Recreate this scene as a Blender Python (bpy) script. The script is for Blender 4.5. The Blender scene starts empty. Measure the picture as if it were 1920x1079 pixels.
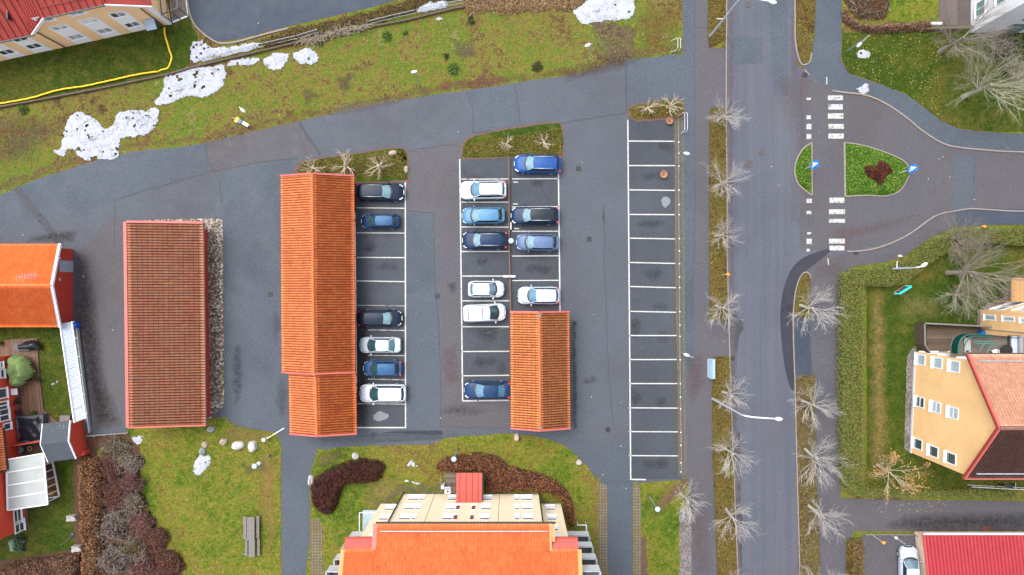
import bpy, math, random
import numpy as np
from mathutils import Vector, Matrix, noise
from mathutils.geometry import tessellate_polygon
R = math.radians
C = bpy.context.scene.collection
scene = bpy.context.scene
# ---------------------------------------------------------------- camera
H = 70.0; K = 1281.0
cam_d = bpy.data.cameras.new('camera'); cam = bpy.data.objects.new('camera', cam_d); C.objects.link(cam)
cam.location = (0, 0, H); cam_d.sensor_width = 36; cam_d.lens = 36*K/1920; cam_d.clip_end = 2000
scene.camera = cam
# ---------------------------------------------------------------- light
SUN_EL, SUN_AZ = R(64), R(312)          # soft overcast light, high from the west-south-west
w = bpy.data.worlds.new('World'); scene.world = w; w.use_nodes = True
nt = w.node_tree; bg = nt.nodes['Background']
sky = nt.nodes.new('ShaderNodeTexSky'); sky.sky_type = 'NISHITA'; sky.sun_disc = False
sky.sun_elevation = SUN_EL; sky.sun_rotation = SUN_AZ
sky.air_density = 1.0; sky.dust_density = 3.5; sky.ozone_density = 1.0
hsv = nt.nodes.new('ShaderNodeHueSaturation'); hsv.inputs['Saturation'].default_value = 0.42
nt.links.new(sky.outputs[0], hsv.inputs['Color']); nt.links.new(hsv.outputs[0], bg.inputs[0])
bg.inputs[1].default_value = 0.15
sd = bpy.data.lights.new('sun', 'SUN'); sun = bpy.data.objects.new('sun', sd); C.objects.link(sun)
sd.energy = .85; sd.angle = R(42); sd.color = (1, .965, .92)
sun.location = (-30, 20, 60)
sdir = Vector((math.sin(SUN_AZ)*math.cos(SUN_EL), math.cos(SUN_AZ)*math.cos(SUN_EL), math.sin(SUN_EL)))
sun.rotation_euler = sdir.to_track_quat('Z', 'Y').to_euler()
scene.view_settings.view_transform = 'Standard'; scene.view_settings.look = 'None'
scene.view_settings.gamma = 1; scene.view_settings.exposure = 1.27
# ---------------------------------------------------------------- helpers
rnd = random.Random(7); nr = np.random.RandomState(5)
def P(u, v, z=0.0):
    s = (H-z)/K
    return Vector(((u-960)*s, (539.5-v)*s, z))
def P2(u, v, z=0.0):
    p = P(u, v, z); return (p.x, p.y)
def onwall(A, B, u, v):                  # where the sight line through (u,v) meets the upright plane over A-B
    d = (B-A); n = Vector((-d.y, d.x)); r = Vector(((u-960)/K, (539.5-v)/K))
    h = n.dot(Vector((A.x, A.y)))/n.dot(r); return Vector((r.x*h, r.y*h, H-h))
def srgb(r, g, b):
    f = lambda c: (c/255/12.92) if c/255 <= .04045 else ((c/255+.055)/1.055)**2.4
    return (f(r), f(g), f(b), 1)
def tag(o, label=None, cat=None, group=None, kind=None):
    if label: o['label'] = label
    if cat: o['category'] = cat
    if group: o['group'] = group
    if kind: o['kind'] = kind
    return o
def thing(name, loc, label, cat, group=None, rz=0):
    o = bpy.data.objects.new(name, None); C.objects.link(o); o.empty_display_size = .3
    o.location = loc; o.rotation_euler = (0, 0, rz)
    return tag(o, label, cat, group)
class MB:
    def __init__(s): s.v = []; s.f = []; s.uv = []
    def add(s, vs, fs, uvs=None):
        n = len(s.v); s.v += [tuple(x) for x in vs]; s.f += [tuple(i+n for i in f) for f in fs]
        if uvs: s.uv += uvs
        return s
    def box(s, x0, y0, z0, x1, y1, z1):
        return s.add([(x0,y0,z0),(x1,y0,z0),(x1,y1,z0),(x0,y1,z0),(x0,y0,z1),(x1,y0,z1),(x1,y1,z1),(x0,y1,z1)],
            [(3,2,1,0),(4,5,6,7),(0,1,5,4),(1,2,6,5),(2,3,7,6),(3,0,4,7)])
    def bar(s, a, b, w, h, up=Vector((0,0,1))):       # bar with a rectangular section along a-b
        a = Vector(a); b = Vector(b); d = (b-a).normalized(); sd_ = d.cross(up)
        if sd_.length < 1e-4: sd_ = Vector((1,0,0))
        sd_ = sd_.normalized()*w/2; u2 = sd_.cross(d).normalized()*h/2
        vs = [p+i*sd_+j*u2 for p in (a, b) for i, j in ((-1,-1),(1,-1),(1,1),(-1,1))]
        return s.add(vs, [(0,1,2,3),(7,6,5,4),(0,4,5,1),(1,5,6,2),(2,6,7,3),(3,7,4,0)])
    def tube(s, pts, rs, n=6, cap=True):
        pts = [Vector(p) for p in pts]
        if not hasattr(rs, '__len__'): rs = [rs]*len(pts)
        m = len(s.v); k = len(pts); ref = Vector((.13,.21,.97))
        for i, p in enumerate(pts):
            d = (pts[min(i+1,k-1)]-pts[max(i-1,0)]).normalized()
            a = d.cross(ref)
            if a.length < .05: a = d.cross(Vector((1,0,0)))
            a.normalize(); b = d.cross(a)
            for j in range(n):
                t = 2*math.pi*j/n; q = p+(a*math.cos(t)+b*math.sin(t))*rs[i]; s.v.append(tuple(q))
        for i in range(k-1):
            for j in range(n):
                j2 = (j+1) % n; s.f.append((m+i*n+j, m+i*n+j2, m+(i+1)*n+j2, m+(i+1)*n+j))
        if cap:
            s.f.append(tuple(m+j for j in range(n))[::-1]); s.f.append(tuple(m+(k-1)*n+j for j in range(n)))
        return s
    def lathe(s, prof, c=(0,0,0), n=16):
        m = len(s.v)
        for r, z in prof:
            for j in range(n):
                t = 2*math.pi*j/n; s.v.append((c[0]+r*math.cos(t), c[1]+r*math.sin(t), c[2]+z))
        for i in range(len(prof)-1):
            for j in range(n):
                j2 = (j+1) % n; s.f.append((m+i*n+j, m+i*n+j2, m+(i+1)*n+j2, m+(i+1)*n+j))
        s.f.append(tuple(m+j for j in range(n))[::-1]); s.f.append(tuple(m+(len(prof)-1)*n+j for j in range(n)))
        return s
    def prism(s, poly, z0, z1, bottom=False):
        n = len(poly); zz0 = z0 if hasattr(z0,'__len__') else [z0]*n; zz1 = z1 if hasattr(z1,'__len__') else [z1]*n
        vs = [(p[0],p[1],zz0[i]) for i,p in enumerate(poly)]+[(p[0],p[1],zz1[i]) for i,p in enumerate(poly)]
        fs = [(i,(i+1)%n,n+(i+1)%n,n+i) for i in range(n)]
        area = sum(poly[i][0]*poly[(i+1)%n][1]-poly[(i+1)%n][0]*poly[i][1] for i in range(n))
        if area < 0: fs = [f[::-1] for f in fs]
        for t in tessellate_polygon([[Vector((p[0],p[1],0)) for p in poly]]):
            a, b, c = t; cr = (poly[b][0]-poly[a][0])*(poly[c][1]-poly[a][1])-(poly[b][1]-poly[a][1])*(poly[c][0]-poly[a][0])
            if cr < 0: a, b, c = c, b, a
            fs.append((n+a,n+b,n+c))
            if bottom: fs.append((c,b,a))
        return s.add(vs, fs)
    def sheet(s, poly, z):
        n = len(poly); fs = []
        for t in tessellate_polygon([[Vector((p[0],p[1],0)) for p in poly]]):
            a, b, c = t; cr = (poly[b][0]-poly[a][0])*(poly[c][1]-poly[a][1])-(poly[b][1]-poly[a][1])*(poly[c][0]-poly[a][0])
            fs.append((a,b,c) if cr > 0 else (c,b,a))
        return s.add([(p[0],p[1],z) for p in poly], fs)
    def poly3(s, pts):                     # a flat face from 3-D corners
        return s.add(pts, [tuple(range(len(pts)))])
    def slab(s, pts, t):                   # a flat 3-D polygon with thickness t (downwards along z)
        n = len(pts); pts = [Vector(p) for p in pts]; lo = [p-Vector((0,0,t)) for p in pts]
        return s.add(pts+lo, [tuple(range(n)), tuple(range(n,2*n))[::-1]]+[(i,n+i,n+(i+1)%n,(i+1)%n) for i in range(n)])
    def build(s, name, m, parent=None, smooth=False, local=False, origin=None):
        me = bpy.data.meshes.new(name)
        off = Vector((0,0,0))
        if not local and parent is not None:
            off = chain_loc(parent)
        if origin is not None: off = Vector(origin)
        a = np.array(s.v, dtype=float)-np.array(off)
        me.from_pydata(a.tolist(), [], s.f)
        if s.uv and len(s.uv) == len(s.f):
            ul = me.uv_layers.new(name='UVMap'); flat = [c for f in s.uv for uv in f for c in uv]
            ul.data.foreach_set('uv', flat)
        if m: me.materials.append(m)
        if smooth: me.polygons.foreach_set('use_smooth', [True]*len(me.polygons))
        me.update()
        o = bpy.data.objects.new(name, me); C.objects.link(o)
        if parent is not None: o.parent = parent
        if origin is not None: o.location = origin
        return o
def chain_loc(o):
    l = Vector((0,0,0))
    while o is not None: l += o.location; o = o.parent
    return l
def child(mb, name, m, parent, **k): return mb.build(name, m, parent, **k)
def fast_mesh(name, V, F, m, parent=None, origin=None, smooth=False):     # V (n,3), F (m,3|4) numpy
    me = bpy.data.meshes.new(name); k = F.shape[1]
    if origin is None and parent is not None: V = V-np.array(chain_loc(parent))
    if origin is not None: V = V-np.array(origin)
    me.vertices.add(len(V)); me.vertices.foreach_set('co', V.astype(np.float32).ravel())
    me.loops.add(F.size); me.loops.foreach_set('vertex_index', F.astype(np.int32).ravel())
    me.polygons.add(len(F)); me.polygons.foreach_set('loop_start', np.arange(0, F.size, k, dtype=np.int32))
    if smooth: me.polygons.foreach_set('use_smooth', [True]*len(F))
    me.materials.append(m); me.update(calc_edges=True); me.validate()
    o = bpy.data.objects.new(name, me); C.objects.link(o)
    if parent is not None: o.parent = parent
    if origin is not None: o.location = origin
    return o
def copy_tree(o, parent=None):
    c = o.copy(); C.objects.link(c); c.parent = parent
    for ch in [x for x in KIDS.get(o.name, [])] if False else list(o.children): copy_tree(ch, c)
    return c
def smooth_line(pts, n=5, closed=False):
    out = []; k = len(pts)
    rng = range(k) if closed else range(k-1)
    g = (lambda i: pts[i % k]) if closed else (lambda i: pts[min(max(i,0),k-1)])
    for i in rng:
        p0,p1,p2,p3 = g(i-1),g(i),g(i+1),g(i+2)
        for j in range(n):
            t = j/n
            out.append(tuple(.5*((2*p1[a])+(-p0[a]+p2[a])*t+(2*p0[a]-5*p1[a]+4*p2[a]-p3[a])*t*t+(-p0[a]+3*p1[a]-3*p2[a]+p3[a])*t**3) for a in (0,1)))
    if not closed: out.append(tuple(pts[-1]))
    return out
def px(pts, z=0.0): return [P2(u, v, z) for u, v in pts]
def rag(poly, amp=.12, step=.3, seed=0, closed=True):    # ragged outline
    out = []; k = len(poly)
    for i in range(k if closed else k-1):
        a = Vector(poly[i]); b = Vector(poly[(i+1)%k]); d = b-a; n = max(1, int(d.length/step))
        if d.length < 1e-6: continue
        nn = Vector((-d.y, d.x))/d.length
        for j in range(n):
            p = a+d*j/n
            q = noise.noise(Vector((p.x*1.3, p.y*1.3, seed)))*amp*1.2+noise.noise(Vector((p.x*4.1, p.y*4.1, seed+9)))*amp*.8
            out.append((p.x+nn.x*q, p.y+nn.y*q))
    return out
def inside(poly, X, Y):
    r = np.zeros(X.shape, bool); n = len(poly)
    for i in range(n):
        x1,y1 = poly[i]; x2,y2 = poly[(i+1)%n]
        if y1 == y2: continue
        c = ((y1 > Y) != (y2 > Y)) & (X < (x2-x1)*(Y-y1)/(y2-y1)+x1); r ^= c
    return r
def edist(poly, X, Y):
    d = np.full(X.shape, 1e9); n = len(poly)
    for i in range(n):
        x1,y1 = poly[i]; x2,y2 = poly[(i+1)%n]; dx,dy = x2-x1,y2-y1; L = dx*dx+dy*dy+1e-12
        t = np.clip(((X-x1)*dx+(Y-y1)*dy)/L, 0, 1); d = np.minimum(d, np.hypot(X-x1-t*dx, Y-y1-t*dy))
    return d
def vnoise(X, Y, f, seed=0):
    o = np.array([noise.noise(Vector((x*f, y*f, seed*3.7+.5))) for x, y in zip(X.ravel(), Y.ravel())])
    return o.reshape(X.shape)
# ---------------------------------------------------------------- materials
MATS = {}
def _new(name):
    m = bpy.data.materials.new(name); m.use_nodes = True; t = m.node_tree
    return m, t, t.nodes['Principled BSDF']
def N(t, kind, **k):
    n = t.nodes.new(kind)
    for a, b in k.items():
        if a.startswith('i_'): n.inputs[int(a[2:]) if a[2:].isdigit() else a[2:].replace('_',' ')].default_value = b
        else: setattr(n, a, b)
    return n
def ramp(t, fac, stops, interp='LINEAR'):
    r = t.nodes.new('ShaderNodeValToRGB'); r.color_ramp.interpolation = interp; e = r.color_ramp.elements
    while len(e) < len(stops): e.new(.5)
    for el, (p, c) in zip(e, stops): el.position = p; el.color = c if len(c) == 4 else (*c, 1)
    t.links.new(fac, r.inputs[0]); return r.outputs[0]
def nz(t, co, scale, detail=4, rough=.6, dist=0):
    n = N(t, 'ShaderNodeTexNoise'); n.inputs['Scale'].default_value = scale; n.inputs['Detail'].default_value = detail
    n.inputs['Roughness'].default_value = rough; n.inputs['Distortion'].default_value = dist
    t.links.new(co, n.inputs['Vector']); return n.outputs['Fac']
def mix(t, f, a, b, mode='MIX'):
    m = N(t, 'ShaderNodeMix', data_type='RGBA', blend_type=mode)
    for s, x in ((m.inputs[0], f), (m.inputs[6], a), (m.inputs[7], b)):
        if hasattr(x, 'is_output'): t.links.new(x, s)
        else: s.default_value = x
    return m.outputs[2]
def mth(t, op, a, b=0.0, cl=False):
    m = N(t, 'ShaderNodeMath', operation=op, use_clamp=cl)
    for s, x in ((m.inputs[0], a), (m.inputs[1], b)):
        if hasattr(x, 'is_output'): t.links.new(x, s)
        else: s.default_value = x
    return m.outputs[0]
def coord(t, k='Object'): return N(t, 'ShaderNodeTexCoord').outputs[k]
def bump(t, b, h, strength=.3, dist=.02):
    n = N(t, 'ShaderNodeBump'); n.inputs['Strength'].default_value = strength; n.inputs['Distance'].default_value = dist
    t.links.new(h, n.inputs['Height']); t.links.new(n.outputs[0], b.inputs['Normal'])
def plain(name, col, rough=.6, var=.12, scale=6, metal=0, spec=.5, coat=0, bmp=0, bscale=60, emit=None):
    if name in MATS: return MATS[name]
    m, t, b = _new(name); c = coord(t)
    if len(col) == 3: col = (*col, 1)
    if var:
        d = tuple(x*(1-var) for x in col[:3])+(1,); l = tuple(min(1, x*(1+var)) for x in col[:3])+(1,)
        f = nz(t, c, scale, 6, .65); o = ramp(t, f, [(.3, d), (.7, l)]); t.links.new(o, b.inputs['Base Color'])
    else: b.inputs['Base Color'].default_value = col
    b.inputs['Roughness'].default_value = rough; b.inputs['Metallic'].default_value = metal
    b.inputs['Specular IOR Level'].default_value = spec; b.inputs['Coat Weight'].default_value = coat; b.inputs['Coat Roughness'].default_value = .06
    if bmp: bump(t, b, nz(t, c, bscale, 3), bmp)
    MATS[name] = m; return m
def asphalt(name, c1, c2, c3, speck=.10, fine=6.5, wet=None, streak=0):
    c1, c2, c3 = [(c[0]*.80, c[1]*.84, c[2]*.84, 1) for c in (c1, c2, c3)]
    m, t, b = _new(name); c = coord(t)
    big = nz(t, c, .085, 4, .55, .6); col = ramp(t, big, [(.35, c1), (.52, c2), (.68, c3)])
    mid = nz(t, c, .7, 7, .72, .4); col = mix(t, .8, col, ramp(t, mid, [(.3, (.84,.84,.85,1)), (.5, (1,1,1,1)), (.72, (1.12,1.11,1.1,1))]), 'MULTIPLY')
    if streak:
        mp = N(t, 'ShaderNodeMapping'); mp.inputs['Scale'].default_value = (1.3,.03,1); t.links.new(c, mp.inputs[0])
        st = nz(t, mp.outputs[0], 1.0, 4, .6); col = mix(t, streak, col, ramp(t, st, [(.35, (.86,.87,.9,1)), (.62, (1.1,1.08,1.05,1))]), 'MULTIPLY')
    fn = nz(t, c, fine, 3, .9); col = mix(t, 1, col, ramp(t, fn, [(.28, (1-speck*2.2,)*3), (.5, (1,1,1)), (.75, (1+speck*2.2,)*3)]), 'MULTIPLY')
    cb = nz(t, c, .55, 5, .6, 1.2); col = mix(t, ramp(t, cb, [(.66, (0,0,0,1)), (.8, (.35,.35,.35,1))]), col, tuple(x*.62 for x in c1[:3])+(1,))
    t.links.new(col, b.inputs['Base Color']); b.inputs['Roughness'].default_value = .82
    r = ramp(t, mid, [(.35, (.6,)*3), (.6, (.85,)*3)]); t.links.new(r, b.inputs['Roughness'])
    b.inputs['Specular IOR Level'].default_value = .35
    bump(t, b, fn, .35, .01); return m
def grassmat(name, stops, dirt=None, big=.16, seed=0.0, dirtpos=.60, sq=.56):
    stops = [(.5+(p_-.5)*sq, c_) for p_, c_ in stops]; stops = [(p_, (c_[0]*.76, c_[1]*.78, c_[2]*.76, 1)) for p_, c_ in stops]
    m, t, b = _new(name); c = coord(t)
    mp = N(t, 'ShaderNodeMapping'); mp.inputs['Location'].default_value = (seed, seed*1.7, 0); t.links.new(c, mp.inputs[0]); c = mp.outputs[0]
    f1 = nz(t, c, big, 5, .62, .8); f2 = nz(t, c, 1.3, 6, .72, .5); f3 = nz(t, c, 5.5, 5, .85)
    f = mth(t, 'ADD', mth(t, 'MULTIPLY', f1, .36), mth(t, 'ADD', mth(t, 'MULTIPLY', f2, .36), mth(t, 'MULTIPLY', f3, .28)))
    col = ramp(t, f, stops)
    f4 = nz(t, c, 3.2, 6, .85); col = mix(t, 1, col, ramp(t, f4, [(.32, (.55,.55,.58,1)), (.5, (1,1,1,1)), (.68, (1.35,1.32,1.3,1))]), 'MULTIPLY')
    f5 = nz(t, c, 11, 3, .7); col = mix(t, 1, col, ramp(t, f5, [(.3, (.4,.42,.46,1)), (.5, (1,1,1,1)), (.7, (1.6,1.58,1.5,1))]), 'MULTIPLY')
    if dirt:
        d = nz(t, c, .45, 6, .75, 1.0); col = mix(t, ramp(t, d, [(dirtpos, (0,)*3), (dirtpos+.08, (.75,)*3)]), col, dirt)
    t.links.new(col, b.inputs['Base Color']); b.inputs['Roughness'].default_value = .9; b.inputs['Specular IOR Level'].default_value = .15
    bump(t, b, f5, .8, .06); return m
def leafmat(name, stops, rough=.7):
    if name in MATS: return MATS[name]
    m, t, b = _new(name); g = N(t, 'ShaderNodeNewGeometry'); c = coord(t)
    f = nz(t, c, .9, 4, .6); v = mth(t, 'ADD', mth(t, 'MULTIPLY', g.outputs['Random Per Island'], .6), mth(t, 'MULTIPLY', f, .4))
    t.links.new(ramp(t, v, stops), b.inputs['Base Color']); b.inputs['Roughness'].default_value = rough
    b.inputs['Specular IOR Level'].default_value = .2
    MATS[name] = m; return m
def tilemat(name, stops, groove=(.12,.05,.03,1), gw=.30, cw=.16, moss=None, mossamt=.0, rough=.7, gstr=.8, cstr=.55, hi=None):
    """u counts tiles across, v counts courses up the slope; each tile fires a little differently"""
    m, t, b = _new(name); uv = coord(t, 'UV'); s = N(t, 'ShaderNodeSeparateXYZ'); t.links.new(uv, s.inputs[0])
    fl = N(t, 'ShaderNodeVectorMath', operation='FLOOR'); t.links.new(uv, fl.inputs[0])
    wn = N(t, 'ShaderNodeTexWhiteNoise', noise_dimensions='2D'); t.links.new(fl.outputs[0], wn.inputs[0])
    obj = coord(t); big = nz(t, obj, .35, 5, .7)
    v = mth(t, 'ADD', mth(t, 'MULTIPLY', wn.outputs[0], .30), mth(t, 'MULTIPLY', big, .7))
    col = ramp(t, v, stops)
    fu = mth(t, 'FRACT', s.outputs[0]); fv = mth(t, 'FRACT', s.outputs[1])
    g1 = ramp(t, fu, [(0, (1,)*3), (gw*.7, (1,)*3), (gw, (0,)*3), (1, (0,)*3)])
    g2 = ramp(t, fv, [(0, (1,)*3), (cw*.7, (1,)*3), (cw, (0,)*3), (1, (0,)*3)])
    g = mth(t, 'MULTIPLY', mth(t, 'MAXIMUM', g1, mth(t, 'MULTIPLY', g2, cstr)), gstr)  # joint dirt plus the shade in the grooves, painted into the colour
    if hi: col = mix(t, ramp(t, fu, [(0, (0,)*3), (.62, (0,)*3), (.7, (.6,)*3), (.86, (.6,)*3), (.92, (0,)*3)]), col, hi)  # pale stripe paints a highlight along each tile roll
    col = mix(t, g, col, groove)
    if moss:
        mn = nz(t, obj, 1.1, 8, .8); mn2 = nz(t, obj, 9, 3, .7)
        col = mix(t, ramp(t, mth(t, 'ADD', mth(t, 'MULTIPLY', mn, .6), mth(t, 'MULTIPLY', mn2, .4)), [(.62-mossamt, (0,)*3), (.70-mossamt, (.85,)*3)]), col, moss)
    wx = nz(t, obj, 1.7, 7, .8, .5); col = mix(t, .9, col, ramp(t, wx, [(.3, (.72,.72,.74,1)), (.5, (1,1,1,1)), (.72, (1.16,1.14,1.1,1))]), 'MULTIPLY')
    fine = nz(t, obj, 7, 4, .8); col = mix(t, 1, col, ramp(t, fine, [(.3, (.78,)*3), (.5, (1,)*3), (.75, (1.22,)*3)]), 'MULTIPLY')
    t.links.new(col, b.inputs['Base Color']); b.inputs['Roughness'].default_value = rough; b.inputs['Specular IOR Level'].default_value = .3
    return m
def A_(r, g, b):                         # things that lie flat under the bright sky
    c = srgb(r, g, b); return tuple(x*.66 for x in c[:3])+(1,)
AW = srgb
M = {}
M['ground'] = grassmat('meadow_grass', [(.36, A_(92,72,48)), (.43, A_(132,112,64)), (.48, A_(148,134,68)), (.53, A_(132,138,50)), (.585, A_(94,128,32)), (.66, A_(160,148,88))], dirt=A_(104,78,58), big=.12, dirtpos=.57)
M['lawn'] = grassmat('lawn_grass', [(.37, A_(132,106,60)), (.44, A_(148,136,60)), (.50, A_(136,140,48)), (.56, A_(98,124,32)), (.64, A_(70,100,28))], big=.10, seed=31.0, sq=.72)
M['darklawn'] = grassmat('damp_lawn', [(.36, A_(122,108,50)), (.44, A_(106,108,40)), (.52, A_(78,98,26)), (.60, A_(58,84,18)), (.68, A_(104,112,48))], big=.13, seed=77.0, sq=.7)
M['verge'] = grassmat('verge_grass', [(.36, A_(78,58,38)), (.44, A_(112,90,46)), (.51, A_(128,112,54)), (.58, A_(92,98,34)), (.66, A_(140,122,84))], dirt=A_(96,74,60), big=.4, seed=13.0, dirtpos=.58)
M['verge_grey'] = grassmat('grey_litter_verge', [(.36, A_(70,54,42)), (.44, A_(104,90,64)), (.51, A_(126,112,86)), (.58, A_(92,92,48)), (.66, A_(156,142,128))], dirt=A_(140,126,118), big=.5, seed=19.0, dirtpos=.56)
M['ivy'] = grassmat('ground_cover_base', [(.3, A_(52,84,14)), (.5, A_(72,120,20)), (.7, A_(120,140,50))], big=.8, seed=3.0)
M['asphalt'] = asphalt('parking_asphalt', A_(94,96,106), A_(100,104,114), A_(94,102,115), .16)
M['asphalt_blue'] = asphalt('blue_grey_asphalt', A_(90,97,108), A_(97,104,115), A_(86,93,104), .2)
M['asphalt_bay'] = asphalt('worn_bay_asphalt', A_(74,78,86), A_(82,86,95), A_(88,93,103), .16)
M['asphalt_purple'] = asphalt('purple_grey_asphalt', A_(100,94,99), A_(106,100,106), A_(99,98,107), .18)
M['asphalt_dark'] = asphalt('dark_asphalt', A_(72,80,94), A_(80,89,104), A_(70,78,92), .16)
M['puddle'] = plain('standing_water', A_(58,58,66), .06, .12, .8, spec=.5)
M['asphalt_fresh'] = asphalt('fresh_asphalt', A_(84,82,92), A_(80,80,90), A_(76,76,86), .03)
M['asphalt_road'] = asphalt('road_asphalt', A_(100,102,114), A_(106,108,121), A_(108,107,117), .14, streak=.9)
M['asphalt_moss'] = asphalt('mossy_asphalt', A_(72,68,66), A_(66,64,62), A_(80,76,70), .12)
M['kerb'] = plain('kerb_granite', A_(158,146,138), .85, .16, 3)
M['kerb_dark'] = plain('kerb_concrete', A_(128,124,120), .85, .2, 3)
M['tar'] = plain('crack_tar', A_(66,68,76), .7, .25, 2)
M['dirt'] = plain('bare_soil', A_(104,80,64), .95, .35, 3, bmp=.4, bscale=20)
M['reddirt'] = plain('red_grit', A_(116,88,82), .95, .2, 3)
def paintmat():
    m, t, b = _new('road_paint'); c = coord(t)
    f = nz(t, c, 3, 5, .8); t.links.new(ramp(t, f, [(.30, A_(110,112,118)), (.38, A_(196,196,190)), (.6, A_(226,226,222))]), b.inputs['Base Color'])
    b.inputs['Roughness'].default_value = .7
    return m
M['paint'] = paintmat()
def wornpaint():
    m, t, b = _new('worn_road_paint'); c = coord(t)
    f = nz(t, c, 2.6, 6, .75, .6)
    t.links.new(ramp(t, f, [(.40, A_(104,104,114)), (.455, A_(200,200,194)), (1, A_(220,220,214))]), b.inputs['Base Color']); b.inputs['Roughness'].default_value = .75
    return m
M['wpaint'] = wornpaint()
def snowmat():
    m, t, b = _new('old_snow'); c = coord(t)
    f = nz(t, c, 1.2, 7, .75, .8); f2 = nz(t, c, 7, 4, .8)
    v = mth(t, 'ADD', mth(t, 'MULTIPLY', f, .55), mth(t, 'MULTIPLY', f2, .45))
    t.links.new(ramp(t, v, [(0, A_(70,62,56)), (.40, A_(96,88,80)), (.425, A_(176,178,186)), (.5, A_(212,216,226)), (.8, A_(224,228,240))]), b.inputs['Base Color'])
    b.inputs['Roughness'].default_value = .8; b.inputs['Specular IOR Level'].default_value = .2; bump(t, b, v, .9, .25); return m
M['snow'] = snowmat()
M['white'] = plain('white_paint', (.76,.77,.80), .5, .05)
M['offwhite'] = plain('off_white_metal', (.55,.57,.60), .45, .08)
M['black'] = plain('black_plastic', (.016,.017,.02), .5, .2)
M['darkgrey'] = plain('dark_grey_metal', (.07,.075,.085), .5, .2)
M['steel'] = plain('galvanised_steel', (.42,.46,.5), .42, .18, 3, metal=.55)
M['lampwhite'] = plain('lamp_housing', (.72,.76,.82), .4, .05)
M['lampblue'] = plain('lamp_glass_dome', (.42,.62,.76), .25, .06)
M['wood_grey'] = plain('weathered_grey_wood', A_(140,134,130), .85, .22, 9)
M['wood_rail'] = plain('brown_rail_wood', A_(128,98,72), .8, .28, 5)
M['yellow_wall'] = plain('warm_yellow_render', AW(226,184,130), .85, .09, .5)
M['peach_wall'] = plain('peach_render', AW(238,200,150), .85, .06, 1.2)
M['cream_wall'] = plain('cream_render', AW(238,222,188), .85, .05, 1.2)
M['red_wall'] = plain('red_painted_boards', AW(196,66,44), .8, .10, 3)
M['darkred_wall'] = plain('deep_red_boards', AW(166,50,36), .8, .10, 3)
M['pinkmetal'] = plain('coral_metal_trim', A_(214,108,98), .5, .07, 2)
M['redmetal'] = plain('coral_red_sheet_metal', A_(212,80,62), .5, .07, 1.5)
M['redroof'] = plain('red_sheet_roof', A_(170,54,42), .6, .25, 1.0)
M['orangeboard'] = plain('orange_fascia_board', AW(216,138,84), .7, .06, 2)
M['glass'] = plain('window_glass', (.05,.075,.085), .06, .3, 2, spec=.9)
M['glasspale'] = plain('window_with_blind', (.34,.42,.47), .12, .12, 2, spec=.7)
M['gutter'] = plain('dark_gutter', (.03,.028,.03), .5, .2)
M['gravel'] = None
def gravelmat(name, cols, scale=7):
    m, t, b = _new(name); c = coord(t); v = N(t, 'ShaderNodeTexVoronoi'); v.inputs['Scale'].default_value = scale; t.links.new(c, v.inputs['Vector'])
    s = N(t, 'ShaderNodeSeparateColor'); t.links.new(v.outputs['Color'], s.inputs[0])
    col = ramp(t, s.outputs[0], cols); col = mix(t, ramp(t, nz(t, c, .5, 5, .7), [(.5, (0,)*3), (.66, (.6,)*3)]), col, A_(88,78,44))
    t.links.new(col, b.inputs['Base Color']); b.inputs['Roughness'].default_value = .85; bump(t, b, v.outputs['Distance'], .8, .05); return m
M['gravel'] = gravelmat('pebble_bed', [(0, A_(72,56,44)), (.5, A_(130,116,100)), (.8, A_(176,166,152)), (1, A_(226,220,210))])
M['greygravel'] = gravelmat('grey_gravel', [(0, A_(96,88,86)), (.5, A_(128,120,118)), (1, A_(162,156,154))], 9)
def paversmat():
    m, t, b = _new('grid_pavers'); c = coord(t); mp = N(t, 'ShaderNodeMapping'); mp.inputs['Rotation'].default_value = (0,0,R(45)); t.links.new(c, mp.inputs[0])
    ch = N(t, 'ShaderNodeTexChecker'); ch.inputs['Scale'].default_value = 4.6; t.links.new(mp.outputs[0], ch.inputs['Vector'])
    f = nz(t, c, .8, 6, .75)
    hole = mix(t, ramp(t, f, [(.42, (0,)*3), (.6, (1,)*3)]), A_(96,88,70), A_(112,100,66))
    col = mix(t, ch.outputs['Fac'], ramp(t, nz(t, c, 3, 4), [(.3, A_(118,108,94)), (.7, A_(142,132,116))]), hole)
    col = mix(t, ramp(t, nz(t, c, .5, 6, .7, 1), [(.5, (0,)*3), (.68, (.85,)*3)]), col, A_(120,98,52))
    t.links.new(col, b.inputs['Base Color']); b.inputs['Roughness'].default_value = .9; return m
M['pavers'] = paversmat()
def boardsmat(name, c1, c2, width=.14, rot=0, line=.5):
    m, t, b = _new(name); c = coord(t); mp = N(t, 'ShaderNodeMapping'); mp.inputs['Rotation'].default_value = (0,0,rot); t.links.new(c, mp.inputs[0])
    s = N(t, 'ShaderNodeSeparateXYZ'); t.links.new(mp.outputs[0], s.inputs[0]); q = mth(t, 'DIVIDE', s.outputs[0], width)
    wn = N(t, 'ShaderNodeTexWhiteNoise', noise_dimensions='1D'); t.links.new(mth(t, 'FLOOR', q), wn.inputs['W'])
    f = mth(t, 'ADD', mth(t, 'MULTIPLY', wn.outputs[0], .5), mth(t, 'MULTIPLY', nz(t, c, .8, 6, .7), .6)); col = ramp(t, f, [(.25, c1), (.75, c2)])
    col = mix(t, mth(t, 'MULTIPLY', ramp(t, mth(t, 'FRACT', q), [(0, (1,)*3), (.14, (1,)*3), (.16, (0,)*3)]), line), col, (.02,.015,.012,1))
    t.links.new(col, b.inputs['Base Color']); b.inputs['Roughness'].default_value = .65; return m
M['deck'] = boardsmat('wooden_deck', A_(88,72,64), A_(142,100,70), .14, R(-6))
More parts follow.
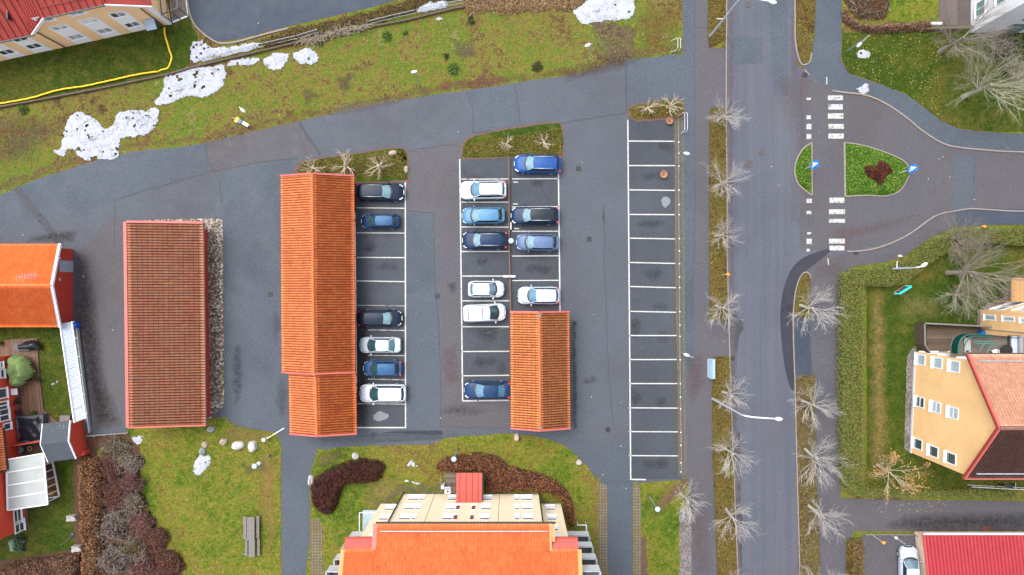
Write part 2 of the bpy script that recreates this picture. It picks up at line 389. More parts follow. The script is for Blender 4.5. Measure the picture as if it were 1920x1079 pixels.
M['deck_grey'] = boardsmat('grey_wooden_deck', A_(86,76,64), A_(140,120,100), .2, R(90))
M['deck_tan'] = boardsmat('tan_boards', A_(196,150,92), A_(214,168,106), .2, 0, .25)
M['patio'] = boardsmat('brown_patio', A_(92,80,76), A_(112,98,94), 1.2, 0, .2)
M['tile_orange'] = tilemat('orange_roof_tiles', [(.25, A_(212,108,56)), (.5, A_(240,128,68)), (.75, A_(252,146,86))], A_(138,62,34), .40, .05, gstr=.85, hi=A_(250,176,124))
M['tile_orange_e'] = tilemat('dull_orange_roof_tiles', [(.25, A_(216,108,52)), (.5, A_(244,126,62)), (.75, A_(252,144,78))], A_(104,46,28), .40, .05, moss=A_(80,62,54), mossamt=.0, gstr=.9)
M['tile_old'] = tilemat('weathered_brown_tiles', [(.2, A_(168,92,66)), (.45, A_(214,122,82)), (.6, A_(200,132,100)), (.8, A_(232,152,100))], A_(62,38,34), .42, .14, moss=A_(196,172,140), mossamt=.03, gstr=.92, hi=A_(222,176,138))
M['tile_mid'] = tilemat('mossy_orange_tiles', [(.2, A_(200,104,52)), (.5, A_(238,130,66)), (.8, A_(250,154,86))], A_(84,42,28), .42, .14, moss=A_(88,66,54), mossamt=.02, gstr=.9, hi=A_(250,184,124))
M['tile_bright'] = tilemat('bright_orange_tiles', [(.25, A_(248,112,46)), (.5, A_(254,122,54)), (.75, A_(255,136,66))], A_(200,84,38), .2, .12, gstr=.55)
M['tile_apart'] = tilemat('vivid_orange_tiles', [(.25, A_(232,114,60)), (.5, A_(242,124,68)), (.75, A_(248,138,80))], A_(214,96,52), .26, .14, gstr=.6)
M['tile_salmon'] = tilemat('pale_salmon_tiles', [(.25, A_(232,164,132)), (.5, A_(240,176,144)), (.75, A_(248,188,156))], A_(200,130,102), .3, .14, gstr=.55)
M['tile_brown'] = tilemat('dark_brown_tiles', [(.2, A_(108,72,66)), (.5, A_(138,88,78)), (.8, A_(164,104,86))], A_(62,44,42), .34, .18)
M['slate'] = plain('grey_felt_roof', A_(86,94,104), .8, .14, 2, bmp=.2)
M['moss_slate'] = M['slate']

def decal(name, poly_px, col, z, soft=.5, amt=.7, jag=.5, seed=0, res=.16):
    """a stain or painted shade that thins out towards its rim"""
    poly = poly_px
    xs = [p[0] for p in poly]; ys = [p[1] for p in poly]
    X, Y = np.meshgrid(np.arange(min(xs), max(xs)+res, res), np.arange(min(ys), max(ys)+res, res)); I = inside(poly, X, Y); D = np.where(I, edist(poly, X, Y), 0); soft = max(.12, min(1.6, float(D.max())*.85))
    D = np.clip(D/soft, 0, 1); keep = I
    idx = -np.ones(X.shape, int); idx[keep] = np.arange(keep.sum()); V = np.stack([X[keep], Y[keep], np.full(keep.sum(), z)], 1)
    a, b, c, d = idx[:-1,:-1], idx[:-1,1:], idx[1:,1:], idx[1:,:-1]; ok = (a>=0)&(b>=0)&(c>=0)&(d>=0); F = np.stack([a[ok], b[ok], c[ok], d[ok]], 1)
    key = 'stain_%d_%d_%d_%d' % (*[int(x*255) for x in col[:3]], int(amt*100))
    if key not in MATS:
        m, t, b = _new(key); at = N(t, 'ShaderNodeAttribute', attribute_name='fade'); c_ = coord(t); f = nz(t, c_, 2.4, 6, .7, .3)
        al = mth(t, 'MULTIPLY', mth(t, 'MULTIPLY', at.outputs['Fac'], amt), ramp(t, f, [(.30, (.05,)*3), (.66, (1,)*3)]), True); t.links.new(al, b.inputs['Alpha'])
        b.inputs['Base Color'].default_value = col; b.inputs['Roughness'].default_value = .8; MATS[key] = m
    o = fast_mesh(name, V, F, MATS[key]); a_ = o.data.attributes.new('fade', 'FLOAT', 'POINT'); a_.data.foreach_set('value', D[keep].astype(np.float32)); return tag(o, kind='structure')
# ================================================================ the setting: ground, asphalt, kerbs, paint
def surf(name, poly, z, m, ragged=0, step=.3):
    if ragged: poly = rag(poly, ragged, step, seed=len(name))
    return tag(MB().sheet(poly, z).build(name, m), kind='structure')
MB_ = MB()
g = MB().sheet([(-320,-320),(320,-320),(320,320),(-320,320)], 0).build('ground', M['ground']); tag(g, kind='structure')
Z1, Z2, Z3, Z4 = .012, .018, .024, .030
# main yard and parking: north edge against the meadow
north = smooth_line([(-400,470),(-120,402),(0,365),(32,352),(80,333),(180,302),(255,284),(330,277),(385,268),(480,246),(560,228),(640,210),(700,197),(800,180),(900,166),(960,157),(1010,149),(1060,143),(1100,136),(1140,122),(1180,112),(1220,109),(1255,103),(1281,104)], 3)
yard = north+[(1281,905),(1186,905),(1186,1500),(1138,1500),(1138,905),(1125,905),(1100,880),(830,900),(560,830),(527,835),(520,812),(440,800),(425,782),(240,800),(236,812),(168,816),(60,700),(0,560),(-400,560)]
surf('parking_lot', rag(px(yard), .05, .4), Z1, M['asphalt'])
surf('path', px([(527,820),(600,820),(590,860),(581,890),(580,1500),(529,1500)]), Z1+.002, M['asphalt_blue'])
surf('path', px([(1120,830),(1190,830),(1186,905),(1186,1500),(1138,1500),(1138,930),(1125,905)]), Z2+.002, M['asphalt_blue'])
# the street with its side road
surf('street', px([(1363,-400),(1492,-400),(1492,120),(1530,150),(1640,190),(1760,270),(2400,292),(2400,396),(1840,394),(1760,402),(1690,450),(1600,474),(1590,560),(1500,600),(1502,1500),(1388,1500),(1383,1079),(1374,850),(1366,600),(1362,270)]), Z1, M['asphalt_road'])
surf('side_road', rag(px([(1500,140),(1560,168),(1600,176),(1660,195),(1700,222),(1745,260),(1790,276),(1850,282),(2400,292),(2400,396),(1840,394),(1790,396),(1720,430),(1680,452),(1600,470),(1500,468)]), .1, .5), Z2, M['asphalt_purple'])
surf('pavement', px([(1279,-400),(1327,-400),(1329,90),(1364,92),(1364,205),(1331,215),(1330,600),(1368,600),(1371,668),(1335,670),(1337,850),(1345,1079),(1350,1500),(1298,1500),(1292,905),(1283,895),(1281,600)]), Z2+.002, M['asphalt_purple'])
surf('pavement', px([(1279,-400),(1302,-400),(1302,120),(1303,300),(1301,560),(1300,700),(1283,700),(1281,300)]), Z3+.004, M['asphalt_blue'])
surf('pavement', px(smooth_line([(1490,-400),(1578,-400),(1578,60),(1576,115),(1590,138),(1640,155),(1700,178),(1730,200),(1765,228),(1800,243),(1860,249),(1940,252),(2400,262),(2400,296),(1850,282),(1790,275),(1745,259),(1700,222),(1660,196),(1625,180),(1575,172),(1540,157),(1515,137),(1492,112)], 1)), Z3, M['asphalt_blue'])
surf('pavement', px([(1588,472),(1640,466),(1680,452),(1720,430),(1745,410),(1790,396),(1820,392),(2400,400),(2400,420),(1920,420),(1850,421),(1790,426),(1745,446),(1700,478),(1660,492),(1600,500),(1577,510),(1576,935),(1700,938),(2400,945),(2400,996),(1600,996),(1585,1079),(1585,1500),(1530,1500),(1528,700),(1490,700),(1488,600),(1494,540),(1510,512),(1545,480)]), Z3, M['asphalt_purple'])
surf('pavement', px([(1791,394),(1850,391),(2400,400),(2400,421),(1850,422),(1793,426)]), Z4, M['asphalt_dark'])
surf('driveway', px([(1616,1006),(1740,1000),(1740,1500),(1616,1500)]), Z4, M['asphalt_purple'])
surf('cul_de_sac', rag(px(smooth_line([(352,-40),(353,0),(362,36),(380,62),(405,76),(440,75),(500,60),(600,36),(680,18),(760,-6),(900,-60),(900,-400),(300,-400)], 3)), .03), Z1, M['asphalt_dark'])
# asphalt patches of other age
for pl, m in [
    ([(875,170),(966,159),(976,236),(886,250),(888,210)], 'asphalt_blue'), ([(1174,113),(1278,104),(1279,185),(1176,215)], 'asphalt_blue'),
    ([(0,368),(90,333),(250,288),(385,270),(395,318),(215,376),(215,395),(60,420),(0,450)], 'asphalt_blue'),
    ([(400,325),(560,296),(585,326),(527,330),(530,810),(440,800),(425,785),(418,415),(416,360)], 'asphalt_blue'),
    ([(386,268),(560,228),(600,288),(480,306),(392,330)], 'asphalt_purple'),
    ([(150,470),(215,400),(233,420),(236,700),(238,800),(172,812),(150,640),(138,600)], 'asphalt_purple'),
    ([(762,400),(812,402),(816,560),(825,690),(830,830),(700,834),(670,818),(762,805)], 'asphalt_blue'),
    ([(830,545),(862,545),(868,752),(955,756),(957,804),(826,805)], 'asphalt_purple'),
    ([(760,285),(860,262),(862,545),(818,545),(814,398),(762,396)], 'asphalt_purple'),
    ([(560,296),(760,290),(762,284),(860,262),(862,256),(600,240)], 'asphalt'),
    ([(580,800),(960,806),(1100,806),(1125,905),(1085,858),(990,818),(900,816),(830,822),(680,836),(600,842)], 'asphalt_blue')]:
    surf('asphalt_patch', rag(px(pl), .03, .6), Z2+.0007*rnd.random(), M[m])
for pl in [[(666,342),(760,342),(761,803),(670,803)], [(863,300),(957,296),(957,752),(867,753)], [(957,294),(1049,318),(1051,600),(957,600)], [(1177,222),(1276,222),(1278,898),(1182,900)]]:
    surf('parking_bays', px(pl), Z3, M['asphalt_bay'])
surf('puddle', rag(px(smooth_line([(1560,466),(1528,474),(1500,488),(1480,512),(1466,556),(1463,610),(1470,680),(1480,722),(1489,724),(1487,600),(1493,540),(1510,510),(1545,482)], 3, True)), .02), Z3+.004, M['puddle'])
surf('asphalt_patch', px([(1490,595),(1518,600),(1522,704),(1491,704)]), Z4+.002, M['asphalt_dark'])
surf('asphalt_patch', px([(1334,602),(1365,602),(1369,668),(1335,668)]), Z4+.002, M['asphalt_purple'])
for pl, m in [([(1376,578),(1381,592),(1392,606),(1393,618),(1385,636),(1382,658),(1376,658),(1377,630),(1380,612),(1375,596)], 'tar'),
              ([(1383,812),(1386.5,812),(1388,900),(1391,1010),(1393,1100),(1388,1100),(1386,1000),(1384,900)], 'tar'), ([(1366,170),(1370,120),(1430,120),(1430,70),(1372,70)], 'asphalt_blue'),
              ([(1786,290),(1828,292),(1826,393),(1788,394)], 'asphalt'), ([(1440,0),(1478,0),(1478,180),(1452,180)], 'asphalt_blue')]:
    surf('road_stain' if m == 'reddirt' else 'asphalt_patch', rag(px(pl), .12, .3), Z3+.001+.002*rnd.random(), M[m])
# dark damp spots, stains where cars drip, and two bands of painted shade
_s = 0
for (u, v, ru, rv) in [(695,462,16,11),(905,490,14,9),(1005,345,16,12),(1225,515,22,15),(1190,615,14,24),(1245,633,18,17),(1188,745,16,18),(1250,275,22,10),(518,610,9,40),(528,745,15,40),(1133,408,5,28),(915,625,26,18),(700,815,8,8),(690,470,14,8),(1240,755,14,12),(1000,690,9,8),(1107,712,18,10),(1165,112,40,16),(1240,575,18,10),(1000,480,30,12),(850,540,10,14),(725,500,24,12),(870,770,50,14),(880,720,14,12),(1220,420,30,12),(1225,330,28,12),(1230,870,30,14),(910,680,26,14),(940,690,12,16),(1000,625,20,14),(560,770,12,30),(445,700,14,60),(1010,505,30,12)]:
    _s += 1; c = P2(u, v); k = (70/K)
    pl = [(c[0]+math.cos(a)*ru*k, c[1]+math.sin(a)*rv*k) for a in [i*math.pi/8 for i in range(16)]]
    decal('stain_and_shade', rag(pl, .25, .3, u), A_(48,50,58), Z4+.0030+_s*.00003, .7, .35+.3*rnd.random())
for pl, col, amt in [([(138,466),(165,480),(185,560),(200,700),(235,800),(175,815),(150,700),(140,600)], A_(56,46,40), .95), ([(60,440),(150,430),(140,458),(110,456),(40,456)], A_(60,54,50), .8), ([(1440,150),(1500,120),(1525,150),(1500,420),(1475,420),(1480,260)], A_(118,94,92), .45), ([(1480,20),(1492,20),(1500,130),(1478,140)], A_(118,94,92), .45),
      ([(1364,-10),(1377,-10),(1377,400),(1381,600),(1392,1090),(1381,1090),(1370,700),(1363,300)], A_(122,96,92), .6), ([(1560,425),(1640,415),(1740,398),(1680,430),(1600,452),(1590,474),(1560,465)], A_(118,90,84), .6), ([(1540,480),(1590,478),(1580,520),(1530,530),(1520,500)], A_(112,90,88), .45),
      ([(1285,670),(1320,660),(1325,720),(1300,760),(1286,740)], A_(110,84,80), .6), ([(825,650),(860,640),(865,720),(830,730)], A_(110,86,82), .5), ([(1280,940),(1330,960),(1340,1079),(1300,1079)], A_(112,90,88), .5), ([(640,190),(760,178),(760,196),(600,226)], A_(110,96,90), .6), ([(1050,130),(1180,100),(1180,130),(1060,156)], A_(92,70,62), .75),
      ([(1070,600),(1082,600),(1084,806),(1072,806)], A_(48,48,52), .8), ([(663,575),(690,575),(700,700),(690,803),(668,803)], A_(60,46,38), .8), ([(1256,226),(1276,226),(1278,895),(1262,895),(1256,600)], A_(110,104,84), .75), ([(590,815),(680,815),(860,806),(860,822),(680,836),(600,842)], A_(76,74,72), .25),  # first entry paints the shade beside the small carport as a dark band
      ([(880,345),(905,326),(915,334),(906,340)], A_(96,80,78), .9), ([(872,328),(900,326),(912,338),(880,338)], A_(98,76,72), .9), ([(1700,962),(1930,955),(1930,1000),(1716,1000),(1640,990)], A_(46,48,54), .85), ([(1838,985),(1862,984),(1860,998),(1838,998)], A_(150,84,40), .95)]:  # blue grey band on the lower right lane is a painted shadow
    _s += 1; decal('stain_and_shade', rag(px(pl), .15, .4, _s), col, Z4+.0030+_s*.00003, .45, amt)
mb = MB()
for (u, v, ru, rv) in [(717,782,19,9),(1248,378,8,11)]:
    c = P2(u, v); k = 70/K
    for q in range(9 if u < 1000 else 4):
        a = rnd.uniform(0,6.3); d = rnd.uniform(0,.7) if u < 1000 else .2
        cc = (c[0]+math.cos(a)*ru*k*d, c[1]+math.sin(a)*rv*k*d)
        rr = .45 if u < 1000 else .8
        pl = [(cc[0]+math.cos(b)*ru*k*rr, cc[1]+math.sin(b)*rv*k*rr) for b in [i*math.pi/7 for i in range(14)]]
        mb.sheet(rag(pl, .14, .1, q), Z4+.005+q*.0004)
tag(mb.build('paint_spill', plain('pale_spill', A_(138,142,150), .8, .12, 8)), kind='structure')
# cracks and joints between asphalt lays
def seam(pts, wd=.07):
    pts = rag(px(pts), .10, .5, 3, closed=False)+[P2(*pts[-1])]
    for a, b in zip(pts, pts[1:]):
        d = (Vector(b)-Vector(a)); n = Vector((-d.y, d.x)).normalized()*wd/2
        sm.add([(a[0]-n.x,a[1]-n.y,Z4+.002),(b[0]-n.x,b[1]-n.y,Z4+.002),(b[0]+n.x,b[1]+n.y,Z4+.002),(a[0]+n.x,a[1]+n.y,Z4+.002)], [(0,1,2,3)])
sm = MB()
for s_, wd in [([(30,352),(60,390),(90,428),(115,462)], .75), ([(215,376),(300,350),(395,322),(480,306),(560,296)], .08), ([(385,270),(392,310),(412,340),(416,380)], .07), ([(215,378),(214,470)], .06),
            ([(966,159),(976,236)], .06), ([(875,172),(888,212),(886,250)], .06), ([(1173,130),(1175,212)], .12), ([(762,396),(812,400),(816,545),(822,600),(826,690),(826,800),(957,804)], .06),
            ([(560,228),(572,250),(600,290)], .3), ([(548,230),(566,262),(575,290)], .06), ([(762,284),(858,270)], .06), ([(1302,0),(1302,52),(1327,54)], .05), ([(1302,60),(1302,180),(1303,400),(1300,600)], .05),
            ([(1131,380),(1134,500),(1137,600),(1141,700),(1150,800)], .06), ([(1120,905),(1186,902)], .06), ([(1826,292),(1826,392)], .05), 
            ([(1572,110),(1590,132)], .05), ([(1716,198),(1727,215)], .06), ([(1500,150),(1508,300),(1516,420)], .05), ([(1180,680),(1182,898)], .03), ([(885,250),(1052,232),(1172,212)], .06), ([(660,835),(760,826),(840,822)], .06),
            ([(1640,478),(1650,488),(1662,476),(1680,480)], .05), ([(1660,460),(1680,468),(1700,452)], .05), ([(240,580),(180,640),(150,660)], .05), ([(140,560),(200,520),(232,500)], .05)]: seam(s_, wd)
tag(sm.build('asphalt_joint', M['tar']), kind='structure')
# ---- white paint lines
pm = MB(); wm = MB()
def line(mb, a, b, wd=.11, z=Z4+.006):
    wd *= .84
    a = Vector(P2(*a)); b = Vector(P2(*b)); d = (b-a); n = Vector((-d.y, d.x)).normalized()*wd/2
    mb.add([(a.x-n.x,a.y-n.y,z),(b.x-n.x,b.y-n.y,z),(b.x+n.x,b.y+n.y,z),(a.x+n.x,a.y+n.y,z)], [(0,1,2,3)])
E_ = .16
line(pm, (760,339), (760.5,803), E_); line(pm, (670,802), (760,802), E_)
for v0, v1 in [(390,391),(437,437.5),(483,483.5),(527,528.5),(573,574),(619,620),(666.5,667),(711,712.5),(757,758)]:
    line(wm if v0 in (573,619,666.5,711,757) else pm, (668.5 if v0 < 600 or v0 > 750 else 690, v0), (759,v1), .12)
line(pm, (669,573.7), (759,574.1), .05)
line(pm, (862,299), (867.5,752), E_); line(pm, (867,752), (955,751), E_)
for v0, v1 in [(336.5,336),(379.5,379.5),(426,426.5),(472,472),(518,518),(564.5,564.5),(613,613),(659.5,659),(705,704)]:
    line(wm if v0 in (336.5,379.5) else pm, (865,v0), (955,v1), .13)
line(wm, (905,626.5), (956,613), .01)
line(pm, (1047,322), (1050,585), E_)
for v0, v1 in [(336,335.5),(388.5,388),(434,434),(480.5,480),(526.5,526)]: line(pm, (960,v0), (1048,v1), .12)
for (u, v) in [(966,342),(966,383),(968,429),(960,518.5)]: line(pm, (u-4,v), (u+5,v), .12)
line(pm, (1177,225), (1182.5,900), E_)
for v0, v1 in [(265,265.5),(311,311),(356.5,357.5),(402.5,403),(447,448.5),(492.5,494.5),(537.5,540),(584,586),(629.5,629.5),(674.5,674.5),(719.5,719.5),(765,765.5),(809.5,810),(854.5,855)]:
    line(pm, (1179,v0), (1271,v1), .13)
line(pm, (1183,899), (1211,899.5), .16)
tag(pm.build('parking_lines', M['paint']), kind='structure')
# zebra bars of the two crossings
for (u0, v0, u1, v1) in [(1552,179.5,1580,188.5),(1553,196,1580,206),(1552,213,1581,223),(1553,233,1582,242),(1553,251,1582,260.5),(1512,184,1520,188),(1512,217,1520,224),(1512,233,1521,243),(1512,252,1521,261),
        (1555,371,1583,381),(1554,393,1584,402),(1554,411,1584,418),(1554,448,1584,457),(1555,461,1583,470),(1512,373,1522,381),(1512,396,1521,402),(1513,436,1521,440),(1512,448,1522,458),(1512,467,1518,472)]:
    wm.sheet(px([(u0,v1),(u1,v1),(u1,v0),(u0,v0)]), Z4+.006)
line(wm, (1550,145), (1550,159), .12); line(wm, (1552,485), (1553,497), .12)
line(pm, (1,1), (1,2), .01) if False else None
tag(wm.build('worn_markings', M['wpaint']), kind='structure')
# ---- kerbs
km = MB()
def kerb(pts, wd=.14, h=.12, mb=None, cl=False, sm_=4):
    wd *= .8
    mb = mb or km
    pts = smooth_line(pts, sm_) if sm_ > 1 else pts
    pts = [Vector(P2(*p)) for p in pts]; n = len(pts); L = []; Rr = []
    for i in range(n):
        d = (pts[min(i+1,n-1)]-pts[max(i-1,0)]).normalized(); q = Vector((-d.y, d.x))*wd/2
        L.append(pts[i]+q); Rr.append(pts[i]-q)
    for i in range(n-1):
        a,b,c,d = L[i],L[i+1],Rr[i+1],Rr[i]
        mb.add([(a.x,a.y,0),(b.x,b.y,0),(c.x,c.y,0),(d.x,d.y,0),(a.x,a.y,h),(b.x,b.y,h),(c.x,c.y,h),(d.x,d.y,h)], [(7,6,5,4),(0,1,5,4),(2,3,7,6),(1,2,6,5),(3,0,4,7)])
kerb([(1363,-200),(1362,0),(1361,200),(1362.5,350),(1363,480),(1366,600),(1370,740),(1374,850),(1378,950),(1383,1079),(1395,1400)])
kerb([(1490,-200),(1490,40),(1491,80),(1496,106),(1502,120),(1509,122),(1518,116),(1521,100)], .16)
kerb([(1507,131),(1518,142)], .14); kerb([(1560,171),(1590,175),(1622,179),(1660,195),(1700,222),(1725,243),(1760,266),(1790,276),(1850,282),(1930,286),(2300,294)], .18)
kerb([(1588,472),(1620,470),(1655,462),(1690,447),(1715,432),(1745,410),(1765,401),(1790,396),(1820,392),(1860,394),(1930,397),(2300,404)], .16)
kerb([(1486.5,590),(1487,640),(1490,720),(1493,850),(1496,960),(1499,1079),(1505,1400)], .13)
kerb([(1486.5,590),(1489,560),(1494,535),(1500,520),(1508,511),(1516,513),(1520,522)], .13)
kerb([(1520.5,269),(1508,277),(1497,292),(1490.5,310),(1490,325),(1495,343),(1507,356),(1521.5,366.5)], .16); kerb([(1521.5,267),(1522,367)], .16, sm_=1)
kerb([(1582.5,267),(1584,369)], .2, sm_=1); kerb([(1584,369),(1625,367),(1660,368),(1682,361),(1694,349),(1703,330)], .14); kerb([(1583,268),(1612,272),(1650,283),(1690,300),(1703,314)], .14)
kerb([(351,-60),(352,0),(357,28),(366,48),(385,66),(405,79),(420,82),(445,79),(500,64),(540,54)], .2)
tag(km.build('kerbs', M['kerb']), kind='structure')
# ---- green islands and lawns lying on top of the asphalt
def island(name, pts, m, h=.07, smooth=4, ragged=.07, z0=0.0):
    pl = px(smooth_line(pts, smooth, True) if smooth > 1 else pts)
    if ragged: pl = rag(pl, ragged, .25, seed=int(pts[0][0]))
    return tag(MB().prism(pl, z0, h).build(name, m), kind='structure')
island('dirt_edge', [(1176,204),(1195,195),(1240,188),(1270,186),(1282,190),(1282,222),(1250,226),(1200,228),(1178,220)], M['reddirt'], .045, 3, .1)
island('grass_verge', [(1180,205),(1198,197),(1240,190),(1268,188),(1279,194),(1279,220),(1250,221),(1200,224),(1184,219)], M['verge'], .08, 3, .08)
island('dirt_edge', [(864,290),(866,268),(886,254),(930,244),(1000,232),(1040,229),(1055,236),(1057,260),(1057,292),(1040,296),(960,296),(870,300)], M['reddirt'], .045, 2, .1)
island('grass_verge', [(868,288),(871,270),(890,256),(932,247),(1000,236),(1040,232),(1053,240),(1054,290),(1040,293),(960,294),(872,296)], M['darklawn'], .08, 2)
island('dirt_edge', [(556,326),(558,312),(570,300),(660,288),(720,278),(755,276),(766,288),(768,334),(758,342),(668,344)], M['reddirt'], .045, 2, .1)
island('grass_verge', [(562,326),(563,315),(574,303),(660,291),(722,281),(752,280),(762,290),(764,332),(755,338),(668,341)], M['darklawn'], .08, 2)
island('grass_verge', [(1327,-200),(1363,-200),(1362,40),(1360,72),(1352,78),(1340,86),(1329,89),(1327,60)], M['verge'], .09, 1, .05)
island('grass_verge', [(1334,203),(1345,202),(1360.5,203),(1362,350),(1362.5,480),(1365,600),(1350,604),(1334,598),(1331,580),(1329,480),(1330,300),(1330,215)], M['verge'], .10, 1, .05)
island('grass_verge', [(1337,670),(1367,669),(1369.5,740),(1373,850),(1377.5,950),(1382,1079),(1394,1400),(1354,1400),(1345,1079),(1340,950),(1336,850),(1335,740)], M['verge'], .10, 1, .05)
island('grass_verge', [(1492,-200),(1528,-200),(1528,20),(1527,60),(1522,100),(1516,117),(1508,120),(1502,117),(1496,100),(1492,60)], M['verge'], .11, 1, .04)
island('grass_verge', [(1489,592),(1491,560),(1496,536),(1502,520),(1509,513),(1516,516),(1518,530),(1519,560),(1520,595)], M['verge'], .11, 2, .04)
island('grass_verge', [(1492,706),(1524,704),(1528,800),(1531,900),(1535,1000),(1538,1079),(1545,1400),(1504,1400),(1498,1079),(1494,850)], M['verge_grey'], .11, 1, .05)
island('grass_verge', [(1586,1010),(1615,1008),(1615,1079),(1615,1400),(1586,1400)], M['verge'], .11, 1, .05)
island('traffic_island', [(1520,270),(1509,278),(1498,292),(1491.5,310),(1491.5,325),(1496,342),(1508,355),(1521,366)], M['ivy'], .11, 1, 0)
island('traffic_island', [(1583,269),(1612,273),(1650,283),(1688,300),(1703,316),(1702,332),(1693,348),(1680,361),(1660,367),(1625,366),(1585,368)], M['ivy'], .11, 1, .05)
island('lawn', [(586,1500),(583,1000),(584,950),(582,905),(586,880),(600,852),(625,840),(680,837),(760,834),(810,833),(832,823),(870,818),(900,816),(950,813),(1000,818),(1040,828),(1070,844),(1090,864),(1108,884),(1120,905),(1124,930),(1124,1500)], M['lawn'], .05, 2)
island('pavers', [(1121,908),(1130,905),(1138,912),(1138.5,940),(1138.5,1500),(1123,1500)], M['pavers'], .06, 1, .03)
island('pavers', [(1187,912),(1198,905),(1202,940),(1202,1500),(1187,1500)], M['pavers'], .06, 1, .03)
island('pavers', [(583,975),(600,972),(605,1000),(606,1500),(584,1500)], M['pavers'], .06, 1, .03)
island('lawn', [(1200,906),(1240,902),(1287,900),(1289,960),(1275,1000),(1274,1500),(1201,1500)], M['lawn'], .05, 1, .06)
island('worn_track', [(1277,900),(1287,903),(1260,935),(1235,960),(1228,955),(1252,925)], M['dirt'], .056, 2, .1)
island('gravel_bed', [(1274,955),(1296,950),(1297,1500),(1275,1500)], M['greygravel'], .06, 1, .1)
island('gravel_bed', [(1201,1010),(1210,1005),(1214,1079),(1216,1500),(1202,1500)], M['dirt'], .057, 1, .12)
island('lawn', [(425,786),(438,799),(470,806),(518,812),(527,838),(527,900),(528,1500),(300,1500),(250,1000),(245,900),(236,860),(240,806),(300,795)], M['lawn'], .04, 1, .12)
island('gravel_bed', [(272,413),(330,411),(412,410),(418,414),(419,600),(421,760),(396,784),(380,790),(380,440),(272,440)], M['gravel'], .05, 1, .04)
island('lawn', [(1625,540),(1700,535),(1760,480),(1850,455),(2000,460),(2000,920),(1625,920)], M['darklawn'], .04, 1, .05)
island('lawn', [(1578,62),(1760,60),(2000,60),(2000,246),(1860,247),(1800,241),(1765,226),(1730,198),(1700,176),(1640,153),(1592,136),(1579,112)], M['darklawn'], .05, 1, .08)
island('lawn', [(1665,-200),(1762,-200),(1762,48),(1665,40)], M['lawn'], .04, 1, .05)
island('lawn', [(-200,118),(0,114),(130,88),(322,46),(354,34),(365,60),(372,72),(358,90),(355,118),(330,138),(200,166),(80,190),(-200,240)], M['darklawn'], .05, 1, .08)
island('lawn', [(-60,612),(112,608),(140,792),(130,800),(60,800),(-60,800)], M['darklawn'], .04, 1, 0)
island('lawn', [(-60,855),(136,858),(140,905),(142,1035),(60,1045),(-60,1060)], M['darklawn'], .04, 1, .04)
island('soil_bed', [(138,850),(170,815),(236,812),(262,830),(262,890),(275,980),(345,1079),(350,1500),(-300,1500),(-60,1060),(60,1042),(140,1030)], plain('leaf_litter', A_(92,66,46), .95, .35, 5, bmp=.5, bscale=25), .05, 1, .12)
island('gravel_bed', [(1700,668),(1709,655),(1716,650),(1716,850),(1706,850),(1695,840)], M['greygravel'], .06, 1, .05)
island('gravel_bed', [(1832,582),(1845,574),(1895,552),(1900,566),(1850,586),(1844,600),(1844,650),(1832,620)], M['greygravel'], .06, 1, .05)
# narrow strip of soil under the low fence east of the parking bays
island('gravel_strip', [(1264,226),(1282,226),(1284,500),(1285,700),(1288,890),(1272,893),(1270,700),(1266,500)], plain('strip_soil', A_(104,102,94), .9, .3, 4), .045, 1, .05)
island('soil_bed', [(1100,30),(1120,40),(1190,55),(1180,112),(1150,120),(1130,112),(1140,80),(1115,60)], grassmat('trampled_grass', [(.34, A_(92,76,66)), (.5, A_(124,106,82)), (.65, A_(104,104,50))], big=.5), .03, 2, .4)
island('patio', [(1762,-200),(1823,-200),(1822,50),(1760,47)], M['patio'], .10, 1, 0)
def ditch():
    top = [(-200,246),(0,202),(80,188),(200,165),(320,140),(360,128),(480,100),(620,66),(760,40),(850,18),(940,2)]
    m = MB()
    for a, b in zip(top, top[1:]):
        pa, pb = P(*a), P(*b)
        m.bar((pa.x,pa.y,.16), (pb.x,pb.y,.16), .16, .34)
    o = m.build('low_retaining_wall', plain('old_timber_edge', A_(112,96,80), .9, .3, 4)); tag(o, 'long low timber retaining edge running diagonally across the meadow', 'retaining wall')
ditch()

for pl, col, amt in [([(-20,210),(60,215),(140,228),(110,262),(60,300),(-20,330)], A_(98,70,56), .8), ([(0,340),(80,310),(180,282),(255,265),(385,248),(480,228),(560,208),(560,226),(385,266),(255,282),(180,300),(80,331),(0,362)], A_(122,90,58), .9), ([(560,206),(640,196),(720,180),(800,160),(880,150),(960,140),(960,156),(880,168),(800,180),(700,196),(560,227)], A_(116,84,58), .95),
      ([(820,154),(900,140),(960,146),(958,157),(900,165),(810,177)], A_(120,68,54), .9), ([(960,140),(1060,124),(1130,104),(1180,90),(1276,80),(1276,104),(1180,112),(1060,143),(960,157)], A_(118,86,52), .85), ([(1190,20),(1276,0),(1276,100),(1200,104)], A_(122,80,42), .6), ([(630,140),(665,135),(670,165),(650,178),(630,160)], A_(84,66,52), .9), ([(850,75),(890,70),(900,105),(870,118),(845,100)], A_(96,80,66), .85),
      ([(560,170),(590,160),(600,190),(570,200)], A_(88,70,52), .8), ([(1105,40),(1190,50),(1195,110),(1110,116)], A_(112,94,82), .7)]:
    _s += 1; decal('soil_patch', rag(px(pl), .5, .5, _s), col, .006+_s*.00005, amt=amt)
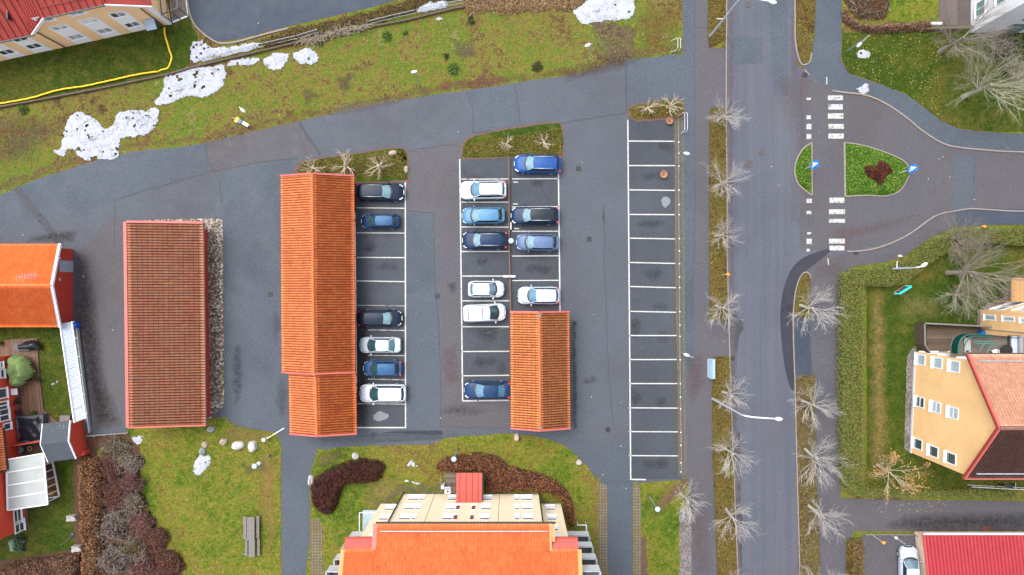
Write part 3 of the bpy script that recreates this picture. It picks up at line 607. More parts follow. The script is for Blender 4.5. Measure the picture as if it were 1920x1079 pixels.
for pl, col, amt in [([(1626,548),(1660,545),(1665,700),(1668,900),(1628,905)], A_(160,134,74), .85), ([(1690,540),(1780,560),(1760,600),(1680,600)], A_(150,140,80), .6), ([(480,850),(520,840),(524,1000),(500,1060),(480,960)], A_(160,126,62), .8), ([(430,790),(520,815),(500,840),(400,830)], A_(140,112,60), .8), ([(450,865),(500,862),(505,890),(455,892)], A_(110,86,64), .85),
      ([(590,850),(650,842),(640,866),(600,890)], A_(116,98,60), .85), ([(680,900),(745,880),(780,925),(720,960),(690,1000),(670,985)], A_(160,130,76), .8), ([(700,940),(760,905),(850,905),(850,926),(760,926),(715,945)], A_(120,106,90), .8), ([(1090,880),(1122,905),(1122,1079),(1108,1079),(1112,930)], A_(156,122,62), .85), ([(1240,905),(1285,905),(1240,970),(1210,980)], A_(150,116,66), .6)]:
    _s += 1; decal('worn_grass', rag(px(pl), .4, .5, _s), col, .056+_s*.00004, amt=amt)
# ================================================================ buildings
def tile_roof(name, e0, e1, r0, r1, m, parent, roll=.245, course=.42, amp=.035, step=.025, pr=4, thick=.0):
    """real rolled tiles: waves across, overlapping courses up the slope"""
    e0, e1, r0, r1 = map(Vector, (e0, e1, r0, r1)); n = ((e1-e0).cross(r0-e0)).normalized()
    if n.z < 0: n = -n
    W = max((e1-e0).length, (r1-r0).length); S = (r0-e0).length
    nu = max(2, round(W/roll)); nv = max(1, round(S/course))
    us = np.arange(nu*pr+1)/(nu*pr); hu = amp*np.abs(np.sin(us*nu*math.pi)) if True else 0
    rows = []
    for j in range(nv): rows += [(j/nv, step), ((j+1)/nv-1e-4, 0.0)]
    V = []; uv = []
    E0,E1,R0,R1,nn = map(np.array, (e0,e1,r0,r1,n))
    U = us[:,None]
    for t, h in rows:
        base = (E0+(E1-E0)*U)*(1-t)+(R0+(R1-R0)*U)*t
        V.append(base+nn*(hu[:,None]+h+.02)); uv.append(t*nv)
    V = np.concatenate(V); k = len(us); F = []; UV = []
    for j in range(len(rows)-1):
        a = np.arange(k-1)+j*k; f = np.stack([a, a+1, a+1+k, a+k], 1); F.append(f)
        u0 = us[:-1]*nu; u1 = us[1:]*nu-1e-4
        UV.append(np.stack([u0, np.full(k-1, uv[j]+1e-3), u1, np.full(k-1, uv[j]+1e-3), u1, np.full(k-1, uv[j+1]-1e-3), u0, np.full(k-1, uv[j+1]-1e-3)], 1))
    F = np.concatenate(F); UV = np.concatenate(UV)
    if ((e1-e0).cross(r0-e0)).z < 0: F = F[:, ::-1]; UV = UV.reshape(-1,4,2)[:, ::-1].reshape(-1,8)
    o = fast_mesh(name, V, F, m, parent=parent)
    ul = o.data.uv_layers.new(name='UVMap'); ul.data.foreach_set('uv', UV.astype(np.float32).ravel())
    return o
def rise(p, z):      # same plan position at another height
    return Vector((p.x, p.y, z))
def wallpart(name, poly, z0, z1, m, parent): return MB().prism(poly, z0, z1).build(name, m, parent)
def window(parent, A, B, s0, z0, s1, z1, fm=None, gm=None, fr=.08, dep=.045, mull=0, hm=0, sill=.10, name='window', out=None):
    """window on the upright wall A->B (outside is to the right of A->B unless out given), s in metres from A"""
    fm = fm or M['white']; gm = gm or M['glass']; d = Vector((B.x-A.x, B.y-A.y, 0)).normalized()
    n = Vector((d.y, -d.x, 0)) if out is None else out
    A0 = Vector((A.x, A.y, 0))
    pt = lambda s, z, o: A0+d*s+n*o+Vector((0,0,z))
    mb = MB(); fs = [(s0, z0, s1, z0), (s0, z1, s1, z1), (s0, z0, s0, z1), (s1, z0, s1, z1)]
    for a in range(mull): x = s0+(s1-s0)*(a+1)/(mull+1); fs.append((x, z0, x, z1))
    for a in range(hm): z = z0+(z1-z0)*(a+1)/(hm+1); fs.append((s0, z, s1, z))
    for a, b, c, e in fs:
        hor = abs(b-e) < 1e-6
        mb.bar(pt(a-(fr/2 if hor else 0), b, dep/2), pt(c+(fr/2 if hor else 0), e, dep/2), dep if not hor else fr, fr if not hor else fr, up=n) if False else None
        p, q = pt(a, b, 0), pt(c, e, 0)
        if hor: bx = [pt(a-fr/2, b-fr/2, .004), pt(c+fr/2, b-fr/2, .004), pt(c+fr/2, b+fr/2, .004), pt(a-fr/2, b+fr/2, .004)]
        else: bx = [pt(a-fr/2, b+fr/2, .004), pt(a+fr/2, b+fr/2, .004), pt(a+fr/2, e-fr/2, .004), pt(a-fr/2, e-fr/2, .004)]
        vs = bx+[x+n*dep for x in bx]
        mb.add(vs, [(4,5,6,7),(0,1,5,4),(1,2,6,5),(2,3,7,6),(3,0,4,7)])
    if sill:
        b0 = [pt(s0-fr, z0-fr/2-.03, .004), pt(s1+fr, z0-fr/2-.03, .004), pt(s1+fr, z0-fr/2, .004), pt(s0-fr, z0-fr/2, .004)]
        mb.add(b0+[x+n*(dep+sill) for x in b0], [(4,5,6,7),(0,1,5,4),(1,2,6,5),(2,3,7,6),(3,0,4,7)])
    w = mb.build(name, fm, parent)
    MB().add([pt(s0, z0, .02), pt(s1, z0, .02), pt(s1, z1, .02), pt(s0, z1, .02)], [(0,1,2,3)]).build('pane', gm, w)
    return w
def pane_window(parent, A, B, quad, fm=None, gm=None, **k):        # by two opposite pixel corners on the wall plane
    p = [onwall(A, B, *q) for q in quad]; d = Vector((B.x-A.x, B.y-A.y, 0)).normalized()
    ss = [(q-Vector((A.x, A.y, 0))).dot(d) for q in p]; zz = [q.z for q in p]
    cam_side = Vector((-A.x, -A.y, 0)); n = Vector((d.y, -d.x, 0))
    if n.dot(cam_side) < 0: n = -n
    return window(parent, A, B, min(ss), min(zz), max(ss), max(zz), fm, gm, out=n, **k)
def ridge_caps(parent, a, b, m, r=.13):
    a = Vector(a); b = Vector(b); n = max(2, int((b-a).length/.36)); mb = MB()
    for i in range(n):
        p = a.lerp(b, i/n); q = a.lerp(b, (i+1)/n+.01); mb.tube([p, q], [r*1.08, r*.92], 8)
    return mb.build('ridge_cap', m, parent)
def trim(parent, pts, m, w_=.12, h_=.2, name='barge_board'):
    mb = MB()
    for a, b in zip(pts, pts[1:]): mb.bar(a, b, w_, h_)
    return mb.build(name, m, parent)

# ---- long double-pitched carport west of the first row of cars
def gable_ns(root, uL, uR, uM, vT, vB, ze, zr, mat_w, mat_e, trim_m, dv=(0,0), posts=True, wall=None, capm=None):
    eL0, eL1 = P(uL[0], vT, ze), P(uL[1], vB, ze); eR0, eR1 = P(uR[0], vT, ze), P(uR[1], vB, ze)
    rT, rB = P(uM[0], vT+dv[0], zr), P(uM[1], vB+dv[1], zr)
    y0 = eL0.y; y1 = eL1.y; rT.y = y0; rB.y = y1; eR0.y = y0; eR1.y = y1
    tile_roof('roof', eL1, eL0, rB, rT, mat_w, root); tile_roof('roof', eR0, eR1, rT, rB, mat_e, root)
    ridge_caps(root, rT+Vector((0,0,.06)), rB+Vector((0,0,.06)), capm or plain('orange_ridge', A_(208,116,64), .7, .1, 4))
    for a, r, b, s in ((eL0, rT, eR0, 1), (eL1, rB, eR1, -1)):
        o = Vector((0, s*.06, .05)); trim(root, [a+o, r+o, b+o], trim_m, .16, .24)
    return eL0, eL1, eR0, eR1, rT, rB
cp = thing('carport', P(595, 512), 'long orange tiled carport whose south end steps lower, beside the westernmost row of parked cars', 'carport')
b1 = gable_ns(cp, (527,529), (664,666), (586,589), 331.5, 697, 2.6, 4.0, M['tile_orange'], M['tile_orange_e'], M['pinkmetal'])
b2 = gable_ns(cp, (542,544), (667,669), (592,595), 700, 812, 2.45, 3.6, M['tile_orange'], M['tile_orange_e'], M['pinkmetal'])
for (a, b_, c_, d_) in ((b1[0], b1[1], b1[2], b1[3]), (b2[0], b2[1], b2[2], b2[3])):
    x0 = a.x+.5; x1 = c_.x-.35; y1 = a.y-.35; y0 = b_.y+.3
    wb = MB().box(x0, y0, .0, x0+.12, y1, 2.35); wb.box(x0+.13, y1-.12, 0, x1-.3, y1, 2.35); wb.box(x0+.13, y0, 0, x1-.3, y0+.12, 2.35)
    wb.build('wall', M['darkred_wall'], cp)
    for i in range(6): MB().box(x1-.14, y0+(y1-y0-.12)*i/5, 0, x1, y0+(y1-y0-.12)*i/5+.12, 2.5).build('post', M['darkred_wall'], cp)
# gable infill under the north end
for bb in (b1, b2):
    for yy, s in ((bb[0].y-.35, 1), (bb[1].y+.3, -1)):
        mid = bb[4] if s > 0 else bb[5]; l = bb[0] if s > 0 else bb[1]; r = bb[2] if s > 0 else bb[3]
        MB().add([(l.x+.5, yy, 2.35), (r.x-.65, yy, 2.35), (mid.x, yy, mid.z-.2)], [(0,1,2)]).build('gable', M['darkred_wall'], cp)
mb = MB(); mb.tube([P(665.5,400,.25), P(668.5,745,.25)], .05, 6)
for v in range(400, 745, 45): mb.tube([P(665.5+(v-400)/115, v, 0), P(665.5+(v-400)/115, v, .3)], .04, 5)
tag(mb.build('low_rail', M['white'], origin=P(667,570)), 'thin white low rail along the east eaves of the long carport', 'rail')
# ---- small carport in the middle
c2 = thing('carport', P(1012, 694), 'small orange tiled carport at the south end of the middle parking row', 'carport')
b3 = gable_ns(c2, (957,958), (1067,1069), (1011,1013), 586, 802, 2.6, 3.7, M['tile_mid'], M['tile_mid'], M['pinkmetal'])
x0, x1, y1, y0 = b3[0].x+.35, b3[2].x-.35, b3[0].y-.35, b3[1].y+.3
MB().box(x0, y0, 0, x0+.12, y1, 2.35).box(x0+.13, y1-.12, 0, x1-.3, y1, 2.35).box(x0+.13, y0, 0, x1-.3, y0+.12, 2.35).build('wall', M['darkred_wall'], c2)
for i in range(5): MB().box(x1-.14, y0+(y1-y0-.12)*i/4, 0, x1, y0+(y1-y0-.12)*i/4+.12, 2.5).build('post', M['darkred_wall'], c2)
MB().box(b3[4].x-.12, b3[4].y-.5, 3.78, b3[4].x+.14, b3[4].y-.1, 3.98).build('ridge_vent', M['wood_grey'], c2)
MB().box(b3[5].x-.12, b3[5].y+.1, 3.78, b3[5].x+.14, b3[5].y+.3, 3.98).build('ridge_vent', M['wood_grey'], c2)
# ---- shed with the single pitch of old brown tiles
sh = thing('garage', P(312, 608), 'long garage with a single pitch of weathered brown tiles edged in coral metal', 'garage')
hz, lz = 3.6, 2.5
e0, e1 = P(381.5, 420, lz), P(386.5, 796, lz); r0, r1 = P(238, 421, hz), P(243, 798, hz)
r0.y = e0.y; r1.y = e1.y
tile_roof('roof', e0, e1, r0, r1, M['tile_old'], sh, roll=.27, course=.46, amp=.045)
up = Vector((0,0,.06))
trim(sh, [r0+Vector((-.14,.08,.06)), r1+Vector((-.14,-.08,.06))], M['pinkmetal'], .30, .16, 'ridge_flashing')
trim(sh, [e0+Vector((.0,.10,.05)), r0+Vector((0,.10,.05))], M['pinkmetal'], .22, .22); trim(sh, [e1+Vector((0,-.08,.05)), r1+Vector((0,-.08,.05))], M['pinkmetal'], .14, .22)
trim(sh, [e0+Vector((.03,0,-.02)), e1+Vector((.03,0,-.02))], M['gutter'], .09, .1, 'gutter')
wx0, wx1 = P(391.5, 600).x, r0.x+.25
sh_w = MB(); yT, yB = P(0, 431).y, P(0, 781).y
sh_w.prism([(wx1, yB), (wx0+.15, yB), (wx0-.1, yT), (wx1, yT)], 0, [3.3, 2.38, 2.38, 3.3]).build('wall', M['darkred_wall'], sh)
for i in range(4):
    y = yB+1+(yT-yB-2)*i/4; MB().box(wx1-.04, y, .05, wx1-.002, y+3.4, 2.2).build('garage_door', M['white'], sh)

# ---- orange roofed house at the left edge
oh = thing('house', P(60, 536), 'red boarded house with bright orange gable roof at the left edge of the yard', 'house')
ze, zr = 2.8, 3.97
xv = -815*70/K; xw = P(137, 0).x; xl = -62
yN, yS = 81.5*67.2/K, P(0, 613.5, ze).y; ym = (yN+yS)/2
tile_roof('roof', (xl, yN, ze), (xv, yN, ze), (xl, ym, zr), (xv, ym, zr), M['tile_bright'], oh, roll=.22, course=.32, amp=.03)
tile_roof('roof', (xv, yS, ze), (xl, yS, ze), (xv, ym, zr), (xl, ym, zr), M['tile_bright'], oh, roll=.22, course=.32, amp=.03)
ridge_caps(oh, (xl, ym, zr+.05), (xv, ym, zr+.05), plain('orange_ridge2', A_(238,128,66), .7, .08, 4))
v3 = [Vector((xv+.05, yN+.02, ze+.02)), Vector((xv+.05, ym, zr+.03)), Vector((xv+.05, yS-.02, ze+.02))]
trim(oh, v3, M['steel'], .16, .2); trim(oh, [p+Vector((.12,0,.0)) for p in v3], M['white'], .07, .24)
MB().prism([(xl+.5, yS+.35), (xw, yS+.35), (xw, yN-.35), (xl+.5, yN-.35)], 0, ze-.1).build('wall', M['darkred_wall'], oh)
MB().add([(xw, yS+.35, ze-.1), (xw, yN-.35, ze-.1), (xw, ym, zr-.18)], [(0,1,2)]).build('gable', M['darkred_wall'], oh)
A, B = Vector((xw, yS+.35, 0)), Vector((xw, yN-.35, 0))
d = MB().box(xw+.004, P(0,511).y, .05, xw+.05, P(0,490).y, 2.15).build('door', plain('grey_door', (.26,.30,.35), .5, .05), oh)
MB().box(xw+.05, P(0,508).y, .95, xw+.1, P(0,508).y+.12, 1.02).build('handle', M['steel'], d)
MB().box(xw+.004, P(0,486).y-.12, 2.25, xw+.2, P(0,486).y+.08, 2.4).build('wall_lamp', M['white'], oh)
MB().box(xw+.004, P(0,526).y-.05, 2.1, xw+.1, P(0,526).y+.2, 2.18).build('hook', M['white'], oh)
def antenna(root, u, v, z):
    p = P(u, v, z+1.2); b = P(u, v, z+1.2); b.z = z; mb = MB(); mb.tube([b-Vector((0,0,.2)), p], .03, 5)
    mb.tube([p+Vector((-.9,-.1,0)), p+Vector((1.1,.15,0))], .02, 4)
    for i in range(9): q = p.lerp(p+Vector((1.1,.15,0)), i/8); l = .18+.03*i; mb.tube([q+Vector((.02,l,0)), q+Vector((-.02,-l,0))], .012, 4)
    for i in range(4): q = p+Vector((-.25*i,-.03*i,0)); mb.tube([q+Vector((0,.35,0)), q+Vector((0,-.35,0))], .012, 4)
    mb.build('antenna', M['steel'], root)
antenna(oh, 46, 519, 3.9)

# ---- roofed fence (lean-to) between the yard and the gardens
lt = thing('lean_to', P(140, 700), 'long narrow lean-to with a pale corrugated roof between the yard and the back garden', 'lean-to')
z0_, z1_ = 2.25, 1.95
TL, TR, BL, BR = P(113,607,z0_), P(134,604,z1_), P(140,793,z0_), P(160,785,z1_)
n = 16
rf = MB(); k = 90
vs = []; 
for j in range(k+1):
    t = j/k; a = TL.lerp(BL, t); b = TR.lerp(BR, t); h = .02*math.sin(j*math.pi) + (.018 if j % 2 else -.018)
    vs += [a+Vector((0,0,h)), b+Vector((0,0,h))]
fs = [(2*j, 2*j+2, 2*j+3, 2*j+1) for j in range(k)]
rf.add(vs, fs).build('roof', plain('pale_grey_sheet', (.36,.40,.45), .4, .10, 1.5), lt)
trim(lt, [TL+up*.8, BL+up*.8], M['white'], .1, .14, 'ridge_strip'); trim(lt, [TR+Vector((.05,0,0)), BR+Vector((.05,0,0))], M['white'], .09, .1, 'gutter')
for t in (.24, .46, .66, .87): trim(lt, [TL.lerp(BL,t)+up*.5, TR.lerp(BR,t)+up*.5], plain('joint_grey', (.3,.33,.36), .5, 0), .03, .04, 'roof_joint')
for t in (.0, .17, .36, .55, .75, .95):
    q = TR.lerp(BR, t); g_ = P(138+30*t, 604+185*t); mb = MB(); mb.tube([q+Vector((-.1,0,-.06)), q+Vector((.22,.02,-.06))], .04, 5); mb.build('bracket', M['white'], lt)
fn = MB(); fa, fb = P(143,616,.42), P(167,812,.42)
fn.bar((fa.x,fa.y,.42), (fb.x,fb.y,.42), .10, .06); fn.bar((fa.x,fa.y,.2), (fb.x,fb.y,.2), .05, .36)
tag(fn.build('fence', plain('grey_green_fence', (.30,.34,.33), .7, .15, 4), origin=fa), 'grey green board fence running under the outer edge of the lean-to roof', 'fence')
fn = MB(); fn.bar(P(163,818,.5), P(240,812,.5), .12, .12)
for i in range(5): q = P(163+77*i/4, 818-6*i/4); fn.box(q.x-.06, q.y-.06, 0, q.x+.06, q.y+.06, .6)
tag(fn.build('low_fence', M['wood_grey'], origin=P(163,818)), 'low wooden fence where the yard asphalt meets the brown bushes', 'fence')

# ---- small grey roofed shed
ss = thing('garden_shed', P(120, 832), 'small red shed with a lichen spotted grey felt gable roof', 'shed')
zE, zR = 2.35, 3.05
a0, a1, b0, b1_ = P(80,795,zE), P(131.5,789,zE), P(90.5,867,zE), P(142.5,860,zE)
rw, re = (a0+b0)/2, (a1+b1_)/2; rw = rise(rw, zR); re = rise(re, zR)
lich = None
def lichenroof():
    m, t, b = _new('lichen_felt'); c = coord(t); v = nz(t, c, 6, 3, .8, 1.2)
    v2 = nz(t, c, .5, 4, .7)
    col = mix(t, mth(t, 'MULTIPLY', ramp(t, v, [(.60, (0,)*3), (.64, (1,)*3)]), ramp(t, v2, [(.4, (.1,)*3), (.6, (1,)*3)])), A_(74,82,92), A_(166,168,160))
    t.links.new(col, b.inputs['Base Color']); b.inputs['Roughness'].default_value = .8; return m
lf = lichenroof()
MB().slab([a0, a1, re, rw], .06).build('roof', lf, ss); MB().slab([b1_, b0, rw, re], .06).build('roof', lf, ss)
trim(ss, [a1+Vector((.04,0,.03)), re+Vector((.04,0,.03)), b1_+Vector((.04,0,.03))], M['white'], .09, .16); trim(ss, [a0, rw, b0], M['white'], .07, .12)
dx = (b0-a0).normalized(); dd = (a1-a0).normalized()
ins = lambda p, s, q: (p.x+dd.x*s+dx.x*q, p.y+dd.y*s+dx.y*q)
wp = [ins(a0,.3,.25), ins(b0,.3,-.25), ins(b1_,-.25,-.25), ins(a1,-.25,.25)]
MB().prism(wp, 0, zE-.06).build('wall', M['red_wall'], ss)
MB().add([(*wp[3], zE-.06), (*wp[2], zE-.06), (re.x-.25*dd.x, re.y-.25*dd.y, zR-.14)], [(0,1,2)]).build('gable', M['red_wall'], ss)
q = P(163, 848); MB().prism([(q.x-.4,q.y-.3),(q.x+.35,q.y-.1),(q.x+.3,q.y+.35),(q.x-.45,q.y+.2)], 0, .9).build('door', M['red_wall'], ss)

# ---- red terraced house in the lower left corner
th = thing('terraced_house', P(20, 850), 'tall red rendered terraced house with white framed windows at the lower left edge', 'house')
A, B = P(28, 666), P(54, 986)             # east wall, base corners
out = Vector((A.y-B.y, B.x-A.x, 0)).normalized(); out = out if out.x > 0 else -out
zt = 6.0; inn = -out*14
MB().prism([(A.x,A.y), (B.x,B.y), (B.x+inn.x,B.y+inn.y), (A.x+inn.x,A.y+inn.y)][::-1], .3, zt).build('wall', M['red_wall'], th)
MB().prism([(A.x+out.x*.02,A.y), (B.x+out.x*.02,B.y-.02), (B.x+inn.x,B.y+inn.y-.02), (A.x+inn.x,A.y+inn.y)][::-1], 0, .3).build('plinth', M['greygravel'], th)
mid = (A+B)/2; rA, rB = rise(A+inn/2, 9.2), rise(B+inn/2, 9.2)
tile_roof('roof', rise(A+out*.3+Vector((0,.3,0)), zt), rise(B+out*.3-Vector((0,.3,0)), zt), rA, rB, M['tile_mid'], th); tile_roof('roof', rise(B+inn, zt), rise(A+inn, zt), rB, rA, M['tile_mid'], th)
for qd, gm, mu, hm in [([(0,680),(5,690)],'glass',0,0), ([(0,694),(8,708)],'glass',0,0), ([(-6,731),(13,745)],'glass',0,0), ([(-4,756),(14,766)],'glass',1,0), ([(-2,770),(17,787)],'glass',1,0), ([(6,796),(20,804)],'glass',0,0),
                   ([(25,959),(40,979)],'glass',0,1), ([(27,981),(45,993)],'glass',0,1)]:
    pane_window(th, A, B, qd, gm=M[gm], fr=.12, mull=mu, hm=hm)
# white bay box and the porch roof over the entrance
q0, q1 = onwall(A, B, 13, 731), onwall(A, B, 13, 743)
MB().prism([(q0.x+out.x*.02,q0.y),(q0.x+out.x*.65,q0.y+.05),(q1.x+out.x*.65,q1.y+.05),(q1.x+out.x*.02,q1.y)], .9, 1.0).build('window_shelf', M['white'], th)
pr = [P(5,802,3.1), P(13,882,3.1)]; p0 = [P(-42,806,3.8), P(-34,888,3.8)]
tile_roof('porch_roof', pr[1], pr[0], p0[1], p0[0], M['tile_orange'], th)
trim(th, [pr[0]+Vector((.08,0,-.03)), pr[1]+Vector((.08,0,-.03))], M['gutter'], .14, .12, 'gutter'); trim(th, [pr[1]+Vector((0,-.1,0)), p0[1]+Vector((0,-.1,0))], M['gutter'], .1, .2, 'barge_board')
sc = MB(); a_, b_ = P(12,838,1.7), P(80,827,1.7); sc.bar(a_, b_, .14, .12); sc.bar(rise(a_,.85), rise(b_,.85), .06, 1.6)
tag(sc.build('screen_fence', plain('coral_red_boards', A_(206,84,68), .6, .08), origin=a_), 'red boarded screen beside the black covered hot tub', 'fence')
# ---- conservatory
cv = thing('conservatory', P(70, 905), 'white framed conservatory with a milky translucent roof against the red house', 'conservatory')
za, zb = 2.95, 2.45
c0, c1, c2_, c3 = P(13,862,za), P(82,850,zb), P(90,946,zb), P(15,957,za)
MB().slab([c0, c1, c2_, c3], .05).build('roof', plain('milky_polycarbonate', (.33,.36,.35), .35, .12, .8), cv)
rm = MB()
for t in (0, .255, .51, .755, 1): rm.bar(c0.lerp(c3, t)+Vector((0,0,.05)), c1.lerp(c2_, t)+Vector((0,0,.05)), .09, .08)
rm.bar(c0+Vector((0,0,.06)), c3+Vector((0,0,.06)), .14, .1); rm.bar(c1+Vector((0,0,.04)), c2_+Vector((0,0,.04)), .14, .1)
rm.build('roof_bars', M['white'], cv)
g0, g1 = P(103,865), P(115.5,929)
gw = MB(); gp = MB()
top0, top1 = rise(P(86,868,zb), zb-.1), rise(P(93,940,zb), zb-.1)
gw.bar(rise(g0,.35), rise(g1,.35), .12, .12); gw.bar(rise(g0,2.3), rise(g1,2.3), .1, .1)
for t in (0, .2, .42, .62, .82, 1): q = g0.lerp(g1, t); gw.bar(rise(q,.3), rise(q,2.3), .08, .08)
gw.bar(rise(g1,.35), rise(g1+Vector((-3.6,-.5,0)),.35), .12, .12); gw.bar(rise(g1,2.3), rise(g1+Vector((-3.6,-.5,0)),2.3), .1, .1)
gw.bar(rise(g0,.35), rise(g0+Vector((-2.0,.3,0)),.35), .12, .12); gw.bar(rise(g0,2.3), rise(g0+Vector((-2.0,.3,0)),2.3), .1, .1)
gw.build('wall_frame', M['white'], cv)
inn_ = (g1-g0).normalized()
MB().prism([(g0.x-.03,g0.y),(g1.x-.03,g1.y),(g1.x-3.5,g1.y-.45),(g0.x-3.9,g0.y+.45)][::-1], 0, .08).build('floor', plain('terracotta_floor', A_(150,108,72), .7, .2, 2), cv)
MB().prism([(g0.x-.5,g0.y-.6),(g0.x-.2,g0.y-.6),(g0.x-.2,g0.y-1.3),(g0.x-.5,g0.y-1.3)], .08, .5).build('bench', M['darkgrey'], cv)
MB().lathe([(.18,0),(.25,.4),(.2,.55)], (g1.x-.75, g1.y+.35, .08), 10).build('plant_pot', plain('yellow_pot', A_(216,176,40), .6), cv)
fs_ = MB().bar(rise(P(83,868),.6), rise(P(100,864),.6), .05, 1.1); fs_.build('side_panel', M['glasspale'], cv)
# ---- wooden deck behind the houses with its things
dk = MB().prism(px([(0,640),(26,636),(72,634),(75,700),(84,768),(112,793),(80,797),(78,800),(34,800),(28,740),(26,668),(0,672)]), .0, .16); tag(dk.build('deck', M['deck']), kind='structure')
ht = thing('hot_tub', P(58, 803), 'square hot tub under a glossy black cover by the grey shed', 'hot tub')
hq = px([(28,783),(80,778),(80,827),(34,830)], 1.0)
MB().prism(hq, .15, .95).build('tub', M['darkgrey'], ht)
def cover(name, poly, z, hgt, m, parent=None, seed=0, res=.12, fold=.06):
    xs = [p[0] for p in poly]; ys = [p[1] for p in poly]
    X, Y = np.meshgrid(np.arange(min(xs), max(xs)+res, res), np.arange(min(ys), max(ys)+res, res)); ins_ = inside(poly, X, Y); d_ = edist(poly, X, Y)
    Z = z+hgt*(1-np.exp(-d_/.18))+vnoise(X, Y, 1.6, seed)*fold*2
    idx = -np.ones(X.shape, int); idx[ins_] = np.arange(ins_.sum()); V = np.stack([X[ins_], Y[ins_], Z[ins_]], 1); F = []
    a, b, c, d = idx[:-1,:-1], idx[:-1,1:], idx[1:,1:], idx[1:,:-1]; ok = (a>=0)&(b>=0)&(c>=0)&(d>=0)
    F = np.stack([a[ok], b[ok], c[ok], d[ok]], 1)
    return fast_mesh(name, V, F, m, parent=parent, smooth=True) if parent is not None else fast_mesh(name, V, F, m, origin=(*P2_c(poly), 0), smooth=True)
def P2_c(poly): return (sum(p[0] for p in poly)/len(poly), sum(p[1] for p in poly)/len(poly))
cover('cover', hq, .9, .12, plain('glossy_black_tarpaulin', (.010,.013,.02), .28, .2, 3, spec=.3), ht, 3, .1, .05)
pc = thing('covered_parasol', P(30, 700), 'round garden swing shrouded in a pale green cloth on the deck', 'covered swing')
gq = px(smooth_line([(8,672),(22,667),(40,672),(50,690),(53,700),(46,712),(30,728),(16,726),(10,705)], 4, True), 1.7)
cover('cover', gq, .5, 1.5, plain('pale_green_cloth', A_(132,160,92), .8, .22, 2.5), pc, 8, .1, .24)
mb = MB(); 
for q in ((14,680),(44,700),(22,718)): mb.tube([rise(P(*q),.16), rise(P(*q),1.2)], .04, 5)
mb.build('frame', M['darkgrey'], pc); MB().tube([rise(P(44,674),1.1), rise(P(52,700),1.1), rise(P(44,716),1.0)], .05, 6).build('rim', plain('grey_green_pole', (.12,.17,.17), .5), pc)
bq = thing('covered_barbecue', P(49, 649), 'barbecue under a black cover at the top edge of the deck', 'barbecue')
cover('cover', px([(28,646),(44,640),(56,638),(66,640),(70,650),(70,657),(48,659),(29,660)], 1.0), .4, .7, plain('black_cloth', (.012,.014,.018), .4, .2, 4), bq, 5, .08, .08)
MB().box(*P(36,656,0)[:2], .16, P(64,643)[0], P(64,643)[1], .8).build('body', M['darkgrey'], bq)
def chair(u, v, rz, label, m, z0=.16):
    t = thing('garden_chair', P(u, v, .6), label, 'chair', rz=rz); t.location.z = z0
    MB().box(-.24,-.24,.42,.24,.24,.47).build('seat', m, t, local=True); MB().box(-.24,-.27,.47,.24,-.22,.95).build('backrest', m, t, local=True)
    for x in (-.21,.21):
        for y in (-.22,.2): MB().tube([(x,y,0),(x,y,.42)], .02, 5).build('leg', m, t, local=True)
    MB().bar((-.25,-.2,.65),(-.25,.2,.65),.05,.03).bar((.25,-.2,.65),(.25,.2,.65),.05,.03).build('armrest', m, t, local=True)
    return t
chair(31,753,.4,'black garden chair by the red wall, nearest the green cloth', M['black']); chair(33,774,2.0,'black garden chair by the red wall, nearest the hot tub', M['black'])
def potplant(u, v, label, col, r=.35, z0=.16, pot=(.05,.045,.04)):
    t = thing('potted_plant', P(u, v), label, 'potted plant'); t.location.z = z0
    MB().lathe([(.14,0),(.2,.3),(.18,.31)], n=10).build('pot', plain('dark_pot', pot, .7, .1), t, local=True)
    leafball(t, r, .3, col)
def leafball(t, r, z, m, n=140, lf=.07):
    V = []; F = []
    for i in range(n):
        d_ = Vector((nr.normal(), nr.normal(), abs(nr.normal())*.8)).normalized()*r*nr.uniform(.4,1); c = Vector((0,0,z))+d_
        a = Vector(nr.normal(size=3)).normalized()*lf; b = a.cross(Vector(nr.normal(size=3))).normalized()*lf*.6
        V += [c-a, c+b, c+a, c-b]; F.append([4*i,4*i+1,4*i+2,4*i+3])
    fast_mesh('foliage', np.array([tuple(v) for v in V]), np.array(F), m, origin=None, parent=None).parent = t
lm_g = leafmat('green_leaves', [(.2, A_(48,72,18)), (.5, A_(86,120,30)), (.8, A_(140,160,60))])
lm_d = leafmat('dark_pot_leaves', [(.2, A_(40,36,24)), (.5, A_(66,66,36)), (.8, A_(110,100,64))])
potplant(74,710,'dark potted plant at the deck edge, beside the end of the dark plank', lm_d, .42); potplant(68,774,'green potted plant at the north edge of the hot tub', lm_g, .3)
potplant(4,643,'yellow green potted plant at the left end of the deck', lm_g, .4)
potplant(26,762,'pale potted plant between the two black chairs', plain('pale_petals', (.5,.46,.4), .8, .3), .25)
pk = MB().bar(rise(P(44,716),.22), rise(P(72,709),.22), .1, .08); tag(pk.build('plank', M['black'], origin=P(44,716)), 'dark plank lying across the deck', 'plank')
bx = MB(); q0 = P(118,778); bx.box(q0.x,q0.y-1.0,0,q0.x+1.0,q0.y,.5); tag(bx.build('compost_box', M['wood_grey'], origin=q0), 'small wooden compost box at the garden corner below the lean-to', 'box')
ch = chair(38,843,1.2,'blue grey folding chair in the dark nook north of the conservatory', plain('blue_grey_fabric', (.25,.33,.4), .6), .05)
mb = MB(); 
for i in range(24):
    a = i*math.pi/12; mb.v.append((0,0,0)) if False else None
rg = MB(); pts = [(P(57,841).x+.22*math.cos(i*math.pi/8), P(57,841).y+.22*math.sin(i*math.pi/8), .12) for i in range(17)]; rg.tube(pts, .05, 6, False)
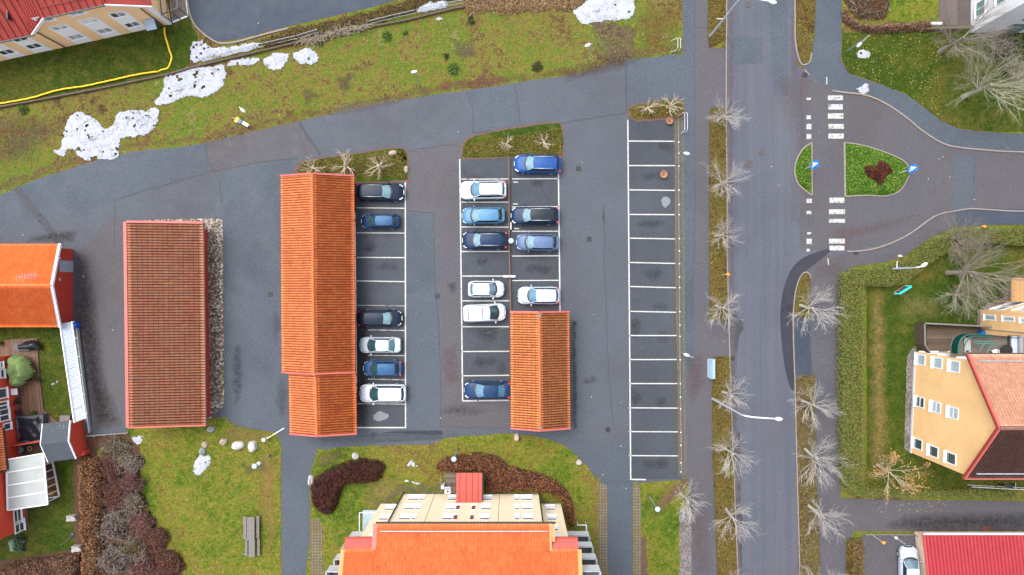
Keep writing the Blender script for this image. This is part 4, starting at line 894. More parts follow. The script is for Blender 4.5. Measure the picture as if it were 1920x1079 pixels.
tag(rg.build('garden_ring', plain('pale_rope', A_(216,196,140), .8), origin=P(57,841)), 'pale rope ring lying on the dark ground by the blue grey chair', 'ring')
MBn = MB().prism(px([(14,838),(82,826),(84,846),(50,852),(14,862)]), 0, .05); tag(MBn.build('soil_bed', M['dirt']), kind='structure')

# ---- big apartment house at the bottom edge
ah = thing('apartment_house', P(883, 1030), 'large cream apartment house with a vivid orange tiled roof at the bottom edge', 'apartment house')
yF, yW = P(0,925).y, P(0,943).y; xa, xb, xc, xd = P(715,0).x, P(757.5,0).x, P(1009.5,0).x, P(1051,0).x; yb = -52; zt = 10.9
MB().prism([(xb,yF),(xb,yW),(xa,yW),(xa,yb),(xd,yb),(xd,yW),(xc,yW),(xc,yF)], .35, zt).build('wall', M['cream_wall'], ah)
MB().prism([(xb-.03,yF+.03),(xb-.03,yW+.03),(xa-.03,yW+.03),(xa-.03,yb),(xd+.03,yb),(xd+.03,yW+.03),(xc+.03,yW+.03),(xc+.03,yF+.03)], 0, .35).build('plinth', M['greygravel'], ah)
yA = 442.5*59/K; yA = -yA; yB_ = -470.5*59/K; xL, xR, xl_, xr_ = -310*59/K, 121*59/K, -253*59/K, 71*59/K; sl = .5; ze = 11.0
yr = -36.5; zr_ = ze+(yA-yr)*sl
def zat(y): return ze+(yA-y)*sl*.9
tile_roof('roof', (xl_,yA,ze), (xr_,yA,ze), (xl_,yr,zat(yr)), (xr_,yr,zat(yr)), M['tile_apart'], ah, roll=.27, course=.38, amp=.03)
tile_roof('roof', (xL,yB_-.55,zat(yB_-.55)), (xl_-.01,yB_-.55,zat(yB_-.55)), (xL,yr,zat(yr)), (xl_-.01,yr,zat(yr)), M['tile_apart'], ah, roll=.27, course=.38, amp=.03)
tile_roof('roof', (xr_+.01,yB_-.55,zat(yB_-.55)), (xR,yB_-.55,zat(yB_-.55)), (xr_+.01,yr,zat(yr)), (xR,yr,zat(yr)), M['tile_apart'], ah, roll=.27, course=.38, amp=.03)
MB().slab([(xL,yr,zat(yr)),(xR,yr,zat(yr)),(xR,yb-1,ze),(xL,yb-1,ze)][::-1], .1).build('roof', M['tile_apart'], ah)
trim(ah, [Vector((xl_-.1,yA+.06,ze+.0)), Vector((xr_+.5,yA+.06,ze+.0))], M['gutter'], .14, .14, 'gutter')
zz = zat(yB_-.55)
def strip(pts, m, nm='flashing'): MB().slab(pts, .06).build(nm, m, ah)
strip([(xL-.1,yB_+.02,ze+.02),(xL-.1,yB_-.6,zz+.08),(xl_+.02,yB_-.6,zz+.08),(xl_+.02,yB_+.02,ze+.02)], M['pinkmetal']); strip([(xr_-.02,yB_+.02,ze+.02),(xr_-.02,yB_-.6,zz+.08),(xR+.1,yB_-.6,zz+.08),(xR+.1,yB_+.02,ze+.02)], M['pinkmetal'])
trim(ah, [Vector((xL-.1,yB_+.06,ze)), Vector((xl_-.1,yB_+.06,ze))], M['redmetal'], .14, .2, 'eaves_board'); trim(ah, [Vector((xr_+.1,yB_+.06,ze)), Vector((xR+.1,yB_+.06,ze))], M['redmetal'], .14, .2, 'eaves_board')
strip([(xl_-.3,yA+.02,ze+.1),(xl_-.3,yB_-.6,zz+.1),(xl_+.06,yB_-.6,zz+.1),(xl_+.06,yA+.02,ze+.1)], M['pinkmetal'])
strip([(xr_-.05,yA+.02,ze+.12),(xr_-.05,yB_-.7,zz+.14),(xr_+.12,yB_-.7,zz+.14),(xr_+.12,yA+.02,ze+.12)], M['orangeboard'], 'verge_board'); strip([(xr_+.16,yA,ze+.0),(xr_+.16,yB_-.05,zat(yB_)),(xr_+.42,yB_-.05,zat(yB_)),(xr_+.42,yA,ze+.0)], M['orangeboard'], 'verge_board')
for x, s in ((xL,-1),(xR,1)):
    strip([(x-.28*(s<0),yB_-.6,zz+.1),(x-.28*(s<0),yr,zat(yr)+.1),(x+.28*(s>0)+.05,yr,zat(yr)+.1),(x+.28*(s>0)+.05,yB_-.6,zz+.1)], M['orangeboard'], 'verge_board')
MB().tube([(xl_+.35,yA-.55,zat(yA-.55)+.12),(xr_-.2,yA-.55,zat(yA-.55)+.12)], .04, 6).build('snow_guard', M['steel'], ah)
MB().tube([(xb-.02,yF+.1,.05),(xb-.02,yF+.1,zt)], .07, 6).build('downpipe', M['gutter'], ah); MB().tube([(xc+.08,yF+.03,.05),(xc+.08,yF+.03,zt)], .07, 6).build('downpipe', M['gutter'], ah)
for u0, u1 in ((816,808),(937,938.5)): 
    p = P(u0,925); MB().box(p.x-.02,yF+.003,.35,p.x+.02,yF+.012,zt).build('wall_joint', plain('joint_brown', A_(150,138,112), .8), ah)
blind = plain('white_blind', (.86,.88,.9), .5, .04); pinkb = plain('dark_red_blind', A_(150,70,62), .7)  # white one paints the sky reflected low in the glass
def awin(wall_y, u, v, wpx, z, hh, curt=None, glass='glass'):
    s = (H-z)/K; x = (u-960)*s; A_w = Vector((0, wall_y, 0)); B_w = Vector((1, wall_y, 0)); hw = wpx*s/2; up_ = Vector((0,1,0))
    w_ = window(ah, A_w, B_w, x-hw, z-hh/2, x+hw, z+hh/2, gm=M[glass], fr=.07, dep=.03, sill=.13, out=up_)
    MB().add([(x-hw+.03, wall_y+.026, z-hh/2+.02), (x+hw-.03, wall_y+.026, z-hh/2+.02), (x+hw-.03, wall_y+.026, z+hh/2-.34 if not curt else z+hh/2-.1), (x-hw+.03, wall_y+.026, z+hh/2-.34 if not curt else z+hh/2-.1)], [(3,2,1,0)]).build('blind', blind if not curt else curt, w_)
rows = [(1.75, 933), (4.6, 951), (7.4, 969)]
for zi, (z, v) in enumerate(rows):
    f = (H-1.75)/(H-z)
    for u, wd, ct in [(776,20,None),(792,7,None),(849,18,None),(863,8,pinkb if zi else None),(891,8,pinkb),(913,18,None),(969,8,None),(987,20,None)]:
        if zi == 0 and u in (863,891): continue
        awin(yF, 960+(u-960)*f, v, wd*1.0, z, 1.25, ct)
for zi, z in enumerate((1.75, 4.6, 7.4, 9.9)):
    f = (H-1.75)/(H-z)
    awin(yW, 960+(731-960)*f, 0, 18, z, 1.25); awin(yW, 960+(1031.5-960)*f, 0, 17, z, 1.25)
# balconies on both gables
def balcony(x0, x1, ytop, lev, fullv=True):
    for i, zf in enumerate(lev):
        bt = MB().box(min(x0,x1), ytop-5.2, zf-.18, max(x0,x1), ytop, zf); b_ = bt.build('balcony', M['offwhite'], ah)
        o = MB(); xo = x1; t = .05
        o.box(min(x0,x1)+(.0), ytop-.05, zf+.05, max(x0,x1), ytop+.0, zf+1.05); o.box(min(xo-.05,xo)+(0 if x1 > x0 else .05), ytop-5.2, zf+.05, max(xo-.05,xo)+(0 if x1 > x0 else .05), ytop-.051, zf+1.05)
        o.build('railing', M['offwhite'], b_)
        hr = MB(); hr.bar((x0, ytop-.02, zf+1.12), (x1, ytop-.02, zf+1.12), .1, .07); hr.bar((x1, ytop, zf+1.12), (x1, ytop-5.2, zf+1.12), .1, .07)
        hr.tube([((x0+x1)/2, ytop-.08, zf+.2), ((x0+x1)/2, ytop-.08, zf+1.1)], .03, 5); hr.build('handrail', M['steel'], b_)
        sb = MB().box(min(x0,x1), ytop-1.35, zf+.004, max(x0,x1), ytop-.3, zf+.02); sb.build('mat', M['darkgrey'], b_)  # dark strip along the front of the balcony floor
balcony(xd+.01, 7.5, -24.02, (2.8, 5.6, 8.4, 11.0)); balcony(xa-.01, -15.75, -24.05, (2.8, 5.6, 8.4, 11.0))
mb = MB(); zt1 = 1.1
for x0, x1 in ((xd, 7.5),):
    mb.bar((x0+1.6,-23.95,zt1),(x1,-23.95,zt1),.08,.08); mb.bar((x1,-23.95,zt1),(x1,-25.6,zt1),.1,.1)
    for x in (x0+1.7, x1): mb.tube([(x,-23.95,0),(x,-23.95,zt1)], .04, 5)
mb.build('terrace_rail', M['offwhite'], ah)
mb = MB(); mb.bar((xa-.1,-22.7,1.1),(xa-2.0,-22.7,1.1),.08,.08); mb.bar((xa-2.0,-22.7,1.1),(xa-2.0,-25,1.1),.08,.08); mb.build('terrace_rail', M['offwhite'], ah)
MB().box(xa-1.9,-25,.02,xa-.1,-22.8,.08).build('terrace_floor', M['glasspale'], ah)
# entrance porch of red sheet metal
pz = 2.95; pp = [P(855.5,888,pz), P(903.5,888,pz), P(903.5,941,pz), P(855.5,941,pz)]; ypr = yF-.0
pp[2].y = pp[3].y = yF+.02
en = MB().slab([(pp[0].x,pp[0].y,2.8),(pp[1].x,pp[1].y,2.8),(pp[2].x,yF+.02,3.15),(pp[3].x,yF+.02,3.15)][::-1], .12).build('porch_roof', M['redmetal'], ah)
sm2 = MB()
for x in (862,874,885.5,896.5): a = P(x,888,2.83); f = 1.0; sm2.bar((a.x,pp[0].y,2.84),(a.x,yF+.05,3.19), .04, .05)
sm2.build('seam', plain('dark_seam', A_(150,50,42), .5), en)
pw = MB(); q = P(858,885); q2 = P(907,885)
pw.box(q.x,q.y-.1,0,q2.x,q.y,2.5); pw.box(q2.x-.1,yF+.01,0,q2.x,q.y-.101,2.5); pw.build('porch_wall', M['wood_grey'], ah)
MB().prism(px([(834,886),(855,886),(855,924),(834,924)]), 0, .12).build('porch_steps', M['deck_grey'], ah)
mb = MB(); mb.bar(rise(P(828,890),.9), rise(P(829,918),.9), .07, .07)
for v in (890,904,918): mb.tube([P(828,v), rise(P(828.5,v),.9)], .035, 5)
mb.build('handrail', M['wood_grey'], ah)
mbx = MB().box(*P(829,912)[:2], 0, *P(834,906)[:2], 1.0); tag(mbx.build('letter_box', M['white'], origin=P(831,909)), 'small white box standing beside the porch steps', 'box')
sgn = thing('notice_sign', P(839, 922), 'white notice sign with a dark red oval mark and blue top by the porch', 'sign')
q = P(839,921,2.6); MB().box(q.x-.28, q.y-.28, 2.2, q.x+.28, q.y+.3, 2.6).build('sign_box', M['white'], sgn)
MB().lathe([(.13,0),(.12,.01)], (q.x+.03, q.y-.05, 2.602), 14).build('emblem', plain('dark_red_mark', A_(140,40,40), .6), sgn)
MB().box(q.x-.24, q.y+.14, 2.602, q.x+.24, q.y+.26, 2.62).build('blue_band', plain('blue_mark', A_(50,90,150), .5), sgn); MB().tube([(q.x,q.y,0),(q.x,q.y,2.2)], .04, 6).build('post', M['steel'], sgn)

# ---- yellow house on the right
yh = thing('house', P(1780, 755), 'yellow gabled house, pale tiles on one slope and dark brown tiles on the other', 'house')
xw = 754*70/K; yN, yS = P(0,660).y, P(0,848).y; ym = (yN+yS)/2; ze, zr = 9.0, 12.95; xv = xw-.5; xe = 60
yNe, ySe = -5.97, -17.0
xwS = P(1705.5,848).x
MB().prism([(xwS,yS),(xe,yS),(xe,yN),(xw,yN)], .35, ze-.2).build('wall', M['yellow_wall'], yh)
MB().prism([(xwS-.04,yS-.03),(xe,yS-.03),(xe,yN+.03),(xw-.04,yN+.03)], 0, .35).build('plinth', M['offwhite'], yh)
MB().add([(xwS,yS,ze-.2),(xw,yN,ze-.2),((xw+xwS)/2,ym,zr-.35)], [(0,2,1)]).build('gable', M['yellow_wall'], yh)
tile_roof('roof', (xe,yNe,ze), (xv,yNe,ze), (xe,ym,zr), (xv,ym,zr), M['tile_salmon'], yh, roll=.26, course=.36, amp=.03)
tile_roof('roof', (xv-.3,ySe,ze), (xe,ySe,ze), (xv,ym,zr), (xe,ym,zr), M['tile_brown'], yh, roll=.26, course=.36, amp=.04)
v3 = [Vector((xv-.05,yNe+.03,ze)), Vector((xv-.05,ym,zr)), Vector((xv-.35,ySe-.03,ze))]
trim(yh, [p+Vector((-.1,0,.02)) for p in v3], plain('red_verge_side', A_(176,68,58), .5), .10, .24); trim(yh, [p+Vector((.05,0,.10)) for p in v3], M['pinkmetal'], .18, .08)
ridge_caps(yh, (xv,ym,zr+.06), (xe,ym,zr+.06), M['tile_salmon'] if False else plain('brown_ridge', A_(150,106,88), .8, .25, 5), .17)
zg = lambda y, s: ze+(abs(y-(yNe if s > 0 else ySe)))*(zr-ze)/(abs(ym-(yNe if s>0 else ySe)))
MB().tube([(xv+.6,yNe-.55,zg(yNe-.55,1)+.14),(xe,yNe-.55,zg(yNe-.55,1)+.14)], .07, 6).build('snow_guard', M['steel'], yh); MB().tube([(xv+.4,ySe+.5,zg(ySe+.5,-1)+.14),(xe,ySe+.5,zg(ySe+.5,-1)+.14)], .07, 6).build('snow_guard', M['steel'], yh)
trim(yh, [Vector((xv-.3,ySe-.08,ze-.05)), Vector((xe,ySe-.08,ze-.05))], M['pinkmetal'], .14, .14, 'gutter'); trim(yh, [Vector((xv,yNe+.06,ze-.05)), Vector((xe,yNe+.06,ze-.05))], M['gutter'], .12, .12, 'gutter')
A, B = Vector((xw,yN,0)), Vector((xwS,yS,0))
for qd, g_ in [([(1721,666),(1733,684)],'glasspale'),([(1750,671),(1767,691)],'glasspale'),([(1781,677),(1800,698)],'glasspale'),([(1718,745),(1733,764)],'glass'),([(1747,753),(1764,775)],'glasspale'),([(1779,763),(1797,786)],'glasspale'),([(1714,824),(1729,842)],'glass'),([(1743,836),(1759,858)],'glass'),([(1774,849),(1793,871)],'glass')]:
    q = [onwall(A,B,*x) for x in qd]; zc = (q[0].z+q[1].z)/2; yc = (q[0].y+q[1].y)/2; hw = .5
    dvec = (B-A).normalized(); s_ = (Vector((q[0].x,yc,0))-A).length
    window(yh, A, B, s_-hw, zc-.68, s_+hw, zc+.68, gm=M[g_], fr=.11, dep=.04, sill=.22, out=Vector((-1,0,0)), hm=1 if qd[0][1] > 700 and qd[0][1] < 800 else 0)
for i, (x0, x1) in enumerate(((41.5,43.2),(44.4,46.2))):
    for z in (1.2,4.2,7.0): window(yh, Vector((0,yN,0)), Vector((1,yN,0)), x0, z-.5, x1, z+.8, gm=M['glasspale'], fr=.14, out=Vector((0,1,0)))
q = P(1811,896,8.6)
sv = MB(); sv.box(47.6,-13.9,11.55,52,-13.5,11.75); 
sky_w = MB().slab([(46.6,ym-.35,zr+.02),(46.6,ym-.95,zr-.40),(60,ym-.95,zr-.40),(60,ym-.35,zr+.02)][::-1], -.12).build('roof_light', M['offwhite'], yh)
MB().slab([(46.75,ym-.43,zr+.1),(46.75,ym-.87,zr-.22),(60,ym-.87,zr-.22),(60,ym-.43,zr+.1)][::-1], -.03).build('pane', M['glasspale'], sky_w)
# ---- wing of the next yellow house
yw = thing('house', P(1850, 600), 'tall yellow house wing with white framed windows behind the wooden deck', 'house')
p0, p1, p2_, p3_ = P(1838,583), P(1895,565), P(2100,565), P(1838,662)
MB().prism([(p0.x,p0.y),(p3_.x,yN+.02),(60,yN+.02),(60,p1.y),(p1.x,p1.y)], 0, 9.4).build('wall', M['yellow_wall'], yw)
MB().prism([(p0.x-.4,p0.y+.1),(p3_.x-.4,yN+.1),(60,yN+.1),(60,p1.y+.4),(p1.x-.1,p1.y+.4)], 9.41, 9.6).build('roof', M['slate'], yw)
A, B = Vector((p0.x,p0.y,0)), Vector((p3_.x,yN,0))
for qd in ([(1847,591),(1866,601)], [(1881,594),(1902,603)], [(1914,597),(1930,606)]): pane_window(yw, A, B, qd, gm=M['glasspale'], fr=.12)
A, B = Vector((p0.x,p0.y,0)), Vector((p1.x,p1.y,0)); dd_ = (B-A).normalized(); nn_ = Vector((dd_.y,-dd_.x,0)); nn_ = nn_ if nn_.x < 0 else -nn_
for s0, s1 in ((.5,1.5),(1.9,2.9)):
    for z in (1.0,4.0,6.8): window(yw, A, B, s0, z, s1, z+1.5, gm=M['glasspale'], fr=.14, out=nn_)
MB().tube([(p0.x-.05,P(0,617).y,.3),(p0.x-.05,P(0,617).y,9.2)], .05, 6).build('downpipe', M['steel'], yw)
db = MB().prism(px([(1897,523),(1990,523),(1990,566),(1897,566)], 2.5), 2.3, 2.5); bo = thing('roof_terrace', P(1920,545,0), 'tan boarded flat porch roof at the right edge above the yellow wing', 'porch roof')
db.build('deck', M['deck_tan'], bo); mb = MB(); q0, q1, q2 = P(1897.5,523,2.6), P(1897.5,566,2.6), P(1990,523,2.6); mb.bar(q0, q1, .12, .14); mb.bar(q0, q2, .12, .14); mb.bar(rise(q1,0), rise(q1,2.3), .12, .12); mb.bar(rise(q0,0), rise(q0,2.3), .12, .12); mb.build('edge_rail', plain('tan_edge', A_(206,160,100), .7), bo)
# deck in the corner and its board fences
dk = MB().prism(px([(1736,612),(1838,612),(1838,662),(1736,662)]), 0, .14); tag(dk.build('terrace', M['deck_grey']), kind='structure')
f1 = thing('board_fence', P(1716,606), 'tall brown board fence enclosing the terrace on its north side', 'fence')
mb = MB(); a_, b_ = P(1716,605,0), P(1838,611,0); mb.bar(rise(a_,.85), rise(b_,.85), .06, 1.6); mb.build('boards', plain('dark_brown_boards', A_(92,74,60), .8, .25, 6), f1); MB().bar(rise(a_,1.7), rise(b_,1.7), .16, .06).build('cap_rail', M['wood_grey'], f1)
f2 = thing('board_fence', P(1715,625), 'brown board fence on the west side of the terrace with a slanting end', 'fence')
mb = MB(); a_, b_, c_ = P(1715,606,0), P(1716,645,0), P(1731,662,0); mb.bar(rise(a_,.85), rise(b_,.85), .06, 1.6); mb.bar(rise(b_,.7), rise(c_,.5), .06, 1.3); mb.build('boards', plain('dark_brown_boards', A_(92,74,60)), f2)
mb = MB(); mb.bar(rise(a_,1.7), rise(b_,1.7), .14, .06); mb.bar(rise(b_,1.7), rise(c_,1.3), .14, .06); mb.build('cap_rail', M['wood_grey'], f2)
rk = MB(); 
for dx_ in (.25,.5): rk.bar(rise(a_,.9)+Vector((dx_,-.1,0)), rise(b_,.9)+Vector((dx_,0,0)), .07, .07)
for t in (0,.5,1): q = a_.lerp(b_, t); rk.tube([Vector((q.x+.4,q.y,0)), Vector((q.x+.4,q.y,.9))], .03, 5)
tag(rk.build('drying_rack', M['offwhite'], origin=a_), 'white two rail rack just inside the terrace fence', 'rack')
mb = MB().lathe([(.25,0),(.3,.5),(.24,.8)], n=14); b_ = mb.build('water_butt', plain('bright_blue_plastic', A_(20,110,200), .4), local=True); b_.location = P(1834,624); tag(b_, 'bright blue tub on the terrace against the yellow wing', 'tub')
# green upper balcony
gb = thing('green_balcony', P(1800,650), 'dark green metal balcony with rounded corner and lattice floor between the yellow houses', 'balcony')
gz = 5.6; zf = gz
def gp(u, v, z=6.6): return P(u, v, z)
outl = [gp(1796,664), gp(1797,648), gp(1802,636), gp(1812,629), gp(1826,627.5), gp(1860,629), gp(1925,634)]
sm_o = smooth_line([(p.x,p.y) for p in outl], 5)
fl = [(x, y) for x, y in sm_o]+[(outl[-1].x, yN+.05), (outl[0].x, yN+.05)]
MB().prism(fl, zf-.15, zf, bottom=True).build('floor', plain('grey_balcony_floor', A_(132,122,112), .85, .12, 3), gb)
tealp = plain('dark_green_metal', A_(14,104,92), .45, .15, 3)
mb = MB()
for i in range(len(sm_o)-1):
    a, b = sm_o[i], sm_o[i+1]; mb.add([(a[0],a[1],zf+.05),(b[0],b[1],zf+.05),(b[0],b[1],zf+.95),(a[0],a[1],zf+.95)], [(0,1,2,3),(3,2,1,0)])
mb.build('railing', tealp, gb)
for r_, k_ in ((0,.06),(.55,.05),(2.0,.05),(2.6,.05)):
    line_ = [(x+r_*(1 if i < 16 else .25), y-r_*.32) for i, (x, y) in enumerate(sm_o)]
    MB().tube([(x, y, zf+1.0) for x, y in line_[:26]], k_, 5).build('hoop', tealp if r_ < 1.9 else plain('grey_teal_metal', A_(84,130,124), .45), gb)
lt_ = MB(); lx0, lx1, ly0, ly1 = gp(1820,0).x, gp(1832,0).x, gp(0,662).y, gp(0,632).y
n_ = 9
for i in range(-3, n_): 
    for s in (1,-1):
        x_ = lx0+(lx1-lx0)*.5; a = Vector((lx0, ly0+(ly1-ly0)*(i/n_), zf+.1)); b = Vector((lx1, ly0+(ly1-ly0)*((i+3)/n_), zf+.1))
        if s < 0: a.y, b.y = b.y, a.y
        if min(a.y,b.y) >= ly0-.01 and max(a.y,b.y) <= ly1+.01: lt_.bar(a, b, .05, .03)
lt_.build('lattice', M['white'], gb)
MB().box(lx0,ly0,zf+.004,lx1,ly1,zf+.03).build('lattice_backing', M['black'], gb)
st = thing('outdoor_sofa', P(1905,647,6), 'grey cushioned sofa on the green balcony', 'sofa'); st.location.z = zf; q = P(1906,648,6.2)
MB().box(q.x-.45,q.y-1.0,zf+.05,q.x+.45,q.y+.9,zf+.42).build('base', M['darkgrey'], st); MB().box(q.x-.42,q.y-.95,zf+.42,q.x+.1,q.y+.85,zf+.55).build('cushion', plain('pale_grey_cushion', (.42,.48,.56), .8), st); MB().box(q.x+.12,q.y-.95,zf+.42,q.x+.44,q.y+.85,zf+.85).build('backrest', plain('grey_cushion', (.24,.27,.33), .8), st)
tb = thing('dark_table', P(1885,657,6), 'black round table on the green balcony', 'table'); tb.location.z = zf; q = P(1886,657,6.2)
MB().lathe([(.55,0),(.55,.04)], (q.x,q.y,zf+.7), 18).build('tabletop', M['black'], tb); MB().tube([(q.x,q.y,zf),(q.x,q.y,zf+.7)], .06, 6).build('leg', M['black'], tb)
wc = chair(1867,661,.3,'white plastic chair on the green balcony', M['white'], zf); wc.location = (P(1868,661,6.2).x, P(1868,661,6.2).y, zf)

# ---- red corrugated garage, lower right
rg_ = thing('garage', P(1820,1040), 'low garage with a bright red corrugated roof at the lower right corner', 'garage')
g0, g1 = P(1715,997), P(1726,1120); hz = 2.0
MB().prism([(g0.x,g0.y),(g1.x,g1.y),(g1.x+18,g1.y),(g0.x+18,g0.y)][::-1], 0, hz).build('wall', plain('pale_peach_render', AW(216,190,168), .85, .08, 2), rg_)
r0, r1 = P(1734,1003,hz+.15), P(1748,1130,hz+.5); k = 118; wv = MB(); W_ = 16.0; pitch = .36; sub = 6; n_ = int(W_/pitch)*sub
vs = []; fs = []
for i in range(n_+1):
    x = W_*i/n_; h = .045*math.cos(2*math.pi*x/pitch); vs += [(r0.x+x, r0.y, r0.z+h), (r1.x+x, r1.y, r1.z+h)]
    if i: fs.append((2*i-2, 2*i-1, 2*i+1, 2*i))
def corr():
    m, t, b = _new('red_corrugated_sheet'); c = coord(t); f = nz(t, c, 1, 5, .7)
    t.links.new(ramp(t, f, [(.3, A_(166,28,42)), (.7, A_(186,40,52))]), b.inputs['Base Color']); b.inputs['Roughness'].default_value = .4; return m
o = MB().add(vs, fs).build('roof', corr(), rg_, smooth=True)
trim(rg_, [r0+Vector((0,.1,.0)), r0+Vector((W_,.1,0))], M['offwhite'], .2, .14, 'gutter'); trim(rg_, [Vector((g0.x+.1,g0.y-.1,hz+.02)), r0+Vector((-.1,.05,-.05))], M['white'], .12, .12)
trim(rg_, [r0+Vector((-.12,0,.0)), r1+Vector((-.12,0,0))], plain('red_edge', A_(206,72,72), .5), .2, .16, 'verge_board')
MB().tube([P(1716,1000,.1), P(1716,1000,1.9)], .04, 6).build('downpipe', M['white'], rg_)
# ---- white house, top right
wh = thing('house', P(1870,20), 'white rendered house with tall dark windows at the top right corner', 'house')
q = P(1819,62); MB().prism([(q.x,q.y),(68,q.y),(68,52),(q.x,52)], 0, 10).build('wall', plain('white_render', AW(214,216,222), .85, .05, 1), wh)
MB().prism([(q.x-.4,q.y-.4),(68.4,q.y-.4),(68.4,52.4),(q.x-.4,52.4)], 10.01, 10.25).build('roof', M['darkgrey'], wh)
A, B = Vector((q.x,q.y,0)), Vector((q.x,52,0)); greeng = plain('greenish_glass', (.12,.24,.22), .12, .3, 3, spec=.8)
for s0, z0, s1, z1 in ((1.2,.9,2.6,2.2),(1.2,3.8,2.6,5.1),(4.0,.9,5.4,2.2),(4.0,3.8,5.4,5.1),(1.2,6.6,2.6,7.9)): window(wh, A, B, s0, z0, s1, z1, gm=greeng, out=Vector((-1,0,0)), mull=1)
A, B = Vector((q.x,q.y,0)), Vector((68,q.y,0))
for s0, z0, s1, z1 in ((2.8,.4,4.6,2.3),(6.2,.4,8,2.3),(2.8,3.6,4.6,5.2),(2.8,6.4,4.6,8.0)): window(wh, A, B, s0, z0, s1, z1, gm=greeng, fm=M['darkgrey'], out=Vector((0,-1,0)))

# ---- peach house with the red sheet roof, top left
ph = thing('house', P(150,20), 'peach rendered house with a red seamed metal roof at the top left corner', 'house')
L0 = P(-160,150.7); a_ = P(125,88.5); b_ = P(322,45.5); d_ = (b_-a_).normalized(); nb = Vector((-d_.y, d_.x, 0)); nb = nb if nb.y > 0 else -nb
Wc = (b_-a_).length; L0 = a_-d_*16; ze = 4.6; zt = 7.05
def F(s, z, o=0): return a_+d_*s+nb*o+Vector((0,0,z))
D = 14
MB().prism([F(-16,0)[:2], F(0,0)[:2], F(0,0,D)[:2], F(-16,0,D)[:2]], 0, ze).build('wall', M['peach_wall'], ph)
s1_, s2_ = 2.5, 8.2
mb = MB(); pf = [F(0,0), F(Wc,0), F(Wc,ze), F(s2_,zt), F(s1_,zt), F(0,ze)]; pb = [p+nb*D for p in pf]
mb.add(pf+pb, [(0,1,2,3,4,5),(11,10,9,8,7,6)]+[(i, i+6, (i+1)%6+6, (i+1)%6) for i in range(6)]).build('wall', M['peach_wall'], ph)
ov = .35
def slabr(pts, m=M['redroof'], nm='roof', t=.08): return MB().slab(pts, t).build(nm, m, ph)
slabr([F(-16,ze-.1,-ov), F(-.1,ze-.1,-ov), F(-.1,ze+5.2,D/2), F(-16,ze+5.2,D/2)])
slabr([F(-.35,ze,-ov), F(s1_,zt+.05,-ov), F(s1_,zt+4.3,D/2), F(-.35,zt+1.4,D/2)])
slabr([F(s1_-.1,zt+.06,-ov), F(s2_+.1,zt+.06,-ov), F(s2_+.1,zt+4.4,D/2), F(s1_-.1,zt+4.4,D/2)])
slabr([F(s2_,zt+.05,-ov), F(Wc+.5,ze+.35,-ov), F(Wc+.5,ze+.35,D), F(s2_,zt+1.6,D)])
slabr([F(-16,ze+5.15,D/2), F(Wc,ze+5.15,D/2), F(Wc,ze,D+.4), F(-16,ze,D+.4)])
sm3 = MB()
for i in range(24):
    s = -15.6+i*.65; sm3.bar(F(s,ze-.02,-ov), F(s,ze+5.28,D/2), .045, .06)
for i in range(9):
    s = s1_+.1+i*.69; sm3.bar(F(s,zt+.14,-ov), F(s,zt+4.48,D/2), .045, .06)
for i in range(7):
    t = i/7; sm3.bar(F(-.35+2.8*t,ze+.08+(zt-ze)*t,-ov), F(-.35+2.85*t,zt+1.5+2.9*t,D/2), .045, .06)
sm3.build('roof_seams', plain('darker_red_seam', A_(142,44,38), .5, .1), ph)
sm4 = MB(); sm4.tube([F(-16,ze+.35,.3), F(-.6,ze+.35,.3)], .035, 5); sm4.tube([F(s1_+.2,zt+.6,.35), F(s2_,zt+.6,.35)], .035, 5); sm4.build('snow_guard', plain('rust_rail', A_(150,80,60), .6), ph)
trim(ph, [F(-16,ze-.05,-ov-.06), F(-.2,ze-.05,-ov-.06)], M['gutter'], .12, .12, 'gutter'); trim(ph, [F(s1_,zt,-ov-.06), F(s2_,zt,-ov-.06)], M['gutter'], .12, .12, 'gutter')
trim(ph, [F(-.35,ze,-ov-.03), F(s1_,zt,-ov-.03)], M['white'], .1, .24); trim(ph, [F(s2_,zt,-ov-.03), F(Wc+.5,ze+.3,-ov-.03)], M['white'], .1, .24)
for s in (-.05, Wc-.75): MB().tube([F(s,.05,-.12), F(s,ze-.1,-.12)], .06, 6).build('downpipe', M['gutter'], ph)
MB().slab([F(Wc-.06,.05,-.03), F(Wc+.22,.05,-.03), F(Wc+.22,ze,-.03), F(Wc-.06,ze,-.03)], .02) if False else MB().prism([F(Wc-.35,0,-.05)[:2], F(Wc+.02,0,-.05)[:2], F(Wc+.02,0,.2)[:2], F(Wc-.35,0,.2)[:2]], 0, ze).build('corner_board', M['white'], ph)
slabr([F(-6.2,ze+1.8,2.2), F(-4.9,ze+1.8,2.2), F(-4.9,ze+3.2,4.1), F(-6.2,ze+3.2,4.1)], plain('roof_window_frame', (.25,.33,.42), .4), 'roof_window', -.2)
slabr([F(-6.05,ze+2.12,2.35), F(-5.05,ze+2.12,2.35), F(-5.05,ze+3.3,3.95), F(-6.05,ze+3.3,3.95)], plain('roof_window_glass', (.45,.55,.68), .1), 'roof_window_pane', -.05)
MB().slab([F(-3.2,ze+.62,.6), F(-2.75,ze+.62,.6), F(-3.4,ze+1.9,2.3), F(-3.85,ze+1.9,2.3)], -.05).build('roof_hatch', M['pinkmetal'], ph); MB().box(*F(-1.6,0,.9)[:2], ze+.8, *F(-1.25,0,1.9)[:2], ze+1.4).build('chimney', M['gutter'], ph)
